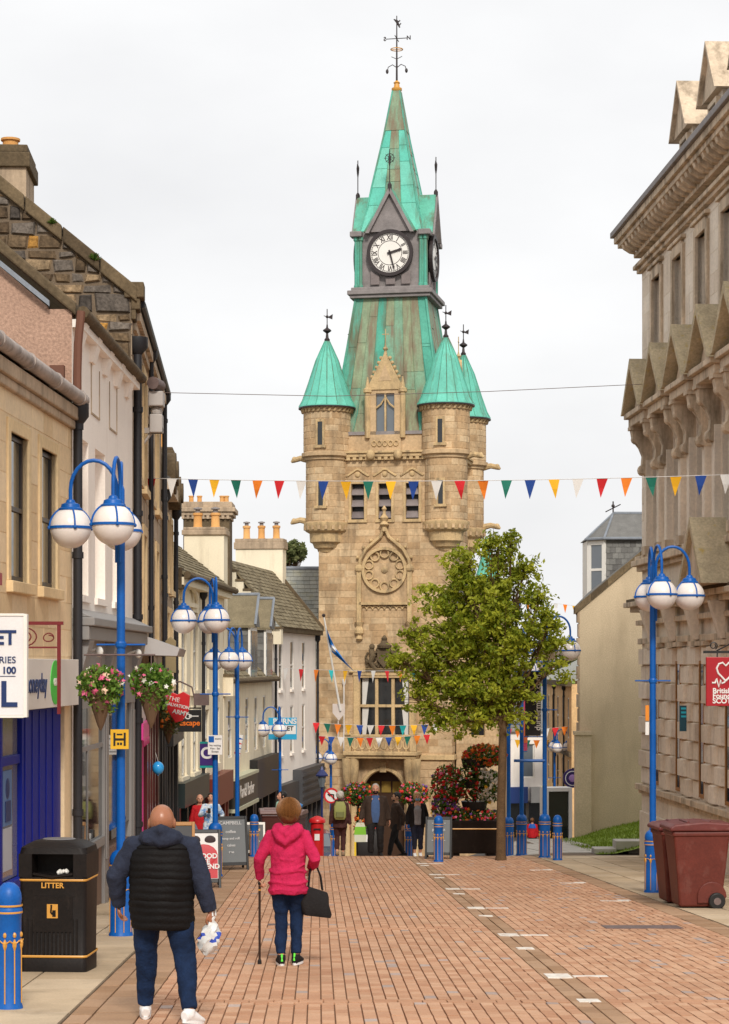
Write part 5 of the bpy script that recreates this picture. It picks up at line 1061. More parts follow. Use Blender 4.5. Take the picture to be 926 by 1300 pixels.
b = MB(); b.prism([(cx - 1.0, cy - .5), (cx - .55, cy - 1.0), (cx + .9, cy - 1.0), (cx + 1.6, cy + 1), (cx - 1.0, cy + 1)], 'z', 2.0, 4.15); do = b.build('slated_dormer', m_slate, Sg)
b = MB()
for j in range(9):
    for i in range(8):
        x0 = cx - .5 + i * .19 - (.09 if j % 2 else 0); z0 = 2.35 + j * .19; b.add([(x0 + .005, cy - 1.002, z0), (x0 + .185, cy - 1.002, z0), (x0 + .185, cy - 1.002, z0 + .19), (x0 + .005, cy - 1.002, z0 + .19), (x0 + .005, cy - 1.02, z0), (x0 + .185, cy - 1.02, z0), (x0 + .185, cy - 1.006, z0 + .19), (x0 + .005, cy - 1.006, z0 + .19)], [(4, 5, 6, 7), (0, 1, 5, 4), (1, 2, 6, 5), (3, 0, 4, 7)], 0, rnd.random())
b.build('cheek_slates', m_slate, do, kind='stuff')
X = Matrix.Translation((cx - .775, cy - .75, 0)) @ Matrix.Rotation(math.atan2(-.5, .45), 4, 'Z')
b = MB(); b.X = X
for c in cells(-.36, .36, 2.1, 4.1, [(-.24, .24, 2.35, 3.95)]): b.box(c[0], c[1], -.06, .02, c[2], c[3])
b.box(-.24, .24, -.05, .0, 3.1, 3.18); b.build('dormer_window', m_white, do)
for za, zb_ in ((2.35, 3.1), (3.18, 3.95)): b = MB(); b.X = X; b.box(-.24, .24, -.03, -.01, za, zb_); b.build('dormer_pane', m_glassb, do)
b = MB(); b.box(cx - 1.08, cx - .98, cy - .5, cy + 1, 2.1, 4.1); b.build('dormer_side_window', m_white, do)
b = MB(); b.add([(cx - 1.15, cy - .55, 4.12), (cx - .6, cy - 1.15, 4.12), (cx + 1.0, cy - 1.15, 4.12), (cx + 1.8, cy + 1.1, 4.12), (cx - 1.15, cy + 1.1, 4.12), (cx - .15, cy + .2, 5.05), (cx + 1.6, cy + .2, 5.05)], [(4, 3, 2, 1, 0), (0, 1, 5), (1, 2, 6, 5), (2, 3, 6), (3, 4, 5, 6), (4, 0, 5)]); b.build('dormer_roof', m_slate, do)
b = MB(); b.tube([(cx - .15, cy + .2, 5.05), (cx - .6, cy - 1.15, 4.14)], .04, 6); b.tube([(cx - .15, cy + .2, 5.05), (cx - 1.15, cy - .55, 4.14)], .04, 6); b.tube([(cx - .15, cy + .2, 5.06), (cx + 1.6, cy + .2, 5.06)], .05, 6); b.tube([(cx - 1.15, cy - .55, 4.14), (cx - .6, cy - 1.15, 4.14), (cx + 1.0, cy - 1.15, 4.14)], .05, 6); b.build('lead_hip', m_lead2, do)
b = MB(); b.tube([(cx - .15, cy + .2, 5.0), (cx - .15, cy + .2, 5.45)], .025, 5); b.ball((cx - .15, cy + .2, 5.3), .06, 6, 5); b.tube([(cx - .4, cy + .2, 5.1), (cx + .1, cy + .2, 5.35)], .02, 5); b.build('dormer_finial', m_finial, do)
chimney(Sg, -.5, -.1, 4.2, 4.9, 0, 1.55, m_stoneC, [], cap=.2) if False else None
# grass bank with stone steps between bank and house
gb = MB(); xs_ = [5.9 + i * .45 for i in range(14)]; ysg = [53.2 + j * 1.0 for j in range(15)]
def gzz(x, y): return gz(x, y) - .02 + .26 * max(0, x - 6.2 - (y - 53) * .02) + .02 * math.sin(x * 3 + y)
nx = len(xs_); gb.add([(x, y, gzz(x, y)) for y in ysg for x in xs_], [(j * nx + i, j * nx + i + 1, (j + 1) * nx + i + 1, (j + 1) * nx + i) for j in range(len(ysg) - 1) for i in range(nx - 1)])
gro = gb.build('grass_bank', m_grass, None, smooth=True, kind='structure')
gr = MB()
for _ in range(9000):
    x, y = rnd.uniform(5.95, 9.5), rnd.uniform(53.3, 66.8); z = gzz(x, y); a = rnd.uniform(0, 6.28); hh = rnd.uniform(.03, .09); wx, wy = .012 * math.cos(a), .012 * math.sin(a)
    gr.add([(x - wx, y - wy, z - .01), (x + wx, y + wy, z - .01), (x + rnd.uniform(-.03, .03), y + rnd.uniform(-.03, .03), z + hh)], [(0, 1, 2)], 0, rnd.random())
gr.build('grass_blades', m_grass, gro, kind='stuff')
st = thing('stone_steps', 'low stone steps at the foot of the grass bank beside the bank', 'steps', (6.25, 54.2, gz(6.2, 54.2)))
for i in range(2): b = MB(); b.box(-.35 + i * .55, .55 + i * .55, -.2, .5, -.5, .12 + i * .2, tint=rnd.random()); b.build('step', m_slabg, st, bevel=.02)
# ================================================================ far right street: sandstone terrace and white house
Tr, LT = frame('sandstone_terrace', 'orange sandstone terrace with tall windows far down the street', (9.66, 112), (9.5, 96.5), zb=-9.7)
wt = [(x, x + 1.0, za, zb_) for x in (1.2, 4.2, 7.2, 10.2, 13.2) for za, zb_ in ((-6.0, -4.4), (-3.4, -1.5))]
wall(Tr, 0, LT, -9.7, -.85, wt, mat('orange sandstone', (.62, .38, .17), (.72, .48, .25), .9, .8, .3, 8, .2, .2), th=.4)
for o_ in wt: sash(Tr, *o_, .03, m_white if rnd.random() < .6 else m_dark, m_glass)
b = MB(); b.box(-.2, LT + .2, -.3, 0, -.95, -.7); b.box(-.2, LT, -.12, -.002, -4.2, -4.0); b.build('cornice', m_skew, Tr)
b = MB(); b.prism([(-.3, -.7), (4, 1.5), (8, -.7)], 'x', 0, LT); b.build('roof', m_slatep, Tr)
for x in (6.3, 12.2): pipe(Tr, x, -.08, -6.3, -.9, .045)
b = MB(); b.box(LT - .3, LT, .4, 8, -9.7, -.8); b.build('end_wall', m_stoneC, Tr)
for i, (x, c, nm) in enumerate(((.2, (.6, .55, .05), 'yellow'), (5.2, (.14, .015, .03), 'maroon'), (10.2, (.4, .38, .36), 'grey'))):
    b = MB(); b.box(x, x + 4.7, -.3, 0, -7.2, -6.4); b.build('shop_fascia', flat(nm + ' fascia', c, .5), Tr); b = MB(); b.box(x + .2, x + 4.5, -.05, .05, -9.6, -7.2); b.build('shop_pane', m_glass, Tr)
U = thing('white_far_house', 'white rendered shop house closing the view down the side street behind the lamp posts', 'house', (8.8, 118, -9.8), R(18), zworld=True)
uw = [(-3.0 + k * 1.5, -2.2 + k * 1.5, -6.3, -4.4) for k in range(4)]
wall(U, -4.5, 3.0, -9.8, -3.7, uw + [(-4.2, 2.8, -9.7, -7.6)], m_hwhite)
for o_ in uw: sash(U, *o_, .1, m_white, m_glassb)
b = MB(); b.box(-4.5, 3, .35, 7, -9.8, -3.7); b.build('house_body', m_hwhite, U); b = MB(); b.prism([(-.2, -3.7), (3.5, -1.2), (7, -3.7)], 'x', -4.6, 3.1); b.build('roof', m_slate, U)
for x, c, nm in ((-4.3, (.5, .02, .015), 'red'), (-1.9, (.02, .05, .2), 'blue'), (.5, (.55, .53, .5), 'white')):
    b = MB(); b.box(x, x + 2.2, -.25, 0, -7.7, -6.8); b.build('shop_sign', flat(nm + ' shop sign', c, .5), U)
    b = MB(); b.box(x, x + 2.2, .05, .1, -9.7, -7.7); b.build('shop_pane', m_glass, U)
V = thing('dark_far_building', 'dark shop building with slate roof behind the black banner', 'building', (5.2, 124, -9.8), R(8), zworld=True)
b = MB(); b.box(-3.0, 4.0, 0, 8, -9.8, -1.4); b.build('wall', m_stoneC, V); b = MB(); b.prism([(-.3, -1.4), (4, 1.4), (8.3, -1.4)], 'x', -3.2, 4.2); b.build('roof', m_slate, V)
for k in range(4): sash(V, -2.5 + k * 1.6, -1.6 + k * 1.6, -4.3, -2.3, -.04, m_white, m_glass)
# wooded hill behind the end of the street
hb = MB(); hx = [-200 + 20 * i for i in range(31)]; hy = [260, 300, 340, 400, 500]
def hz(x, y): return -14 + 9.5 * math.sin(min(1, (y - 260) / 90) * 1.57) + 3 * math.sin(x * .03 + 1) + 1.4 * math.sin(x * .11)
nx = len(hx); hb.add([(x, y, hz(x, y)) for y in hy for x in hx], [(j * nx + i, j * nx + i + 1, (j + 1) * nx + i + 1, (j + 1) * nx + i) for j in range(len(hy) - 1) for i in range(nx - 1)]); hb.build('hill', m_grass, None, smooth=True, kind='structure')
# ================================================================ STREET LAMPS
m_band = m_gold
def bollard_geo(b, s=1.0, r=.105):
    b.lathe([(r * 1.12, 0), (r * 1.1, .03), (r * 1.02, .05), (r * .98, .62), (r * 1.0, .8), (r * 1.08, .81), (r * 1.08, .85), (r * .96, .87), (r * .98, .9), (r * 1.03, .93), (r * .98, .98), (r * .8, 1.03), (r * .45, 1.065), (r * .02, 1.075)], (0, 0, 0), 20)
def bollard_trim(par, r=.105, near=True):
    b = MB()
    for z in (.815, .872): b.lathe([(r * 1.09, 0), (r * 1.1, .008), (r * 1.09, .016)], (0, 0, z), 20, cap=False)
    b.build('gold_ring', m_gold, par, smooth=True)
    for k in range(8):
        a = R(45 * k + 22); X = Matrix.Rotation(a, 4, 'Z'); q = MB(); q.X = X
        q.tube([(r * 1.03, 0, .06), (r * 1.02, 0, .56)], .006, 4); q.lathe([(.004, .5), (.018, .54), (.02, .57), (.008, .59), (.006, .6)], (r * 1.0, 0, 0), 6); q.ball((r * 1.0, 0, .635), .016, 6, 5, sc=(1, 1, 1.5))
        q.tube([(r * 1.0, -.05, .59), (r * 1.02, -.025, .575), (r * 1.03, 0, .55), (r * 1.02, .025, .575), (r * 1.0, .05, .59)], .006, 4); q.build('gold_stem', m_gold, par)
def bollard(x, y, label, s=1.0, r=.105, zc=None):
    o = thing('bollard', label, 'bollard', (x, y, (gz(x, y) if zc is None else zc) - .01), rnd.uniform(0, .6), 'blue and gold bollards')
    b = MB(); bollard_geo(b, 1, r); b.build('post', m_blue, o, smooth=True); bollard_trim(o, r)
    o.scale = (s, s, s); return o
def lamp_proto(arms, name, label, x, y, hgt=5.5):
    o = thing(name, label, 'street lamp', (x, y, gz(x, y) - .01), 0, 'blue globe street lamps')
    b = MB(); bollard_geo(b, 1, .135); ba = b.build('base', m_blue, o, smooth=True); bollard_trim(ba, .135)
    b = MB(); b.lathe([(.056, 1.0), (.053, 3.2), (.05, 5.0), (.046, hgt), (.03, hgt + .05), (.005, hgt + .07)], (0, 0, 0), 16); b.build('pole', m_blue, o, smooth=True)
    b = MB(); b.lathe([(.06, 0), (.068, .02), (.068, .06), (.06, .08)], (0, 0, 3.55), 16); b.tube([(-.3, 0, 3.59), (.3, 0, 3.59)], .012, 6); b.build('collar', m_blue, o)
    for a in arms:
        X = Matrix.Rotation(R(a), 4, 'Z'); rr = .31; L = 2 * rr
        b = MB(); b.X = X; b.tube([(.05, 0, 4.6), (.05, 0, hgt)] + [(.05 + (rr - .025) * (1 - math.cos(R(t))), 0, hgt + .36 * math.sin(R(t))) for t in range(15, 166, 15)] + [(L, 0, hgt), (L, 0, hgt - .2)], .024, 8); b.build('arm', m_blue, o, smooth=True)
        zc = 5.03; g = MB(); g.X = X; g.ball((L, 0, zc), .255, 24, 16); go = g.build('globe', m_globe, o, smooth=True)
        b = MB(); b.X = X; b.lathe([(.15, .215), (.15, .235), (.12, .25), (.11, .29), (.06, .31), (.05, .34), (.03, .35)], (L, 0, zc), 16); b.build('hood', m_blue, go, smooth=True)
        b = MB(); b.X = X; b.lathe([(.25, -.016), (.264, -.016), (.264, .016), (.25, .016)], (L, 0, zc), 28, cap=False); b.build('equator_band', m_blue, go)
        for k in range(4):
            ka = R(90 * k + 20); b = MB(); b.X = X; b.tube([(L + .262 * math.cos(R(t)) * math.cos(ka), .262 * math.cos(R(t)) * math.sin(ka), zc + .262 * math.sin(R(t))) for t in range(0, 66, 8)], .012, 5); b.ball((L + .265 * math.cos(ka), .265 * math.sin(ka), zc - .005), .026, 6, 5); b.build('rib', m_blue, go)
    return o
l1 = lamp_proto((180, 268, 96), 'street_lamp', 'nearest blue three globe lamp post, on the left beside the striding bald man', -3.0, 25.9)
def lamp(x, y, rz, label): o = dup(l1, (x, y, gz(x, y) - .01), rz, label); return o
lamp(-2.93, 41.3, R(8), 'blue three globe lamp post behind the red poster board on the left')
lamp(-3.25, 53.7, R(-14), 'blue globe lamp post beside the grey menu board on the left')
lamp(-3.05, 76, R(2), 'blue two globe lamp post in front of the letting sign on white building')
lamp(-1.46, 91.5, R(4), 'blue globe lamp post in front of the tower at the no left turn sign')
lamp(4.88, 35.6, R(180), 'blue three globe lamp post next to the brown wheelie bins on the right').location.x = 4.88
lamp(4.37, 51.0, R(180), 'blue globe lamp post right of the tree carrying the black banner')
lamp(4.08, 54.6, R(178), 'blue lamp post just behind the tree trunk, with the pink banner')
lamp(3.92, 57.2, R(185), 'blue lamp post half hidden by the tree trunk, furthest of the three')
lamp(8.95, 99, R(180), 'small far blue globe lamp in front of the sandstone terrace')
# bollards
bollard(-3.0, 17.75, 'blue and gold bollard at the left edge in front of the litter bin')
def bu(u, v, s=1.0, label='', dd=None):
    y = dd or 5207 / (v - 845 - 141.5); x = (u - 463) * y / F; return bollard(x, y, label, s)
bu(323, 1081, .98, 'slim blue bollard in front of the black and white framed board', 51.6)
bu(557, 1094, 1.0, 'blue bollard in front of the grey board beside the tree')
bu(708, 1092, 1.0, 'blue bollard right of the banner lamp post, at the grass')
bu(425, 1083, .95, 'blue bollard beside the walker with green backpack', 55.5)
bu(519, 1083, .95, 'blue bollard behind the fair haired woman', 56.5)
# ================================================================ LITTER BIN
lb = thing('litter_bin', 'black gold lined litter bin with domed top on the left pavement', 'litter bin', (-3.1, 21.35, gz(-3.1, 21.35) - .005), R(-4))
m_bin = mat('black bin plastic', (.010, .007, .006), None, .5, 3, .3, 30, .3, .1, .2, dirt=((.06, .045, .035), .4, 7, 2.5, .58, .8))
def rrect(hx, hy, r, n=4):
    out_ = []
    for cx, cy, a0 in ((hx - r, hy - r, 0), (-hx + r, hy - r, 90), (-hx + r, -hy + r, 180), (hx - r, -hy + r, 270)):
        for i in range(n + 1): a = R(a0 + 90 * i / n); out_.append((cx + r * math.cos(a), cy + r * math.sin(a)))
    return out_
def loftr(b, secs, mi=0, cap=True):     # secs: (hx, hy, r, z)
    n = 20; vs = []
    for hx, hy, r, z in secs: vs += [(x, y, z) for x, y in rrect(hx, hy, r)]
    fs = [(i * n + j, i * n + (j + 1) % n, (i + 1) * n + (j + 1) % n, (i + 1) * n + j) for i in range(len(secs) - 1) for j in range(n)]
    if cap: fs += [tuple(range(n - 1, -1, -1)), tuple((len(secs) - 1) * n + j for j in range(n))]
    b.add(vs, fs, mi)
b = MB(); loftr(b, [(.335, .30, .05, 0), (.335, .30, .05, .16), (.33, .295, .05, .17), (.34, .305, .05, .93)]); b.build('body', m_bin, lb, smooth=True)
b = MB(); loftr(b, [(.345, .31, .05, .95), (.345, .31, .05, .97)]); 
for sx in (-1, 1): b.box(*sorted((sx * .345, sx * .21)), -.31, .31, .97, 1.2)
b.box(-.21, .21, -.02, .31, .97, 1.2); loftr(b, [(.345, .31, .06, 1.2), (.335, .30, .08, 1.26), (.25, .22, .1, 1.31), (.17, .15, .1, 1.325)]); b.build('hood', m_bin, lb, smooth=True)
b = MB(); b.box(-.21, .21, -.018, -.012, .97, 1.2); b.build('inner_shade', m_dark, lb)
b = MB(); b.tube([(-.2, -.3, 1.0), (0, -.33, .975), (.2, -.3, 1.0)], .015, 6); b.build('lip', m_bin, lb)
for z in (.175, .94): b = MB(); loftr(b, [(.343, .308, .05, z - .012), (.348, .313, .05, z), (.343, .308, .05, z + .012)], cap=False); b.build('gold_line', m_gold, lb, smooth=True)
b = MB()
for k in range(13): b.box(-.27 + k * .042, -.25 + k * .042, -.311, -.296, .2, .55)
b.box(-.2, .2, -.312, -.298, .42, .78); b.build('door_ribs', m_bin, lb)
b = MB(); b.box(-.055, .055, -.318, -.312, .56, .7); pc = b.build('pictogram_plate', m_gold, lb); b = MB(); b.tube([(-.01, -.32, .675), (-.015, -.32, .62), (.0, -.32, .6)], .009, 5); b.box(.0, .035, -.322, -.318, .575, .64); b.ball((-.01, -.32, .685), .011, 6, 5, sc=(1, .3, 1)); b.build('pictogram', m_bin, pc)
text('LITTER', .075, m_gold, lb, (0, -.314, .885), bold=.002)
b = MB()
for _ in range(14): b.ball((.09 + rnd.uniform(-.05, .05), -.2 + rnd.uniform(-.04, .03), 1.0 + rnd.uniform(0, .03)), rnd.uniform(.012, .024), 6, 4)
b.build('stubs', m_white, lb)
b = MB(); b.lathe([(.16, 1.322), (.17, 1.328), (.16, 1.335)], (0, 0, 0), 18, sy=.85); b.build('ash_tray', flat('grey tray', (.16, .15, .15), .4), lb)
# ================================================================ WHEELIE BINS
m_wb = mat('maroon bin plastic', (.12, .024, .016), None, .5, 3, .2, 30, .15, .08, .3, dirt=((.22, .11, .09), .35, 6, 3, .58, .78)); m_wbl = mat('maroon lid', (.13, .03, .026), None, .5, 3, .2, 30, .15, .08, .3, dirt=((.25, .14, .12), .4, 6, 6, .55, .75))
def wheelie(x, y, rz, label, s=1.0, dz=0, m=None, ml=None, grp='brown wheelie bins'):
    o = thing('wheelie_bin', label, 'wheelie bin', (x, y, gz(x, y) + dz), rz, grp); m = m or m_wb; ml = ml or m_wbl
    b = MB()        # front of bin towards -x, handle and wheels at +x
    def sec(z, x0, x1, hy): return [(x0, -hy, z), (x1, -hy, z), (x1, hy, z), (x0, hy, z)]
    S_ = [sec(.03, -.32, .26, .25), sec(.5, -.36, .31, .28), sec(.98, -.41, .36, .31), sec(1.0, -.43, .38, .33), sec(1.06, -.43, .38, .33)]
    vs = [p for q in S_ for p in q]; fs = [(i * 4 + j, i * 4 + (j + 1) % 4, (i + 1) * 4 + (j + 1) % 4, (i + 1) * 4 + j) for i in range(4) for j in range(4)] + [(3, 2, 1, 0), (16, 17, 18, 19)]
    b.add(vs, fs); bo = b.build('body', m, o, bevel=.03)
    b = MB(); b.tube([(.15, y_, .12) for y_ in (-.3, .3)], .1, 14) if False else None
    q = MB(); arc = [(.27, .03)] + [(.12 + .2 * math.cos(R(a)), .12 + .2 * math.sin(R(a))) for a in range(0, 181, 18)] + [(-.08, .03)]
    for y_ in (-1, 1): q = MB(); q.prism([(p[0], p[1] + .05) for p in arc], 'y', *sorted((y_ * .262, y_ * .285))); q.build('wheel_arch', m, o, bevel=.01)
    for y_ in (-1, 1):
        w_ = MB(); w_.tube([(.18, y_ * .27, .11), (.18, y_ * .335, .11)], .115, 20); wo = w_.build('wheel', m_dark, o, smooth=True, bevel=.015)
        w_ = MB(); w_.tube([(.18, y_ * .33, .11), (.18, y_ * .342, .11)], .05, 14); w_.build('hub', m_iron, wo, smooth=True)
    b = MB(); b.prism([(-.47, 1.06), (.42, 1.06), (.44, 1.1), (.38, 1.16), (.0, 1.185), (-.4, 1.15), (-.47, 1.11)], 'y', -.36, .36); b.build('lid', ml, o, bevel=.025)
    b = MB(); b.tube([(.44, -.26, 1.08), (.5, -.26, 1.1), (.5, .26, 1.1), (.44, .26, 1.08)], .022, 8); b.build('handle', m, o)
    for x_ in (-.2, .1): b = MB(); b.tube([(x_, -.25, 1.17), (x_, .25, 1.17)], .02, 6); b.build('lid_rib', ml, o)
    o.scale = (s, s, s); return o
wheelie(5.02, 31.6, R(4), 'maroon wheelie bin in front of the blue lamp base on the right', 1.1)
wheelie(4.98, 32.7, R(6), 'maroon wheelie bin peeping out behind the front one on the right', 1.08)
b2 = MB(); o = thing('blue_lid_bin', 'blue lid of a bin behind the maroon wheelie bins', 'bin', (5.25, 33.6, gz(5.2, 33.6)), R(4)); loftr(b2, [(.3, .28, .04, 0), (.36, .33, .05, 1.15)]); b2.build('body', m_dark, o); b2 = MB(); loftr(b2, [(.4, .36, .05, 1.15), (.41, .37, .05, 1.2), (.34, .3, .05, 1.25)]); b2.build('lid', m_blue, o)
wheelie(-2.3, 53.4, R(95), 'dark brown bin beside the black haired person, left of the pink hoodie', 1.05, 0, flat('dark brown bin', (.07, .02, .016), .4), flat('brown grey lid', (.20, .12, .11), .4), 'brown bins by the shops')
wheelie(-1.9, 54.2, R(80), 'brown bin topped with a blue bag behind the pink hoodie', 1.05, 0, bpy.data.materials['dark brown bin'], bpy.data.materials['brown grey lid'], 'brown bins by the shops')
bb = MB(); p = (-1.9, 54.2, gz(-1.9, 54.2) + 1.3); bb.ball((0, 0, 0), .25, 14, 10, sc=(1.2, 1, .55)); bb.v = [(x + .03 * math.sin(z * 40 + y * 25), y, z + .03 * math.sin(x * 30)) for x, y, z in bb.v]; bo = bb.build('bin_bag', flat('blue plastic bag', (.03, .2, .5), .35), None, smooth=True); bo.location = p; tag(bo, 'blue plastic bag lying on the brown bin lid', 'bag')
# ================================================================ A-BOARDS
def aboard(x, y, w_, hgt, rz, label, fm, pm, lines=(), tm=None, cat='sign board', round_=False):
    o = thing('pavement_board', label, cat, (x, y, gz(x, y)), rz, 'pavement sign boards')
    lean = .14
    for s_ in (-1, 1):
        f = MB(); X = Matrix.Translation((0, s_ * -.0, 0)) @ Matrix.Rotation(R(8 * s_), 4, 'X') if False else None
        def tl(px, z, dy): return (px, -s_ * (.28 - .27 * z / hgt) - s_ * dy, z)
        for (xa, xb, za, zb_) in ((-w_ / 2, -w_ / 2 + .05, 0, hgt), (w_ / 2 - .05, w_ / 2, 0, hgt), (-w_ / 2 + .05, w_ / 2 - .05, hgt - .06, hgt), (-w_ / 2 + .05, w_ / 2 - .05, .1, .17)):
            f.hexa([tl(xa, za, .02), tl(xb, za, .02), tl(xb, za, -.02), tl(xa, za, -.02), tl(xa, zb_, .02), tl(xb, zb_, .02), tl(xb, zb_, -.02), tl(xa, zb_, -.02)])
        fo = f.build('frame', fm, o, bevel=.008)
        p = MB(); xa, xb, za, zb_ = -w_ / 2 + .05, w_ / 2 - .05, .17, hgt - .06; p.hexa([tl(xa, za, .005), tl(xb, za, .005), tl(xb, za, -.01), tl(xa, za, -.01), tl(xa, zb_, .005), tl(xb, zb_, .005), tl(xb, zb_, -.01), tl(xa, zb_, -.01)]); po = p.build('panel', pm, o)
        if s_ == 1:
            for (s, size, z, m_) in lines:
                q = tl(0, z, .012); text(s, size, m_, po, q, (R(90) - math.atan(.27 / hgt), 0, 0), bold=.002)
    return o
m_wood = flat('varnished wood', (.42, .20, .06), .5); m_chalk = flat('chalkboard', (.075, .075, .078), .7); m_redp = flat('red poster', (.50, .02, .03), .5); m_pap = flat('white print', (.75, .73, .7), .6)
aboard(-3.12, 35.2, .56, 1.2, R(4), 'wooden framed chalkboard partly hidden behind the bald man', m_wood, m_chalk)
o = aboard(-2.86, 37.3, .62, 1.02, R(6), 'pavement board with red rock and bowl style poster beside the lamp base', m_dark, m_pap)
yq = lambda z, e: -.28 + .2647 * z - e
q = MB(); q.hexa([(-.25, yq(.18, .012), .18), (.25, yq(.18, .012), .18), (.25, yq(.18, .006), .18), (-.25, yq(.18, .006), .18), (-.25, yq(.6, .012), .6), (.25, yq(.6, .012), .6), (.25, yq(.6, .006), .6), (-.25, yq(.6, .006), .6)]); q.v += []
_old = MB(); _old.hexa([(-.25, -.282 + .27 * .2, .2), (.25, -.282 + .27 * .2, .2), (.25, -.27 + .27 * .2, .2), (-.25, -.27 + .27 * .2, .2), (-.25, -.282 + .27 * .62, .62), (.25, -.282 + .27 * .62, .62), (.25, -.27 + .27 * .62, .62), (-.25, -.27 + .27 * .62, .62)]); pr_ = q.build('red_print', m_redp, o)
q = MB(); q.ball((0, yq(.58, .01), .58), .25, 16, 8, sc=(1, .045, .75)); q.v = [(x, y + .2647 * (z - .58), z) for x, y, z in q.v]; q.build('red_print_arc', m_redp, o, smooth=True)
for s, z in (('TWOOD', .56), ('AGE', .47), ('WEEKEND', .38)): text(s, .12, m_pap, pr_, (0, yq(z, .028), z), (R(90) - .26, 0, 0), bold=.004)
q = MB()
for px, c in ((-.15, 0), (.12, 0)): q.ball((px, yq(.84, .012), .84), .1, 10, 8, sc=(1, .1, .8))
q.build('poster_figures', flat('poster dark', (.05, .03, .03), .6), o)
m_grb = flat('slate grey board', (.13, .14, .145), .5); m_faint = flat('chalk writing', (.5, .5, .5), .7)
aboard(-2.85, 44.5, .72, 1.12, R(14), 'grey menu board with faint white lettering beside the lamp post', m_dark, m_grb, [('CAMPBELL', .1, .98, m_faint), ('coffee', .09, .8, m_faint), ('soup and roll', .07, .66, m_faint), ('cakes', .08, .52, m_faint), ('teas', .07, .38, m_faint)])
aboard(-2.72, 52.2, .5, .84, R(4), 'small black board in a white frame behind a bollard', m_white, m_dark, [('OPEN', .1, .66, m_gold), ('Good', .08, .5, m_gold), ('FOOD', .08, .38, m_faint), ('today', .07, .28, m_faint)])
aboard(1.78, 50.3, .64, 1.0, R(-6), 'grey pavement board with printed lines left of the tree', m_dark, m_grb, [('- - - - -', .12, .86, m_faint), ('price list', .09, .7, m_faint), ('- - - -', .12, .58, m_faint), ('- - - - -', .12, .46, m_faint), ('- - -', .12, .34, m_faint)])
# ================================================================ SIGNS ON LAMPS AND WALLS
hs_ = thing('yellow_hotel_sign', 'small yellow square sign with black H marks on the nearest lamp post', 'sign', (-3.0, 25.8, -.9), R(4))
b = MB(); b.box(-.11, .11, -.095, -.075, -.12, .12); so_ = b.build('plate', flat('yellow sign', (.75, .42, .02), .45), hs_)
b = MB(); b.box(-.075, -.05, -.1, -.095, -.08, .08); b.box(.05, .075, -.1, -.095, -.08, .08); b.box(-.05, .05, -.1, -.095, -.015, .012); b.box(-.035, .035, -.1, -.095, .05, .068); b.box(-.03, -.005, -.1, -.095, -.07, -.04); b.box(.005, .03, -.1, -.095, -.07, -.04); b.build('black_marks', m_dark, so_)
b = MB(); b.lathe([(.085, -.02), (.09, 0), (.085, .02)], (0, 0, 0), 14); b.build('clamp', m_iron, hs_)
ps = thing('parking_sign', 'white restriction plate with small blue square on the second left lamp post', 'sign', (-2.93, 41.2, -1.5))
b = MB(); b.box(-.13, .15, -.1, -.085, -.24, .14); so_ = b.build('plate', m_pap, ps); b = MB(); b.box(-.115, -.01, -.104, -.1, .0, .12); b.build('blue_square', m_blue, so_)
text('No waiting', .05, m_dark, so_, (.01, -.103, -.06)); text('Mon - Sat', .05, m_dark, so_, (.01, -.103, -.12)); text('Except', .05, m_dark, so_, (.01, -.103, -.18)); text('disabled', .04, m_dark, so_, (.07, -.103, .07))
b = MB(); b.lathe([(.085, -.02), (.09, 0), (.085, .02)], (0, 0, 0), 14); b.build('clamp', m_iron, ps)
m_leafb = cleaf('basket leaf', (.07, .17, .02), (.24, .38, .06))
# hanging baskets
m_fl = {k: flat('petal ' + k, c, .6) for k, c in (('red', (.62, .012, .015)), ('pink', (.72, .12, .25)), ('white', (.8, .76, .68)), ('yellow', (.75, .45, .02)), ('purple', (.19, .06, .32)), ('orange', (.72, .16, .01)), ('peach', (.75, .5, .35)))}
def leafq(b, c, s, tint, rn=rnd):
    n = Vector((rn.gauss(0, 1), rn.gauss(0, 1), rn.gauss(.4, 1))); n.normalize(); a = n.orthogonal().normalized(); q = n.cross(a); w_ = s * .5
    ang = rn.uniform(0, 6.28); a, q = a * math.cos(ang) + q * math.sin(ang), q * math.cos(ang) - a * math.sin(ang)
    b.add([c - a * s, c - q * w_ + n * s * .12, c + a * s, c + q * w_ + n * s * .12], [(0, 1, 2), (0, 2, 3)], 0, tint)
def flowerq(b, c, s, rn=rnd):
    n = Vector((rn.gauss(0, .6), rn.gauss(-1, .6), rn.gauss(.3, .6))); n.normalize(); a = n.orthogonal().normalized(); q = n.cross(a)
    vs = [c + n * s * .25]; k = 5
    for i in range(2 * k): r_ = s if i % 2 == 0 else s * .55; t = math.pi * i / k; vs.append(c + a * math.cos(t) * r_ + q * math.sin(t) * r_ + n * (s * .1 if i % 2 else 0))
    b.add(vs, [(0, 1 + i, 1 + (i + 1) % (2 * k)) for i in range(2 * k)], 0, rn.random())
def flora(par, c, rad, nleaf, flowers, ls=.05, fsz=.04, leafm=None, shell=.6):
    c = Vector(c); b = MB()
    def pick(sh):
        while True:
            p = Vector((rnd.uniform(-1, 1), rnd.uniform(-1, 1), rnd.uniform(-1, 1)))
            if sh <= p.length <= 1: return Vector((p.x * rad[0], p.y * rad[1], p.z * rad[2]))
    for _ in range(nleaf): leafq(b, c + pick(0), ls * rnd.uniform(.7, 1.3), rnd.random())
    b.build('foliage', leafm or m_leafd, par, kind='stuff')
    for k, n in flowers.items():
        q = MB()
        for _ in range(n): flowerq(q, c + pick(shell), fsz * rnd.uniform(.7, 1.3))
        q.build('blossom_' + k, m_fl[k], par, kind='stuff')
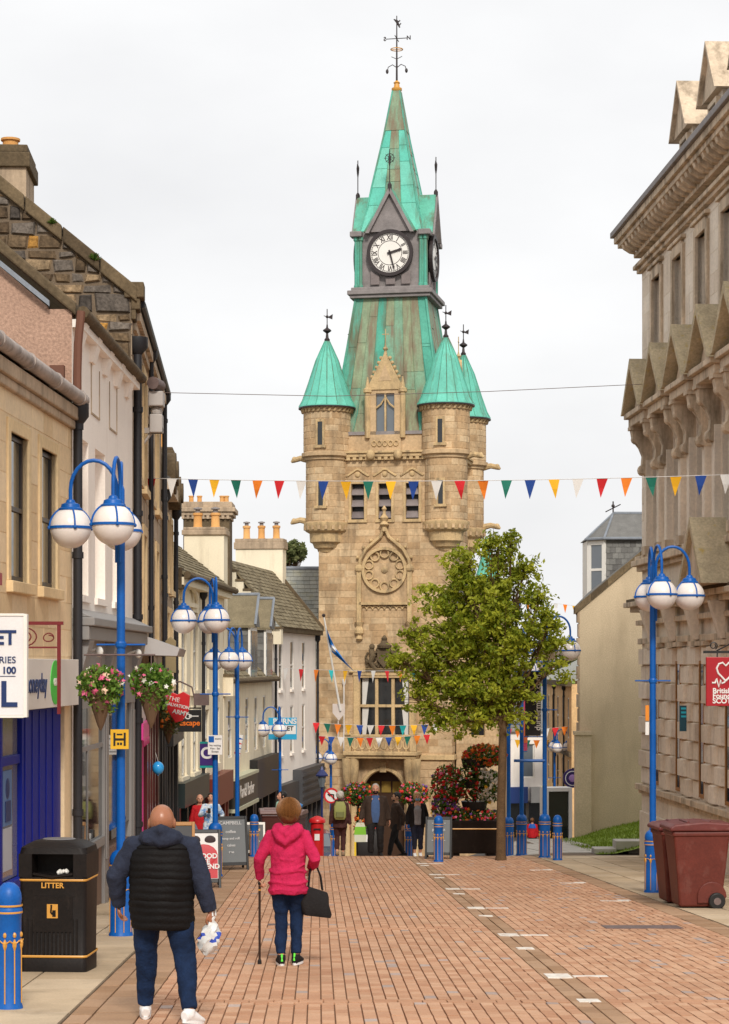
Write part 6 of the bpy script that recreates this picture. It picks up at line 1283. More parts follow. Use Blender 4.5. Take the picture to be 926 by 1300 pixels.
def basket(x, y, z, label, flowers, r=.26, leafm=None):
    o = thing('hanging_basket', label, 'hanging basket', (x, y, z), 0, 'hanging flower baskets')
    b = MB(); b.lathe([(.01, -.5), (.04, -.44), (.15, -.1), (.17, -.02), (.17, .0)], (0, 0, 0), 12); b.build('cone', flat('wicker cone', (.13, .075, .04), .9), o)
    flora(o, (0, 0, .06), (r * 1.15, r, r * .95), 1000, {k: v * 2 for k, v in flowers.items()}, .036, .042, leafm or m_leafb)
    flora(o, (r * .2, -.03, -.1), (r * .8, r * .7, r * .8), 260, {}, .034, .03, leafm or m_leafb)
    return o
b1x = P(128, 870, 25.6); basket(b1x.x, 25.6, b1x.z - .05, 'flower basket with pink and cream blooms left of the nearest lamp post', {'pink': 22, 'peach': 8, 'white': 4})
b2x = P(192, 870, 25.6); basket(b2x.x, 25.6, b2x.z - .02, 'flower basket with trailing pink blooms right of the nearest lamp post', {'pink': 16, 'white': 14}, .24)
o = thing('basket_bracket', 'slim iron basket bracket across the nearest lamp post', 'bracket', (-3.0, 25.75, b1x.z + .35)); b = MB(); b.tube([(-.42, -.12, .02), (.45, -.12, .02)], .012, 6); b.build('bar', m_iron, o)
for sx, xx in ((-1, b1x.x + 3.0), (1, b2x.x + 3.0)): b = MB(); b.tube([(xx, -.12, .02), (xx, -.12, -.3)], .008, 5); b.build('hook', m_iron, o)
b3 = P(214, 915, 45.5); basket(b3.x, 45.5, b3.z, 'rusty orange flower basket under the red shield sign', {'orange': 30, 'yellow': 5}, .27, m_leafo)
# shield sign, escape sign
def bracket_sign(name, label, u0, u1, v0, v1, d, m, depth=.05):
    c = P((u0 + u1) / 2, (v0 + v1) / 2, d); W = (u1 - u0) * d / F; Hh = (v1 - v0) * d / F
    o = thing(name, label, 'sign', c); b = MB(); b.box(-W / 2, W / 2, -depth / 2, depth / 2, -Hh / 2, Hh / 2); b.build('panel', m, o, bevel=.01); return o, W, Hh
m_shred = flat('shield red', (.60, .02, .025), .4)
c = P(226, 896, 44.8); sh = thing('red_shield_sign', 'red shield sign with white letters above the orange basket', 'sign', c)
b = MB(); b.prism([(-.24, .22), (-.1, .28), (.0, .24), (.12, .3), (.26, .22), (.24, -.1), (.1, -.32), (-.05, -.36), (-.22, -.1)], 'y', -.03, .03); b.build('shield', m_shred, sh, bevel=.01)
text('THE', .14, m_pap, sh, (-.08, -.034, .14), (R(90), R(12), 0)); text('SALVATION', .095, m_pap, sh, (0, -.034, .0), (R(90), R(12), 0), bold=.003); text('ARMY', .13, m_pap, sh, (.06, -.034, -.15), (R(90), R(12), 0), bold=.003)
es, W, Hh = bracket_sign('escape_sign', 'black hanging sign with white and orange lettering on the left shops', 226, 256, 901, 929, 46.5, m_dark)
text('GO', .17, m_pap, es, (-.1, -.03, .09), bold=.003); text('Escape', .17, flat('orange print', (.75, .16, .01), .5), es, (.0, -.03, -.05), bold=.004)
b = MB(); b.tube([(.02, -.03, .1), (.2, -.03, .1)], .012, 5); b.tube([(.02 + .03 * math.cos(R(a)), -.03, .1 + .03 * math.sin(R(a))) for a in range(0, 361, 45)], .01, 5); b.build('key_mark', m_pap, es)
b = MB(); b.box(-W / 2 - .5, W / 2, -.02, .02, Hh / 2 + .02, Hh / 2 + .05); b.build('bar', m_dark, es)
b = MB(); b.tube([(-.45, 0, Hh / 2 + .6), (-.2, 0, Hh / 2 + .62), (.05, 0, Hh / 2 + .5), (.12, 0, Hh / 2 + .2), (.12, 0, Hh / 2 + .05)], .018, 6); b.box(.1, .42, -.12, .12, Hh / 2 + .1, Hh / 2 + .36); b.build('flood_light', m_iron, es)
cs_, W, Hh = bracket_sign('purple_shop_sign', 'purple and teal hanging shop sign with white C on the left', 254, 272, 944, 972, 56.2, flat('purple sign', (.05, .02, .16), .4))
text('C', .42, m_pap, cs_, (-.02, -.03, .03), bold=.012); b = MB(); b.box(-W / 2, W / 2, -.03, .03, -Hh / 2 - .06, -Hh / 2); b.box(-W / 2, W / 2, -.03, .03, Hh / 2, Hh / 2 + .05); b.build('teal_edge', flat('teal', (.01, .3, .28), .4), cs_)
ls, W, Hh = bracket_sign('blue_letting_sign', 'blue and white TO LET board on the white building', 341, 377, 911, 939, 77.5, flat('letting blue', (.02, .36, .62), .5))
b = MB(); b.box(-W / 2 + .03, W / 2 - .03, -.032, -.026, -.2, .12); b.build('white_band', m_pap, ls); text('BURNS', .28, m_pap, ls, (.08, -.035, .26), bold=.008); text('TO LET', .22, m_dark, ls, (.04, -.036, .0), bold=.006); text('01383 000 000', .12, m_pap, ls, (0, -.035, -.31)) if False else None
# slim barber pole and old oval board
o = thing('barber_pole', 'striped barber pole on the cream facade', 'barber pole', P(301, 946, 62)); b = MB(); b.tube([(0, 0, -.35), (.12, 0, .3)], .09, 10); b.build('pole', m_pap, o, smooth=True)
for k, mm in enumerate((m_shred, m_blue, m_shred, m_blue)): b = MB(); z = -.25 + k * .14; b.tube([(.018 + .12 * (z + .35) / .65 - .02, 0, z), (.02 + .12 * (z + .35) / .65 - .02, 0, z + .05)], .094, 10); b.build('stripe', mm, o)
o = thing('old_hanging_board', 'narrow weathered gilt board hanging above the baskets', 'sign', P(217, 833, 47.5)); b = MB(); b.prism([(-.12, -.38), (.12, -.38), (.12, .34), (0, .44), (-.12, .34)], 'y', -.04, .04); b.build('panel', flat('old gilt', (.30, .23, .12), .7), o, bevel=.015); b = MB(); b.box(-.3, .12, -.015, .015, .2, .23); b.box(-.3, .12, -.015, .015, -.35, -.32); b.build('bracket', m_iron, o)
# balloon
o = thing('balloon', 'bright blue balloon hanging by the maroon shopfront', 'balloon', P(201, 975, 41)); b = MB(); b.ball((0, 0, 0), .115, 16, 12, sc=(1, 1, 1.12)); b.lathe([(.02, -.145), (.005, -.125)], (0, 0, 0), 8); b.build('balloon_skin', flat('balloon blue', (.03, .33, .75), .15, .6), o, smooth=True); b = MB(); b.tube([(0, 0, .12), (-.05, 0, .3)], .004, 4); b.build('string', m_cord, o)
# cctv camera on wall bracket at the rubble building
o = thing('cctv_camera', 'grey wall mounted surveillance camera with bracket high on the left', 'camera', P(199, 530, 40))
m_cc = flat('pale grey metal', (.45, .41, .38), .5)
b = MB(); b.box(-.75, .12, -.06, .06, -.3, -.2); b.tube([(-.6, 0, -.95), (-.1, 0, -.3)], .03, 6); b.build('bracket', m_cc, o); b = MB(); b.box(-.12, .12, -.15, .15, -.3, .05); b.lathe([(.1, .05), (.12, .12), (.08, .2)], (0, 0, 0), 10); b.box(-.14, .14, -.2, .2, .2, .48); b.build('housing', m_cc, o, bevel=.02)
b = MB(); b.tube([(-.04, -.3, .62), (.04, .2, .62)], .12, 10); b.build('camera_head', m_iron, o, smooth=True)
# heart sign at the right edge
hp = P(914, 866, 33.5); hsn = thing('red_heart_sign', 'dark red hanging charity sign with white heart outline at right edge', 'sign', hp, R(0))
m_hred = flat('heart sign red', (.36, .008, .015), .4)
W = .86; b = MB(); b.box(-.22, -.22 + W, -.03, .03, -.38, .4); b.build('panel', m_hred, hsn, bevel=.008)
b = MB()
for s_, off in ((1, 0),):
    pts = [(-.17, -.05), (-.12, -.05), (-.1, .02), (-.06, -.12), (-.03, .0), (-.01, -.06), (.03, -.04), (.045, -.02), (-.01, .04), (-.07, .1), (-.095, .18), (-.06, .25), (0, .27), (.05, .22), (.1, .27), (.17, .26), (.2, .18), (.17, .1), (.1, .03), (.05, -.02)]
    b.tube([(x + .04, -.036, z + .04) for x, z in pts], .016, 6)
b.build('heart_outline', m_pap, hsn)
for s, z in (('British Heart', -.14), ('Foundation', -.22), ('SCOTLAND', -.3)): text(s, .115, m_pap, hsn, (-.12, -.034, z), align='LEFT', bold=.003)
b = MB(); b.box(-.26, .9, -.02, .02, .46, .5); b.box(-.05, -.03, -.01, .01, .4, .46); b.box(.5, .52, -.01, .01, .4, .46); b.tube([(-.1 + .06 * math.cos(R(a)) * (1 - a / 900), 0, .58 + .06 * math.sin(R(a)) * (1 - a / 900)) for a in range(-60, 420, 25)], .01, 5); b.tube([(-.05, 0, .5), (.85, 0, .95)], .012, 5); b.build('bracket', m_dark, hsn)
# small plate on the R1 lamp and teal sign on the bank
o = thing('teal_wall_sign', 'small dark teal plaque projecting from the bank piers', 'plaque', P(868, 912, 42.5)); b = MB(); b.box(-.08, .06, -.02, .02, -.26, .26); b.build('plate', flat('dark teal', (.01, .06, .09), .4), o); b = MB()
for k in range(3): b.box(-.05, .05, -.026, -.02, .02 + k * .08, .06 + k * .08)
b.build('teal_stripe', flat('bright teal', (.02, .42, .55), .4), o)
o = thing('orange_lamp_notice', 'small orange and white notice strapped to the right lamp post', 'notice', (4.80, 35.5, -.95)); b = MB(); b.box(-.06, .0, -.02, .0, .02, .28); b.build('orange_plate', flat('orange notice', (.75, .25, .02), .5), o); b = MB(); b.box(-.06, .0, -.02, .0, -.22, .0); b.build('white_plate', m_pap, o)
# ================================================================ BUNTING AND WIRES
BC = {'w': flat('bunting white', (.72, .69, .65), .8), 'r': flat('bunting red', (.58, .015, .02), .8), 'o': flat('bunting orange', (.78, .20, .015), .8), 'g': flat('bunting green', (.01, .15, .10), .8), 'y': flat('bunting yellow', (.80, .42, .015), .8), 'b': flat('bunting blue', (.015, .06, .28), .8), 't': flat('bunting teal', (.02, .42, .42), .8)}
def bunting(label, p0, p1, sag, seq, w_, hgt, wire=.006):
    p0, p1 = Vector(p0), Vector(p1); o = thing('bunting', label, 'bunting', p0, 0, 'strings of pennants')
    n = len(seq); pt = lambda t: (p1 - p0) * t - Vector((0, 0, 4 * sag * t * (1 - t)))
    b = MB(); b.tube([pt(i / 40) for i in range(41)], wire, 4); b.build('cord', m_cord, o)
    for i, k in enumerate(seq):
        t = (i + .5) / n; c = pt(t); dr = (p1 - p0).normalized(); tw = rnd.uniform(-.5, .5); a = dr * w_ * .5; sw = Vector((rnd.uniform(-.1, .1) * hgt, rnd.uniform(-.25, .25) * hgt, -hgt)); e = Vector((0, .002, 0)); bow = Vector((0, rnd.uniform(-.06, .06) * hgt * 2, 0))
        q = MB(); L_, M_, R_ = c - a, c + bow * .3, c + a; tip = c + sw; ml = (L_ + tip) / 2 + bow; mr = (R_ + tip) / 2 + bow
        vs = [L_, M_, R_, ml, mr, tip]; q.add(vs + [v + e for v in vs], [(0, 3, 1), (1, 3, 4), (1, 4, 2), (3, 5, 4), (6, 7, 9), (7, 10, 9), (7, 8, 10), (9, 10, 11)]); q.build('pennant', BC[k], o)
    return o
bunting('main bunting string crossing the street below the tower turrets', P(150, 608, 40), P(950, 601, 40), .28, 'orwbyg' 'orwbygy' 'bwroob' 'ywrogy' 'bw', .42, .50) if False else None
bunting('main bunting string crossing the street below the tower turrets', P(152, 606, 42), P(938, 602, 38), .10, 'orwbygorwbygybwrogbywrogybw'[:27], .215, .36)
bunting('bunting string at tower window height from the white building', P(270, 842, 78), P(565, 850, 92), .15, 'oygbwrotybwrotyb', .34, .5)
bunting('bunting string just above the tower balcony rail', P(395, 917, 90), P(560, 919, 90), .1, 'rgoybwrotybw', .3, .45)
bunting('lower bunting string draped along the tower balcony', P(403, 934, 91), P(548, 932, 91), .12, 'rbwgorwbygor', .3, .42)
bunting('small bunting string across the sandstone terrace, uppermost', P(640, 765, 96), P(735, 770, 100), -.1, 'wboybwoy'[:8], .32, .42)
bunting('small bunting string across the sandstone terrace, middle', P(640, 925, 98), P(735, 920, 98), .1, 'rogywrog', .32, .42)
bunting('small bunting string across the sandstone terrace, lowest', P(640, 938, 104), P(735, 936, 104), .1, 'wygoytgo', .32, .42)
def wire(label, pts, r=.006):
    b = MB(); b.tube(pts, r, 4); o = b.build('overhead_wire', m_wire, None); tag(o, label, 'wire', 'overhead wires')
wire('thin wire stretched across the street in front of the tower', [P(190, 498, 46), P(420, 503, 46.5), P(620, 497, 47), P(830, 487, 48)], .007)
wire('thin wire sagging from the rubble gable to the camera bracket', [P(165, 500, 37.5), P(178, 502, 42), P(205, 500, 47)], .006)
# ================================================================ BANNERS ON LAMPS
o = thing('black_banner', 'tall black banner with white lettering beside the lamp post right of the tree', 'banner', (4.37, 50.95, gz(4.37, 51)))
b = MB(); b.box(-.48, -.1, -.012, .012, 2.95, 4.5); b.build('cloth', flat('black banner cloth', (.018, .016, .018), .7), o)
text('dunfermline.com', .2, m_pap, o, (-.17, -.016, 3.76), (R(90), R(-90), 0), bold=.002)
for z in (2.93, 4.51): b = MB(); b.tube([(-.5, 0, z), (-.05, 0, z)], .014, 6); b.build('banner_arm', m_blue, o)
b = MB(); b.tube([(-.75, 0, 2.35), (0, 0, 2.35)], .035, 8); b.build('cross_bar', m_blue, o)
o = thing('pink_banner', 'narrow pink and orange banner on the lamp post behind the tree', 'banner', (4.08, 54.6, gz(4.08, 54.6)), R(70)); b = MB(); b.box(.1, .5, -.012, .012, 2.7, 4.4); b.build('cloth', flat('pink banner cloth', (.65, .04, .14), .7), o)
b = MB(); b.box(.1, .5, -.018, -.012, 2.9, 3.4); b.box(.1, .5, .012, .018, 2.9, 3.4); b.build('orange_block', flat('orange banner', (.75, .13, .02), .7), o)
for z in (2.68, 4.42): b = MB(); b.tube([(0.05, 0, z), (.52, 0, z)], .014, 6); b.build('banner_arm', m_blue, o)
# ================================================================ TREES AND PLANTERS
def tree(label, x, y, zb, trunk_h, lobes, nleaf, ls, lm, name='street_tree', tr=.11, lean=.05):
    o = thing(name, label, 'tree', (x, y, zb)); b = MB(); top = Vector((lean, 0, trunk_h))
    b.tube([(0, 0, -.05), (.005, 0, .15), (.01, .01, trunk_h * .5), top], [tr * 1.35, tr * 1.05, tr * .92, tr * .85], 12)
    hub = top + Vector((0, 0, .5)); b.tube([top, hub, hub + Vector((.05, 0, .9)), hub + Vector((.08, .05, 2.0))], [tr * .85, tr * .7, tr * .5, tr * .2], 8)
    tot = sum(r_[0] * r_[1] * r_[2] for _, r_ in lobes)
    for c, r_ in lobes:
        c = Vector(c); s = top + (hub - top) * rnd.random() + Vector((0, 0, rnd.uniform(0, .6))); mid = s.lerp(c, .5) + Vector((0, 0, -.1))
        b.tube([s, mid, c], [tr * .45, tr * .3, tr * .12], 6)
        for _ in range(9):
            d = Vector((rnd.uniform(-1, 1) * r_[0], rnd.uniform(-1, 1) * r_[1], rnd.uniform(-.6, 1) * r_[2])); st_ = mid.lerp(c, rnd.uniform(.2, 1)); b.tube([st_, st_.lerp(c + d, .5) + Vector((0, 0, .03)), c + d], [tr * .13, tr * .08, .004], 4)
    b.build('trunk', m_bark, o, smooth=True)
    q = MB()
    for c, r_ in lobes:
        c = Vector(c); n = int(nleaf * (r_[0] * r_[1] * r_[2]) / tot); ncl = max(8, n // 26)
        for _ in range(ncl):
            while True:
                p = Vector((rnd.uniform(-1, 1), rnd.uniform(-1, 1), rnd.uniform(-1, 1)))
                if .25 < p.length < 1.0: break
            p = p * (.6 + .4 * p.length) * rnd.choice((1, 1, 1, 1.12))
            cc = c + Vector((p.x * r_[0], p.y * r_[1], p.z * r_[2])); t0 = min(1, max(0, rnd.gauss(.42, .22))); cr = rnd.uniform(.08, .19)
            for _ in range(26): leafq(q, cc + Vector((rnd.gauss(0, cr * .6), rnd.gauss(0, cr * .6), rnd.gauss(0, cr * .45))), ls * rnd.uniform(.7, 1.3), min(1, max(0, t0 + rnd.gauss(0, .15))))
    q.build('crown', lm, o)
    return o
ty = 49.3; tx = (636 - 463) * ty / F; tz = gz(tx, ty); spx = F / ty
def L(u, v, ru, rv, dy=0, ry=None): return (((u - 636) / spx, dy, (845 - v) * ty / F - tz), (ru / spx, (ry or ru) / spx, rv / spx))
lobes = [L(632, 702, 27, 30, .1), L(592, 722, 34, 34, -.2), L(655, 745, 36, 34, .3), L(610, 765, 46, 40, 0), L(562, 768, 36, 36, .2), L(682, 765, 26, 26, -.2), L(690, 810, 32, 32, .2), L(640, 805, 46, 42, -.3), L(590, 820, 48, 44, .2), L(540, 826, 38, 30, 0), L(515, 848, 24, 18, -.1), L(705, 845, 22, 22, 0),
         L(648, 855, 30, 34, -.2), L(615, 870, 44, 38, -.2), L(565, 872, 40, 34, .1), L(640, 905, 34, 26, .0), L(590, 915, 34, 26, -.2), L(545, 905, 26, 22, .1), L(520, 885, 20, 16, 0), L(620, 685, 14, 14), L(650, 685, 9, 16), L(665, 715, 14, 14), L(505, 838, 14, 10), L(530, 800, 18, 14), L(700, 790, 14, 12), L(668, 880, 16, 12)]
tree('leafy green street tree in front of the flower planter and tower', tx, ty, tz, 2.75, lobes, 25000, .062, m_leaf)
# far trees
def ftree(label, u, v, d, ru, rv, n=1800):
    s = F / d; c = P(u, v, d); g = gz(c.x, d); lob = [((rnd.uniform(-.5, .5) * ru / s, rnd.uniform(-.5, .5) * ru / s, c.z - g + rnd.uniform(-.5, .5) * rv / s), (ru * .6 / s, ru * .6 / s, rv * .6 / s)) for _ in range(6)]
    tree(label, c.x, d, g, max(1, (c.z - g) * .5), lob, n, 3.0 / s, m_leafo, 'background_tree', .3, 0)
ftree('distant leafy tree rising behind the grey slate roof left of tower', 368, 708, 130, 24, 22, 5000)
for i, (u, v, d) in enumerate(((712, 836, 210), (690, 842, 230), (735, 840, 220), (660, 850, 240), (765, 838, 225))):
    ftree(('distant round tree above the terrace roof', 'pale distant tree left of the terrace roof tree', 'distant tree behind the beige gable', 'distant tree behind the street tree crown', 'distant tree hidden beyond the beige gable house')[i], u, v, d, 16, 14, 1500)
# flower planter tower
px_, py_ = (600 - 463) * 52.3 / F, 52.3
pl = thing('flower_planter', 'black gold lined trough planter with tall tower of red and white flowers', 'planter', (px_, py_, gz(px_, py_)))
b = MB(); loftr(b, [(.62, .4, .12, .1), (.7, .45, .12, .2), (.74, .48, .12, .82), (.78, .5, .12, .86), (.78, .5, .12, .92)]); b.build('trough', m_bin, pl, smooth=True)
b = MB(); loftr(b, [(.745, .485, .12, .7), (.75, .49, .12, .715), (.745, .485, .12, .73)], cap=False); b.build('gold_line', m_gold, pl)
for sx in (-.45, .45): b = MB(); b.box(sx - .12, sx + .12, -.35, .35, 0, .1); b.build('foot', m_bin, pl, bevel=.02)
for z in (1.15, 1.7, 2.2): b = MB(); b.lathe([(.28, z), (.34, z + .22), (.3, z + .2)], (0.05, 0, 0), 14); b.build('tier', m_dark, pl)
b = MB(); b.tube([(.05, 0, .8), (.05, 0, 2.5)], .05, 8); b.build('stem_pole', m_dark, pl)
flora(pl, (0, 0, 1.0), (.8, .52, .22), 800, {'red': 90, 'pink': 60, 'orange': 24, 'purple': 20}, .05, .045)
flora(pl, (-.62, 0, 1.75), (.42, .4, .55), 900, {'red': 200, 'white': 24, 'pink': 34, 'purple': 14}, .05, .05)
flora(pl, (-.68, -.1, 1.2), (.38, .36, .35), 500, {'purple': 90, 'red': 30, 'white': 18, 'yellow': 12}, .05, .045)
flora(pl, (.38, -.15, 1.75), (.42, .36, .42), 700, {'white': 170, 'yellow': 24}, .05, .06)
flora(pl, (.3, 0, 2.5), (.55, .45, .3), 800, {'red': 120, 'orange': 140}, .05, .05)
flora(pl, (-.05, -.1, 1.9), (.35, .35, .6), 600, {'red': 100, 'white': 16}, .05, .05)
# baskets and columns of flowers at the tower door
for (u, v, d, lab) in ((455, 1008, 88, 'round red flower basket left of the tower door'), (525, 1008, 88, 'round red flower basket right of the tower door')):
    c = P(u, v, d); o = thing('flower_stand', lab, 'flower stand', (c.x, d, gz(c.x, d)), 0, 'flower stands at the tower door'); zc = c.z - gz(c.x, d)
    b = MB(); b.tube([(0, 0, 0), (0, 0, zc)], .05, 8); b.build('post', m_dark, o); b = MB(); b.lathe([(.1, zc - .5), (.4, zc - .1), (.42, zc)], (0, 0, 0), 12); b.build('bowl', m_dark, o)
    flora(o, (0, 0, zc), (.75, .6, .5), 900, {'red': 80, 'pink': 25, 'purple': 16, 'orange': 10}, .07, .07)
    if u < 500: flora(o, (.25, 0, zc - 1.4), (.45, .4, 1.0), 700, {'red': 50, 'orange': 35}, .07, .07)
# ================================================================ SMALL STREET THINGS BEYOND THE CREST
def sgn(u, v, d): return P(u, v, d)
c = P(421, 1010, 84); o = thing('no_left_turn_sign', 'round red ringed no left turn sign in front of the tower', 'road sign', (c.x, 84, gz(c.x, 84))); zc = c.z - gz(c.x, 84)
def annul(b, r0, r1, ya, yb, z, n=28):
    vs = [(r_ * math.cos(2 * math.pi * i / n), y_, z + r_ * math.sin(2 * math.pi * i / n)) for y_ in (ya, yb) for r_ in (r0, r1) for i in range(n)]; fs = []
    for i in range(n): j = (i + 1) % n; fs += [(i, j, n + j, n + i), (2 * n + i, 3 * n + i, 3 * n + j, 2 * n + j), (n + i, n + j, 3 * n + j, 3 * n + i)]
    b.add(vs, fs)
b = MB(); b.tube([(0, 0, 0), (0, 0, zc + .3)], .04, 8); b.build('post', m_iron, o)
b = MB(); annul(b, .001, .28, -.05, -.03, zc); b.build('disc', m_pap, o); b = MB(); annul(b, .24, .31, -.06, -.03, zc); b.build('red_ring', m_shred, o)
b = MB(); b.tube([(.09, -.06, zc - .14), (.09, -.06, zc + .04), (-.06, -.06, zc + .05)], .03, 5); b.prism([(-.05, zc + .13), (-.05, zc - .04), (-.16, zc + .05)], 'y', -.07, -.05); b.build('arrow', m_dark, o); b = MB(); b.hexa([(-.2, -.075, zc + .17), (-.16, -.075, zc + .21), (-.16, -.07, zc + .21), (-.2, -.07, zc + .17), (.16, -.075, zc - .21), (.2, -.075, zc - .17), (.2, -.07, zc - .17), (.16, -.07, zc - .21)]); b.build('red_bar', m_shred, o)
# heritage lantern
c = P(409, 990, 86); o = thing('lantern_lamp', 'dark blue heritage lantern lamp beside the no left turn sign', 'street lamp', (c.x, 86, gz(c.x, 86))); zc = c.z - gz(c.x, 86); m_dblue = flat('dark blue iron', (.02, .03, .12), .4)
b = MB(); b.lathe([(.12, 0), (.12, .9), (.05, 1.0), (.045, zc - .35), (.1, zc - .3)], (0, 0, 0), 10); b.build('post', m_dblue, o); b = MB(); b.lathe([(.1, zc - .3), (.2, zc + .15)], (0, 0, 0), 6); b.build('glass', m_glassb, o); b = MB(); b.lathe([(.26, zc + .15), (.27, zc + .2), (.08, zc + .42), (.03, zc + .55)], (0, 0, 0), 8); b.build('lantern_roof', m_dblue, o)
# pillar box
c = P(403, 1066, 76); o = thing('pillar_box', 'red pillar box half hidden behind the crest of the street', 'post box', (c.x, 76, gz(c.x, 76))); m_pb = flat('post box red', (.52, .012, .015), .35, .5)
b = MB(); b.lathe([(.27, 0), (.27, .2), (.24, .22), (.24, 1.65), (.3, 1.68), (.3, 1.76), (.26, 1.82), (.1, 1.9), (.01, 1.92)], (0, 0, 0), 20); b.build('body', m_pb, o, smooth=True); b = MB(); b.box(-.13, .13, -.255, -.235, 1.42, 1.48); b.build('slot', m_dark, o); b = MB(); b.box(-.09, .09, -.252, -.236, 1.05, 1.28); b.build('collection_plate', m_pap, o)
o = bollard(0, 0, 'x') if False else None
# parked dark car beyond the crest
cr = thing('parked_car', 'dark blue car beyond the crest with its headlight showing', 'car', (-2.0, 78, gz(-2.0, 78)), R(8)); m_car = flat('dark blue car paint', (.015, .02, .06), .25, .6, coat=.8)
pr_ = [(-2.0, .25), (2.0, .25), (2.05, .6), (1.9, .8), (1.1, .92), (.5, 1.38), (-.9, 1.42), (-1.7, 1.0), (-2.05, .9)]
b = MB(); b.prism([(p[0], p[1]) for p in pr_], 'y', -.82, .82); b.v = [(y * (1 - .16 * max(0, z - .9)), -x, z) for x, y, z in b.v]; b.build('body', m_car, cr, bevel=.07)
b = MB(); b.hexa([(-.66, -1.07, .95), (.66, -1.07, .95), (.66, -1.03, .93), (-.66, -1.03, .93), (-.6, -.53, 1.36), (.6, -.53, 1.36), (.6, -.48, 1.34), (-.6, -.48, 1.34)]); b.build('windscreen', m_glassb, cr)
for s_ in (-1, 1):
    b = MB(); b.ball((s_ * .62, -2.0, .68), .13, 12, 8, sc=(1.3, .6, .8)); b.build('headlight', flat('headlight', (.75, .75, .75), .1, .8), cr, smooth=True)
    for y_ in (-1.3, 1.25):
        b = MB(); b.tube([(s_ * .66, y_, .31), (s_ * .85, y_, .31)], .31, 20); wo = b.build('wheel', m_dark, cr, smooth=True); b = MB(); b.tube([(s_ * .84, y_, .31), (s_ * .86, y_, .31)], .19, 14); b.build('rim', m_cc, wo)
    b = MB(); b.box(*sorted((s_ * .84, s_ * 1.0)), -.75, -.62, .95, 1.07); b.build('mirror', m_car, cr, bevel=.03)
b = MB(); b.box(-.26, .26, -2.07, -2.05, .42, .53); b.build('number_plate', m_pap, cr); b = MB(); b.box(-.5, .5, -2.06, -2.03, .56, .66); b.build('grille', m_dark, cr)
# yellow-edged bin and black bags near the door
c = P(500, 1070, 74)
o = thing('black_street_bin', 'black bin with yellow edge beyond the crest near the tower door', 'bin', ((508 - 463) * 72 / F - 1.1, 72, gz(0, 72))); b = MB(); loftr(b, [(.38, .35, .06, 0), (.4, .37, .06, 1.2), (.3, .3, .08, 1.3)]); b.build('body', m_bin, o, smooth=True); b = MB(); b.box(-.46, -.4, -.38, .38, 0, 1.25); b.build('yellow_edge', flat('yellow edge', (.8, .55, .02), .5), o); b = MB(); b.box(-.12, .12, -.385, -.375, .9, 1.15); b.build('label_plate', m_pap, o)
# kiosk on the lower right street
c = P(706, 1036, 84); o = thing('glass_kiosk', 'white framed dark glass kiosk at the corner of the lower street', 'kiosk', (c.x, 84, gz(c.x, 84)), R(12)); zt = P(700, 1004, 84).z - gz(c.x, 84)
b = MB(); b.box(-.55, -.42, -.4, .4, 0, zt); b.box(.42, .55, -.4, .4, 0, zt); b.box(-.55, .55, -.4, .4, zt, zt + .15); b.build('frame', m_pap, o); b = MB(); b.box(-.42, .42, -.3, -.26, .1, zt); b.box(-.42, .42, .26, .3, .1, zt); b.build('glass_wall', flat('kiosk glass', (.012, .02, .016), .08, .6), o)
c = P(727, 988, 88); o = thing('round_purple_sign', 'round purple hanging pub sign beside the beige buttress', 'sign', c); b = MB(); annul(b, .001, .4, -.04, .04, 0); b.build('disc', flat('round sign purple', (.03, .015, .1), .4), o); b = MB(); annul(b, .28, .31, -.05, -.04, 0); b.build('ring', m_pap, o); b = MB(); b.ball((0, -.04, .0), .16, 8, 6, sc=(1, .2, 1)); b.build('emblem', flat('emblem lilac', (.35, .2, .45), .5), o); b = MB(); b.box(-.02, .9, -.02, .02, .4, .44); b.build('bracket', m_dark, o)
# extra blue trunk lamps bases at right already placed
# ================================================================ PEOPLE (local frame: facing -y, right hand at -x)
def ik(a, b, l1, l2, d):
    v = b - a; L_ = min(v.length, (l1 + l2) * .999); v = v.normalized(); q = (l1 * l1 - l2 * l2 + L_ * L_) / (2 * L_); hh = math.sqrt(max(0, l1 * l1 - q * q)); d = Vector(d); d = (d - v * d.dot(v)).normalized()
    return a + v * q + d * hh, a + v * L_
wtex = bpy.data.textures.new('folds', 'CLOUDS'); wtex.noise_scale = .11; wtex.noise_depth = 2
def voxel(o, size, it=3, fold=0):
    m = o.modifiers.new('remesh', 'REMESH'); m.mode = 'VOXEL'; m.voxel_size = size; m.use_smooth_shade = True
    s = o.modifiers.new('smooth', 'SMOOTH'); s.iterations = it; s.factor = .5
    if fold: d = o.modifiers.new('folds', 'DISPLACE'); d.texture = wtex; d.strength = fold; d.mid_level = .5; d.texture_coords = 'LOCAL'
def rings(b, rs, n=24):
    vs = []
    for z, rx_, ry_, cx, cy in rs:
        for j in range(n): a = 2 * math.pi * j / n; vs.append((cx + rx_ * math.cos(a), cy + ry_ * math.sin(a), z))
    k = len(rs); b.add(vs, [(i * n + j, i * n + (j + 1) % n, (i + 1) * n + (j + 1) % n, (i + 1) * n + j) for i in range(k - 1) for j in range(n)] + [tuple(range(n - 1, -1, -1)), tuple((k - 1) * n + j for j in range(n))])
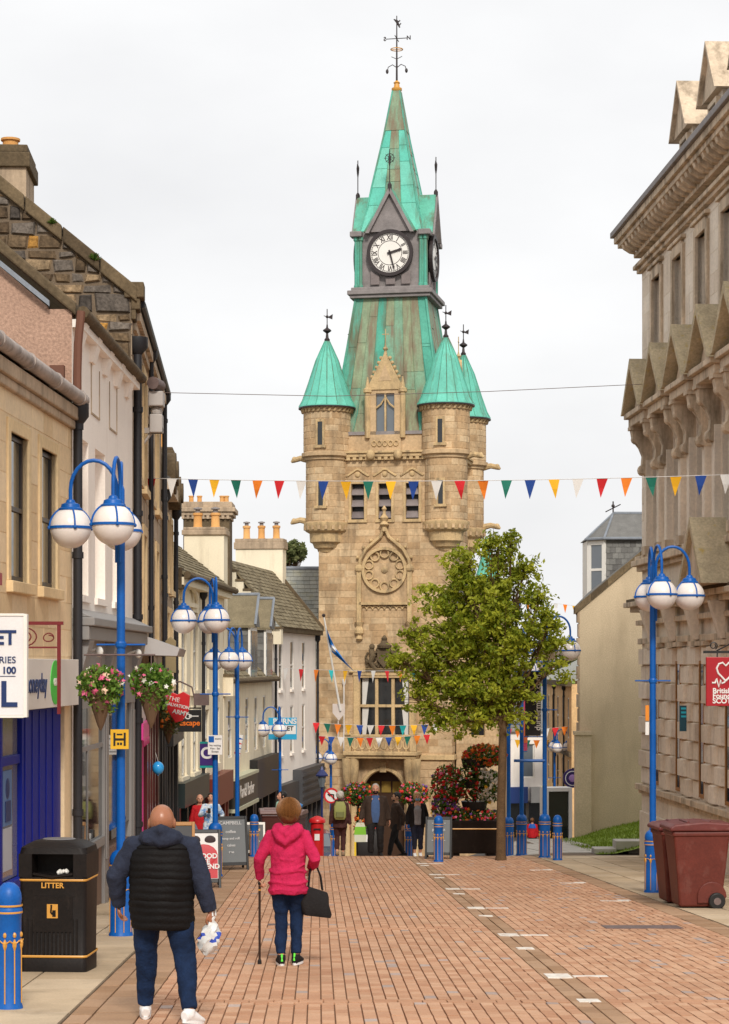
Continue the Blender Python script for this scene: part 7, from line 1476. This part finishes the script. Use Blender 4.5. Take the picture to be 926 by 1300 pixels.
def hand_geo(b, wr, d, nrm, curl, side):      # wr wrist, d direction of hand, nrm palm normal, curl degrees per joint
    d = Vector(d).normalized(); nrm = Vector(nrm); nrm = (nrm - d * nrm.dot(d)).normalized(); ac = d.cross(nrm) * side
    kn = wr + d * .085; b.tube([wr - d * .02, wr + d * .02, wr + d * .06, kn], [(.019, .026), (.017, .033), (.015, .04), (.012, .038)], 10, up=nrm)
    for i, (off, ls) in enumerate(((.031, .95), (.011, 1.05), (-.011, 1.0), (-.030, .8))):
        p = kn + ac * off - d * .006; pts = [p]; dd = d.copy()
        for L_ in (.042, .028, .022):
            dd = (Matrix.Rotation(R(-curl * side), 3, ac) @ dd) if False else (dd * math.cos(R(curl)) + nrm * math.sin(R(curl)) if dd == d else (dd * math.cos(R(curl)) + (nrm * d.dot(dd) - d * nrm.dot(dd)) * math.sin(R(curl)))); dd.normalize(); pts.append(pts[-1] + dd * L_ * ls)
        b.tube(pts, [.0095, .009, .0085, .007], 8)
    t0 = wr + d * .025 + ac * .028; b.tube([t0, t0 + ac * .022 + d * .025 + nrm * .012, t0 + ac * .022 + d * .05 + nrm * .026, t0 + ac * .01 + d * .068 + nrm * .036], [.014, .011, .0095, .007], 8)
def person(label, x, y, rz, H, legs, arms, bulk=1.0, skin=None, vox=.013, headyaw=0, group=None, armdir=None, hands=(25, 25), belly=0, dz=0, palm=None, headtilt=0, hs=1.1, drop=0):
    k = H / 1.75; o = thing('person', label, 'person', (x, y, gz(x, y) + dz), rz, group); o.scale = (k, k, k); J = {}
    b = MB(); sk = skin or m_skin; w_ = bulk
    rings(b, [(.86, .10 * w_, .09 * w_, 0, 0), (.92, .155 * w_, .11 * w_, 0, 0), (1.02, .15 * w_, .105 * w_, 0, -belly * .4), (1.15, .15 * w_, .105 * w_, 0, -belly * .5), (1.3, .17 * w_, .11 * w_, 0, 0), (1.4, .165 * w_, .095 * w_, 0, .01), (1.455, .10, .075, 0, .015), (1.49, .062, .062, 0, .01), (1.58, .056, .06, 0, -.005)])
    Y = Matrix.Translation((0, 0, 1.56 - drop)) @ Matrix.Rotation(R(headyaw), 4, 'Z') @ Matrix.Rotation(R(headtilt), 4, 'X') @ Matrix.Scale(hs, 4) @ Matrix.Translation((0, 0, -1.57)); J['head'] = Y
    b.X = Y; b.ball((0, .012, 1.652), .1, 20, 14, sc=(.79, .97, .98)); b.ball((0, -.03, 1.59), .07, 16, 10, sc=(.86, .95, .95)); b.ball((0, -.03, 1.555), .045, 12, 8, sc=(1, 1, .7))
    b.tube([(0, -.096, 1.645), (0, -.116, 1.606), (0, -.1, 1.598)], [.008, .015, .01], 8)
    for s_ in (-1, 1): b.ball((s_ * .08, .012, 1.628), .03, 10, 8, sc=(.4, .7, 1.1)); b.ball((s_ * .033, -.082, 1.652), .016, 8, 6); b.ball((s_ * .045, -.06, 1.612), .024, 8, 6)
    b.ball((0, -.096, 1.572), .018, 8, 6, sc=(1.4, .6, .5)); b.X = None
    for s_ in (-1, 1):
        hp = Vector((s_ * .09 * w_, 0, .92)); kn, an = ik(hp, Vector(legs[s_][0]), .43, .43, legs[s_][1] if len(legs[s_]) > 1 else (0, -1, 0)); J['leg', s_] = (hp, kn, an)
        b.tube([hp, hp.lerp(kn, .3), kn, kn.lerp(an, .35), an], [.082, .078, .054, .052, .036], 12)
        ft = legs[s_][2] if len(legs[s_]) > 2 else (0, -1, 0); fd = Vector(ft).normalized(); J['foot', s_] = (an, fd); b.tube([an + Vector((0, .0, .0)) - fd * .05 + Vector((0, 0, -.04)), an + fd * .06 + Vector((0, 0, -.045)), an + fd * .15 + Vector((0, 0, -.06))], [.033, .036, .026], 8)
        sh = Vector((s_ * .172 * (1 + (w_ - 1) * .7), .005, 1.405)); el, wr = ik(sh, Vector(arms[s_]), .29, .26, (armdir or {}).get(s_, (s_ * .35, .9, -.2))); J['arm', s_] = (sh, el, wr)
        b.tube([sh - Vector((s_ * .05, 0, 0)), sh, sh.lerp(el, .5), el, el.lerp(wr, .4), wr], [.05, .056, .046, .038, .038, .026], 10)
        hd = (wr - el).normalized(); hd = (hd + Vector((0, 0, -.4))).normalized(); J['hand', s_] = (wr, hd); hand_geo(b, wr, hd, (palm or {}).get(s_, (-s_, 0, 0)), hands[0 if s_ < 0 else 1], s_)
    bo = b.build('body', sk, o); voxel(bo, vox, 2); J['k'] = k
    if vox < .02:
        for s_ in (-1, 1): e = MB(); e.X = Y; e.ball((s_ * .033, -.093, 1.654), .0095, 8, 6); e.build('eye', m_dark, o, smooth=True)
        e = MB(); e.X = Y; e.ball((0, -.104, 1.572), .018, 8, 6, sc=(1.2, .3, .25)); e.build('mouth', flat('lips', (.35, .10, .09), .5), o, smooth=True)
    return o, J
def sleeves(b, J, r, frac=1.0, sides=(-1, 1)):
    for s_ in sides:
        sh, el, wr = J['arm', s_]; w2 = el.lerp(wr, frac); b.tube([sh - Vector((s_ * .07, 0, 0)), sh, sh.lerp(el, .5), el, el.lerp(w2, .5), w2], [r * .98, r * 1.05, r * .98, r * .92, r * .82, r * .66], 14)
def top(o, J, rs, sleeve, m, vox=.014, name='jacket', extra=None, frac=1.0):
    b = MB(); rings(b, rs); sleeves(b, J, sleeve, frac)
    if extra: extra(b)
    q = b.build(name, m, o); voxel(q, vox, 4, .032); return q
def trousers(o, J, m, r=(.1, .095, .075, .07, .06), hip=(.172, .125), vox=.014, name='trousers', w_=1.0, end=.96, z1=1.02):
    b = MB(); rings(b, [(.84, hip[0] * .8, hip[1] * .85, 0, 0), (.9, hip[0], hip[1], 0, .01), (.96, hip[0], hip[1], 0, .008), (z1, hip[0] * .93, hip[1] * .93, 0, 0)])
    for s_ in (-1, 1):
        hp, kn, an = J['leg', s_]; a2 = kn.lerp(an, end); b.tube([hp + Vector((0, 0, .04)), hp.lerp(kn, .35), kn.lerp(hp, .12), kn.lerp(an, .12), kn.lerp(an, .5), a2], [r[0], r[1], r[2] * 1.02, r[2], r[3], r[4]], 16)
    q = b.build(name, m, o); voxel(q, vox, 4, .032); return q
def shoes(o, J, m, sole, vox=.01, trim=None):
    for s_ in (-1, 1):
        an, fd = J['foot', s_]; up = Vector((0, 0, 1)); sd = fd.cross(up).normalized(); up = sd.cross(fd)
        b = MB(); pt = lambda f, u: an + fd * f + up * (u - .09)
        b.tube([pt(-.075, .05), pt(-.03, .062), pt(.05, .055), pt(.12, .04), pt(.175, .033), pt(.2, .03)], [(.045, .036), (.058, .042), (.05, .048), (.036, .05), (.026, .042), (.012, .02)], 14, up=up); b.tube([pt(-.01, .06), pt(-.012, .115)], [.05, .046], 12)
        q = b.build('shoe', m, o); voxel(q, vox, 2)
        b = MB(); n = 16; vs = []
        for z in (0, .024):
            for j in range(n): a = 2 * math.pi * j / n; f = .062 + .145 * math.cos(a); wdt = .047 * math.sin(a) * (1 + .12 * math.cos(a)); vs.append(pt(f, z) + sd * wdt)
        b.add(vs, [tuple(range(n - 1, -1, -1)), tuple(range(n, 2 * n))] + [(j, (j + 1) % n, n + (j + 1) % n, n + j) for j in range(n)]); b.build('sole', sole, q)
        if trim: b = MB(); b.tube([pt(-.08, .05), pt(-.065, .13)], .012, 6); b.build('heel_tab', trim, q)
def hair(o, J, m, rx_=.092, ry_=.108, rz_=.1, c=(0, .025, 1.668), bob=0, vox=.008, front=-.075):
    b = MB(); b.X = J['head']; n, mm = 22, 14; vs = []
    for i in range(mm + 1):
        t = math.pi * i / mm
        for j in range(n):
            a = 2 * math.pi * j / n; w1 = 1 + .05 * math.sin(a * 9 + i) + .04 * math.sin(a * 5 - i * 1.7); yy = math.sin(a) * math.sin(t)
            vs.append((c[0] + rx_ * w1 * math.cos(a) * math.sin(t), max(c[1] + ry_ * w1 * yy, front - .02 * math.cos(t)), c[2] + rz_ * math.cos(t) * (1 if math.cos(t) > 0 else 1 + bob)))
    b.add(vs, [(i * n + j, (i + 1) * n + j, (i + 1) * n + (j + 1) % n, i * n + (j + 1) % n) for i in range(mm) for j in range(n)])
    q = b.build('hair', m, o); voxel(q, vox, 1); return q
def cloth(name, c, c2=None, na=.22, rough=.85, bump=.4, ns=7): return mat(name, c, c2, rough, ns, na, 45, .15, bump, .25)
m_jean = mat('blue denim', (.007, .019, .055), None, .85, 4, .6, 45, .2, .4, .2); m_navyc = cloth('navy cotton', (.02, .025, .045)); m_quilt = mat('black quilted nylon', (.007, .006, .006), None, .6, 7, .2, 45, .15, .3, .12); m_pinkh = mat('raspberry fleece', (.50, .02, .08), None, .9, 9, .22, 60, .12, .5, .15); m_blk = cloth('black cloth', (.014, .012, .012)); m_brn = cloth('dark brown cloth', (.045, .028, .02)); m_shirt = cloth('blue shirt', (.06, .11, .24)); m_greyt = cloth('grey knit', (.28, .27, .28)); m_wsh = flat('white leather', (.76, .74, .72), .5); m_red = cloth('red jacket', (.5, .015, .02)); m_plum = cloth('dark plum coat', (.06, .022, .02))
m_brh = mat('auburn brown hair', (.13, .05, .013), (.25, .105, .028), .5, 14, .2, 90, .15, .2, .5); m_blonde = mat('blond hair', (.55, .38, .17), None, .6, 18, .3, 90, .3, .8); m_greyh = mat('grey hair', (.42, .38, .34), None, .7, 18, .3); m_blkh = mat('black hair', (.012, .01, .009), None, .45, 18, .3); m_bald = flat('tanned scalp', (.33, .13, .065), .36, .5)
# ---- bald man walking away, nearest the camera
mx_ = (206 - 463) * 16.75 / F
o, J = person('bald man in black quilted gilet and jeans walking away with a plastic bag', mx_, 16.75, R(180), 1.75, {1: ((.155, -.22, .09), (0, -1, 0), (.12, -1, .1)), -1: ((-.24, .22, .115), (0, -1, 0), (-.55, -1, -.22))}, {-1: (-.40, .0, .84), 1: (.36, -.12, .92)}, 1.38, m_bald, .0075, hs=1.24, drop=.05, hands=(42, 30), armdir={-1: (-.5, .8, 0), 1: (.9, .5, 0)}, palm={-1: (.7, -.5, 0)})
def hoodie(b):
    b.tube([(-.14, .05, 1.47), (-.1, .12, 1.475), (0, .15, 1.46), (.1, .12, 1.475), (.14, .05, 1.47)], [.05, .065, .07, .065, .05], 12); b.tube([(-.12, .02, 1.49), (-.1, -.08, 1.47), (0, -.11, 1.45), (.1, -.08, 1.47), (.12, .02, 1.49)], .04, 10); b.tube([(-.1, .1, 1.5), (0, .165, 1.53), (.1, .1, 1.5)], [.045, .06, .045], 10); b.ball((0, .12, 1.47), .1, 12, 8, sc=(1.3, .7, .8))
    for s_ in (-1, 1): sh, el, wr = J['arm', s_]; b.tube([el.lerp(wr, .86), el.lerp(wr, .99)], [.05, .046], 12)
top(o, J, [(.84, .23, .17, 0, 0), (1.0, .25, .175, 0, -.01), (1.2, .255, .17, 0, 0), (1.36, .24, .15, 0, 0), (1.44, .15, .12, 0, .01), (1.5, .11, .1, 0, .01)], .088, m_navyc, .011, 'hoodie', hoodie)
b = MB(); rs = []; z = .74
prf = [(.74, .245, .175), (.8, .255, .183), (.9, .26, .187), (1.05, .262, .188), (1.2, .272, .184), (1.32, .272, .17), (1.39, .245, .155), (1.45, .16, .13), (1.5, .12, .11)]
def ip(z):
    for p, q in zip(prf[:-1], prf[1:]):
        if z <= q[0]: t = (z - p[0]) / (q[0] - p[0]); return p[1] + (q[1] - p[1]) * t, p[2] + (q[2] - p[2]) * t
    return prf[-1][1:]
i = 0
while z <= 1.5:
    a, c = ip(z); q = abs(math.sin(math.pi * (z - .74) / .058)) ** .5; e = .010 * q; rs.append((z, a + e - .008, c + e - .008, .006 * math.sin(z * 21), .005)); z += .011
rings(b, rs, 40)
b.v = [(x + .004 * math.sin(z * 23 + y * 20), y + .006 * math.sin(x * 23 + z * 9), z + .010 * math.sin(x * 5 + 1) + .003 * math.sin(x * 31 + z * 9)) for x, y, z in b.v]
b.build('gilet', m_quilt, o, smooth=True)
trousers(o, J, m_jean, (.122, .114, .086, .074, .062), (.225, .165), .011, 'jeans', end=.95)
shoes(o, J, m_wsh, m_wsh, .008)
for s_ in (-1, 1):
    pass
kx_ = J['k']; wr, hd = J['hand', -1]; hp = Matrix.Rotation(R(180), 3, 'Z') @ ((wr + hd * .09) * kx_) + o.location
bg_ = thing('plastic_bag', 'white and blue plastic bag in the hand of the bald man', 'bag', hp, R(180))
b = MB(); vs = []
for i in range(13):
    t = i / 12; z = .05 - .31 * t; r_ = (.018, .02, .03, .05, .065, .075, .082, .085, .085, .08, .07, .05, .02)[i]
    for j in range(18): a = 2 * math.pi * j / 18; w1 = 1 + .14 * math.sin(a * 5 + i * .9) * (1 - t * .4); vs.append((.05 * t + r_ * w1 * math.cos(a), r_ * w1 * .7 * math.sin(a), z))
b.add(vs, [(i * 18 + j, (i + 1) * 18 + j, (i + 1) * 18 + (j + 1) % 18, i * 18 + (j + 1) % 18) for i in range(12) for j in range(18)]); b.m = [1 if (5 <= f[0] // 18 <= 7 and (f[0] % 18 + f[0] // 18) % 6 < 2) else 0 for f in b.f]; b.v = [(x + .008 * math.sin(z * 90 + y * 50), y + .01 * math.sin(x * 80 + z * 60), z + .006 * math.sin(x * 110)) for x, y, z in b.v]
b.build('bag_film', [flat('thin white plastic', (.62, .62, .6), .35), flat('blue bag print', (.03, .07, .4), .4)], bg_, smooth=True)
b = MB(); b.tube([(0, .02, .05), (.01, .0, .12), (-.01, -.03, .13), (-.02, -.02, .05)], .008, 6); b.build('bag_handle', bpy.data.materials['thin white plastic'], bg_)
# ---- woman in pink hoodie with cane
wx = (366 - 463) * 21.8 / F
o, J = person('woman in raspberry pink hoodie and jeans walking away with a cane', wx, 21.8, R(180), 1.68, {1: ((.075, .0, .09), (0, -1, 0), (.15, -1, 0)), -1: ((-.085, -.06, .09), (0, -1, 0), (-.25, -1, 0))}, {1: (.315, -.14, .93), -1: (-.245, -.16, 1.04)}, 1.0, None, .0075, headyaw=14, hs=1.2, hands=(40, 55), armdir={1: (.6, .6, 0), -1: (-.5, .9, -.3)}, palm={1: (-1, 0, .2)})
def hood(b):
    b.tube([(-.12, .0, 1.5), (-.125, .07, 1.47), (-.07, .13, 1.41), (0.03, .15, 1.33), (.09, .13, 1.38), (.125, .07, 1.46), (.12, .0, 1.5)], [.04, .055, .055, .05, .055, .055, .04], 12); b.tube([(-.11, .03, 1.5), (-.05, .12, 1.47), (0.02, .14, 1.42), (.07, .11, 1.46), (.11, .03, 1.5)], .055, 10); b.tube([(-.1, .02, 1.5), (-.07, -.07, 1.47), (0, -.1, 1.45), (.07, -.07, 1.47), (.1, .02, 1.5)], .04, 10); b.ball((0, .09, 1.43), .11, 14, 10, sc=(1.0, .55, .85))
    b.tube([(-.2, .05, 1.1), (-.1, .14, 1.06), (.05, .15, 1.03), (.17, .08, 1.05)], .012, 6); b.tube([(-.17, .08, 1.2), (-.05, .14, 1.14), (.08, .14, 1.16)], .01, 6)
    for z, r_ in ((.82, .21), (.9, .213), (1.02, .202)):
        b.tube([(r_ * math.cos(R(a)), r_ * .76 * math.sin(R(a)), z + .012 * math.sin(R(a * 3) + z * 20)) for a in range(0, 361, 20)], .014, 6)
    for s_ in (-1, 1): sh, el, wr = J['arm', s_]; b.tube([el.lerp(wr, .85), el.lerp(wr, .98)], [.046, .04], 12)
top(o, J, [(.775, .20, .15, 0, .01), (.8, .205, .155, 0, .01), (.9, .2, .15, 0, .01), (1.05, .185, .14, 0, 0), (1.2, .192, .14, 0, 0), (1.34, .185, .125, 0, .005), (1.42, .14, .105, 0, .01), (1.48, .09, .085, 0, .01)], .072, m_pinkh, .0105, 'hoodie', hood)
trousers(o, J, m_jean, (.105, .098, .073, .066, .055), (.178, .135), .011, 'jeans', end=.93)
m_lime = flat('lime tab', (.12, .75, .05), .5); shoes(o, J, m_blk, m_wsh, .008, m_lime)
hair(o, J, m_brh, .108, .122, .108, (0, .025, 1.668), .2, .007, -.075)
b = MB(); b.X = J['head']
for _ in range(1100):
    a0 = rnd.uniform(0, 6.28); c_ = Vector((0, .03, 1.672)); pts = []; t1 = rnd.uniform(1.7, 2.25); tw = rnd.uniform(-.1, .1)
    for i in range(6):
        t = .12 + (t1 - .12) * i / 5; a = a0 + tw * i / 5; rr = 1.015 + rnd.uniform(0, .012); y_ = .122 * math.sin(a) * math.sin(t) * rr
        pts.append(c_ + Vector((.108 * math.cos(a) * math.sin(t) * rr, max(y_, -.1), .108 * math.cos(t) * rr)))
    b.tube(pts, [.0035, .0045, .0045, .004, .0035, .0015], 3, cap=False, tint=rnd.random())
b.build('hair_strands', m_brh, o, smooth=True, kind='stuff')
kx_ = J['k']; Rz = Matrix.Rotation(R(180), 3, 'Z'); wr, hd = J['hand', 1]; hp = Rz @ ((wr + hd * .085) * kx_) + o.location
cn = thing('walking_cane', 'dark walking cane held in the left hand of the pink hoodie woman', 'cane', (hp.x, hp.y - .02, gz(hp.x, hp.y))); hz_ = hp.z - gz(hp.x, hp.y)
b = MB(); b.tube([(0, 0, .0), (0, 0, hz_ + .03)], .0125, 8); b.build('shaft', flat('dark brown cane', (.03, .015, .01), .4), cn, smooth=True); b = MB(); b.tube([(0, -.05, hz_ + .015), (0, 0, hz_ + .035), (0, .06, hz_ + .025)], .016, 8); b.build('handle', m_dark, cn, smooth=True); b = MB(); b.lathe([(.022, 0), (.02, .04), (.014, .05)], (0, 0, 0), 10); b.build('ferrule', m_dark, cn); b = MB(); b.lathe([(.014, 0), (.014, .015)], (0, 0, hz_ - .06), 10); b.build('collar', m_gold, cn)
sh, el, wr = J['arm', -1]; hp = Rz @ (el.lerp(wr, .62) * kx_) + o.location
hb_ = thing('black_handbag', 'black shoulder bag hanging from the forearm of the pink hoodie woman', 'bag', hp, R(10))
b = MB(); vs = []
for i, (z, hx, hy) in enumerate(((-.26, .11, .05), (-.3, .13, .07), (-.4, .15, .08), (-.5, .155, .085), (-.54, .14, .07))):
    for p in rrect(hx, hy, .045): vs.append((p[0] + .03 + .015 * math.sin(z * 20), p[1], z - .05 * (p[0] / .15) * (1 if i < 2 else .4)))
b.add(vs, [(i * 20 + j, i * 20 + (j + 1) % 20, (i + 1) * 20 + (j + 1) % 20, (i + 1) * 20 + j) for i in range(4) for j in range(20)] + [tuple(range(20)), tuple(range(99, 79, -1))]); b.build('bag_body', m_blk, hb_, smooth=True)
for y_ in (-.035, .035): b = MB(); b.tube([(-.05, y_, -.27), (-.035, y_ * .8, -.1), (-.01, y_ * .3, .02), (.02, y_ * .3, .02), (.08, y_ * .8, -.12), (.1, y_, -.27)], .008, 6); b.build('strap', m_blk, hb_, smooth=True)
# ---- distant people, seen across the crest
def cy(u, d): return (u - 463) * d / F
ST = {1: ((.09, .0, .09),), -1: ((-.09, -.02, .09),)}; DN = {1: (.27, -.02, .86), -1: (-.27, -.02, .86)}
# backpack walker
o, J = person('walker in dark plum coat seen from behind with a green backpack', cy(432, 52.3), 52.3, R(180), 1.6, {1: ((.08, .1, .12),), -1: ((-.08, -.1, .09),)}, DN, 1.0, None, .014)
top(o, J, [(.78, .2, .15, 0, 0), (1.0, .19, .14, 0, 0), (1.2, .19, .14, 0, 0), (1.38, .18, .12, 0, 0), (1.47, .1, .09, 0, .01)], .07, m_plum, .016, 'coat', lambda b: b.tube([(-.1, 0, 1.5), (0, .1, 1.5), (.1, 0, 1.5), (0, -.1, 1.49)], .05, 8)); trousers(o, J, m_plum, vox=.016, end=.85); shoes(o, J, flat('tan shoe', (.3, .2, .13), .6), m_blk, .012); hair(o, J, m_greyh, .1, .115, .11, vox=.012)
bp = thing('green_backpack', 'yellow green backpack worn by the walker in dark plum coat', 'backpack', o.location + Vector((0, -.2, 1.17)), 0); b = MB(); loftr(b, [(.12, .07, .05, -.24), (.15, .1, .05, -.18), (.15, .1, .05, .08), (.1, .06, .05, .2)]); b.build('pack', flat('lime grey nylon', (.26, .27, .08), .7), bp, smooth=True); b = MB(); loftr(b, [(.1, .04, .03, -.18), (.1, .05, .03, -.05)]); b.v = [(x, y - .09, z) for x, y, z in b.v]; b.build('pocket', flat('olive nylon', (.16, .17, .06), .7), bp); b = MB(); b.tube([(-.05, 0, .19), (0, 0, .25), (.05, 0, .19)], .012, 6); b.build('grab_loop', m_blk, bp)
# big man facing us
o, J = person('heavy man in dark brown jacket and blue shirt walking towards us with a green bag', cy(477, 52.6), 52.6, 0, 1.8, {1: ((.12, .05, .09), (0, -1, 0), (.2, -1, 0)), -1: ((-.12, -.1, .09), (0, -1, 0), (-.2, -1, 0))}, {-1: (-.36, -.02, .9), 1: (.34, -.02, .88)}, 1.2, None, .013, belly=.05)
b = MB(); rings(b, [(.82, .19, .13, 0, -.01), (1.0, .19, .15, 0, -.025), (1.15, .19, .155, 0, -.025), (1.32, .19, .14, 0, -.01), (1.42, .12, .1, 0, 0), (1.49, .08, .08, 0, .005)]); q = b.build('shirt', m_shirt, o); voxel(q, .016)
def opn(s_): return [(z, rx_, ry_, s_ * .13, .02) for z, rx_, ry_ in ((.74, .13, .165), (.9, .14, .18), (1.15, .135, .18), (1.35, .115, .15), (1.46, .05, .09))]
b = MB(); rings(b, opn(-1)); rings(b, opn(1)); rings(b, [(.74, .2, .07, 0, .11), (1.4, .17, .07, 0, .09), (1.48, .1, .06, 0, .06)]); sleeves(b, J, .08); q = b.build('jacket', m_brn, o); voxel(q, .016)
trousers(o, J, m_blk, (.11, .105, .085, .08, .075), (.2, .16), .016); shoes(o, J, m_blk, m_blk, .012); hair(o, J, m_greyh, .082, .105, .095, (0, .035, 1.672), 0, .01, -.02)
b = MB(); b.X = J['head']; b.ball((0, -.06, 1.575), .06, 12, 8, sc=(1, .8, .8)); q = b.build('face_mask', m_blk, o, smooth=True)
wr, hd = J['hand', -1]; hp = (wr + hd * .08) * J['k'] + o.location
g_ = thing('green_carrier_bag', 'white and green carrier bag in the hand of the heavy man', 'bag', hp); b = MB()
b.add([(x_, y_, z_) for z_, w_ in ((-.0, .09), (-.1, .13), (-.3, .15), (-.48, .14)) for x_, y_ in ((-w_, -.04), (w_, -.04), (w_, .04), (-w_, .04))], [(i * 4 + j, (i + 1) * 4 + j, (i + 1) * 4 + (j + 1) % 4, i * 4 + (j + 1) % 4) for i in range(3) for j in range(4)] + [(12, 15, 14, 13)]); b.m = [0, 0, 0, 0, 1, 1, 1, 1, 0, 0, 0, 0, 0]; b.build('bag_film', [flat('pale bag plastic', (.6, .62, .5), .4), flat('lime bag print', (.2, .5, .04), .4)], g_)
b = MB(); b.tube([(-.04, 0, -.02), (-.02, 0, .06), (.02, 0, .06), (.04, 0, -.02)], .008, 5); b.build('bag_handle', bpy.data.materials['pale bag plastic'], g_)
# man behind, walking left
o, J = person('dark bearded man in brown jacket walking left behind the heavy man', cy(503, 56), 56, R(-75), 1.76, {1: ((.09, -.22, .09),), -1: ((-.09, .25, .13),)}, {-1: (-.25, -.25, 1.0), 1: (.25, .12, .9)}, 1.0, flat('tanned skin', (.38, .2, .12), .5), .014, hands=(30, 30))
top(o, J, [(.78, .19, .15, 0, 0), (1.0, .19, .145, 0, 0), (1.2, .19, .14, 0, 0), (1.38, .18, .12, 0, 0), (1.48, .09, .085, 0, .01)], .072, m_brn, .016); trousers(o, J, m_blk, vox=.016); shoes(o, J, m_blk, m_blk, .012); hair(o, J, m_blkh, .086, .108, .1, vox=.01, front=-.05)
b = MB(); b.X = J['head']; b.ball((0, -.05, 1.57), .055, 12, 8, sc=(1, .85, .7)); b.build('beard', m_blkh, o, smooth=True)
# fair-haired woman with mask
o, J = person('fair haired woman in black jacket and grey top wearing a blue face mask', cy(530, 52.8), 52.8, R(4), 1.6, {1: ((.08, .0, .09),), -1: ((-.08, -.1, .09),)}, {-1: (-.29, -.02, .88), 1: (.28, -.04, .9)}, 1.05, None, .013)
b = MB(); rings(b, [(.88, .165, .135, 0, -.01), (1.1, .165, .135, 0, -.01), (1.3, .17, .135, 0, -.01), (1.42, .1, .085, 0, 0)]); q = b.build('top', m_greyt, o); voxel(q, .016)
b = MB(); rings(b, [(z, rx_ * .9, ry_, -s_ * .0 + .115, .02) for s_ in (1,) for z, rx_, ry_ in ((.8, .11, .15), (1.1, .11, .15), (1.35, .1, .13), (1.46, .04, .07))]); rings(b, [(z, rx_ * .9, ry_, -.115, .02) for z, rx_, ry_ in ((.8, .11, .15), (1.1, .11, .15), (1.35, .1, .13), (1.46, .04, .07))]); rings(b, [(.8, .18, .06, 0, .1), (1.4, .15, .06, 0, .08), (1.48, .08, .05, 0, .05)]); sleeves(b, J, .07); q = b.build('jacket', m_blk, o); voxel(q, .016)
trousers(o, J, cloth('dark navy cloth', (.015, .016, .03)), vox=.016, end=.72); shoes(o, J, m_wsh, m_wsh, .012); hair(o, J, m_blonde, .102, .112, .1, (0, .02, 1.67), .35, .01, -.06)
b = MB(); b.X = J['head']; b.ball((0, -.06, 1.585), .055, 12, 8, sc=(1, .9, .85)); b.build('face_mask', flat('blue mask', (.12, .38, .55), .7), o, smooth=True)
# tie-dye person with phone and man in red behind
o, J = person('person in pale blue tie dye top and trousers looking at a phone', cy(268, 55.5), 55.5, R(-6), 1.72, ST, {-1: (-.08, -.26, 1.28), 1: (.3, .0, .95)}, 1.05, None, .014, headtilt=-12, armdir={-1: (-.6, .2, -.6)})
m_tie = cloth('tie dye blue', (.62, .66, .72), None, .1); m_tie2 = mat('tie dye cloth', (.66, .70, .74), None, .85, 3, .1, 40, .1, .3, dirt=((.10, .28, .60), .9, 9, 9, .48, .6))
top(o, J, [(.8, .19, .15, 0, 0), (1.0, .19, .145, 0, 0), (1.2, .195, .14, 0, 0), (1.38, .18, .12, 0, 0), (1.47, .09, .085, 0, .01)], .075, m_tie2, .016, 'top'); trousers(o, J, m_tie2, (.12, .115, .1, .1, .1), vox=.016); shoes(o, J, m_wsh, m_wsh, .012); hair(o, J, m_blkh, .088, .108, .1, vox=.01, front=-.06)
wr, hd = J['hand', -1]; ph = thing('mobile_phone', 'dark mobile phone held by the person in tie dye', 'phone', (wr + hd * .07) * J['k'] + o.location + Vector((0, -.03, .02))); b = MB(); b.box(-.04, .04, -.006, .006, -.07, .07); b.build('case', m_dark, ph, bevel=.004); b = MB(); b.box(-.035, .035, .006, .008, -.062, .062); b.build('screen', m_glassb, ph)
o, J = person('man in red jacket and shorts behind the tie dye person', cy(254, 57), 57, R(10), 1.76, ST, DN, 1.05, None, .014)
top(o, J, [(.8, .19, .15, 0, 0), (1.0, .19, .145, 0, 0), (1.2, .195, .14, 0, 0), (1.38, .18, .12, 0, 0), (1.47, .09, .085, 0, .01)], .072, m_red, .016); trousers(o, J, cloth('grey blue shorts', (.16, .18, .24)), (.115, .11, .1, .07, .06), vox=.016, end=.1); shoes(o, J, m_wsh, m_wsh, .012)
# black-haired person by the bins
o, J = person('black haired person in dark jacket with pale green scarf at the brown bins', cy(357, 55), 55, R(-60), 1.74, ST, {-1: (-.2, -.32, 1.15), 1: (.2, -.3, 1.1)}, 1.0, None, .014, headtilt=-10)
top(o, J, [(.78, .19, .15, 0, 0), (1.0, .19, .145, 0, 0), (1.2, .19, .14, 0, 0), (1.38, .18, .12, 0, 0), (1.47, .09, .085, 0, .01)], .072, m_blk, .016); trousers(o, J, m_blk, vox=.016); shoes(o, J, m_blk, m_blk, .012); hair(o, J, m_blkh, .095, .112, .105, (0, .03, 1.665), .3, .01, -.05)
b = MB(); b.tube([(-.1, 0, 1.47), (0, -.1, 1.45), (.1, 0, 1.47), (0, .1, 1.49), (-.1, 0, 1.47)], .04, 8); b.tube([(.05, -.12, 1.45), (.06, -.16, 1.2), (.06, -.15, .95)], [.045, .05, .045], 8); b.build('scarf', cloth('pale green scarf', (.35, .55, .45)), o, smooth=True)
# far person in red and blue jacket
o, J = person('distant person in red and blue jacket walking down the side street', cy(676, 101), 101, R(170), 1.74, {1: ((.08, .12, .1),), -1: ((-.08, -.12, .09),)}, DN, 1.1, None, .02)
top(o, J, [(.8, .2, .16, 0, 0), (1.1, .2, .155, 0, 0), (1.38, .19, .13, 0, 0), (1.48, .1, .09, 0, .01)], .08, m_red, .022); b = MB(); rings(b, [(1.28, .215, .165, 0, 0), (1.4, .2, .14, 0, 0), (1.48, .12, .11, 0, .01)]); b.build('blue_yoke', flat('blue yoke', (.01, .1, .45), .7), o, smooth=True); trousers(o, J, m_blk, vox=.022); shoes(o, J, m_blk, m_blk, .018); hair(o, J, m_brh, vox=.014)
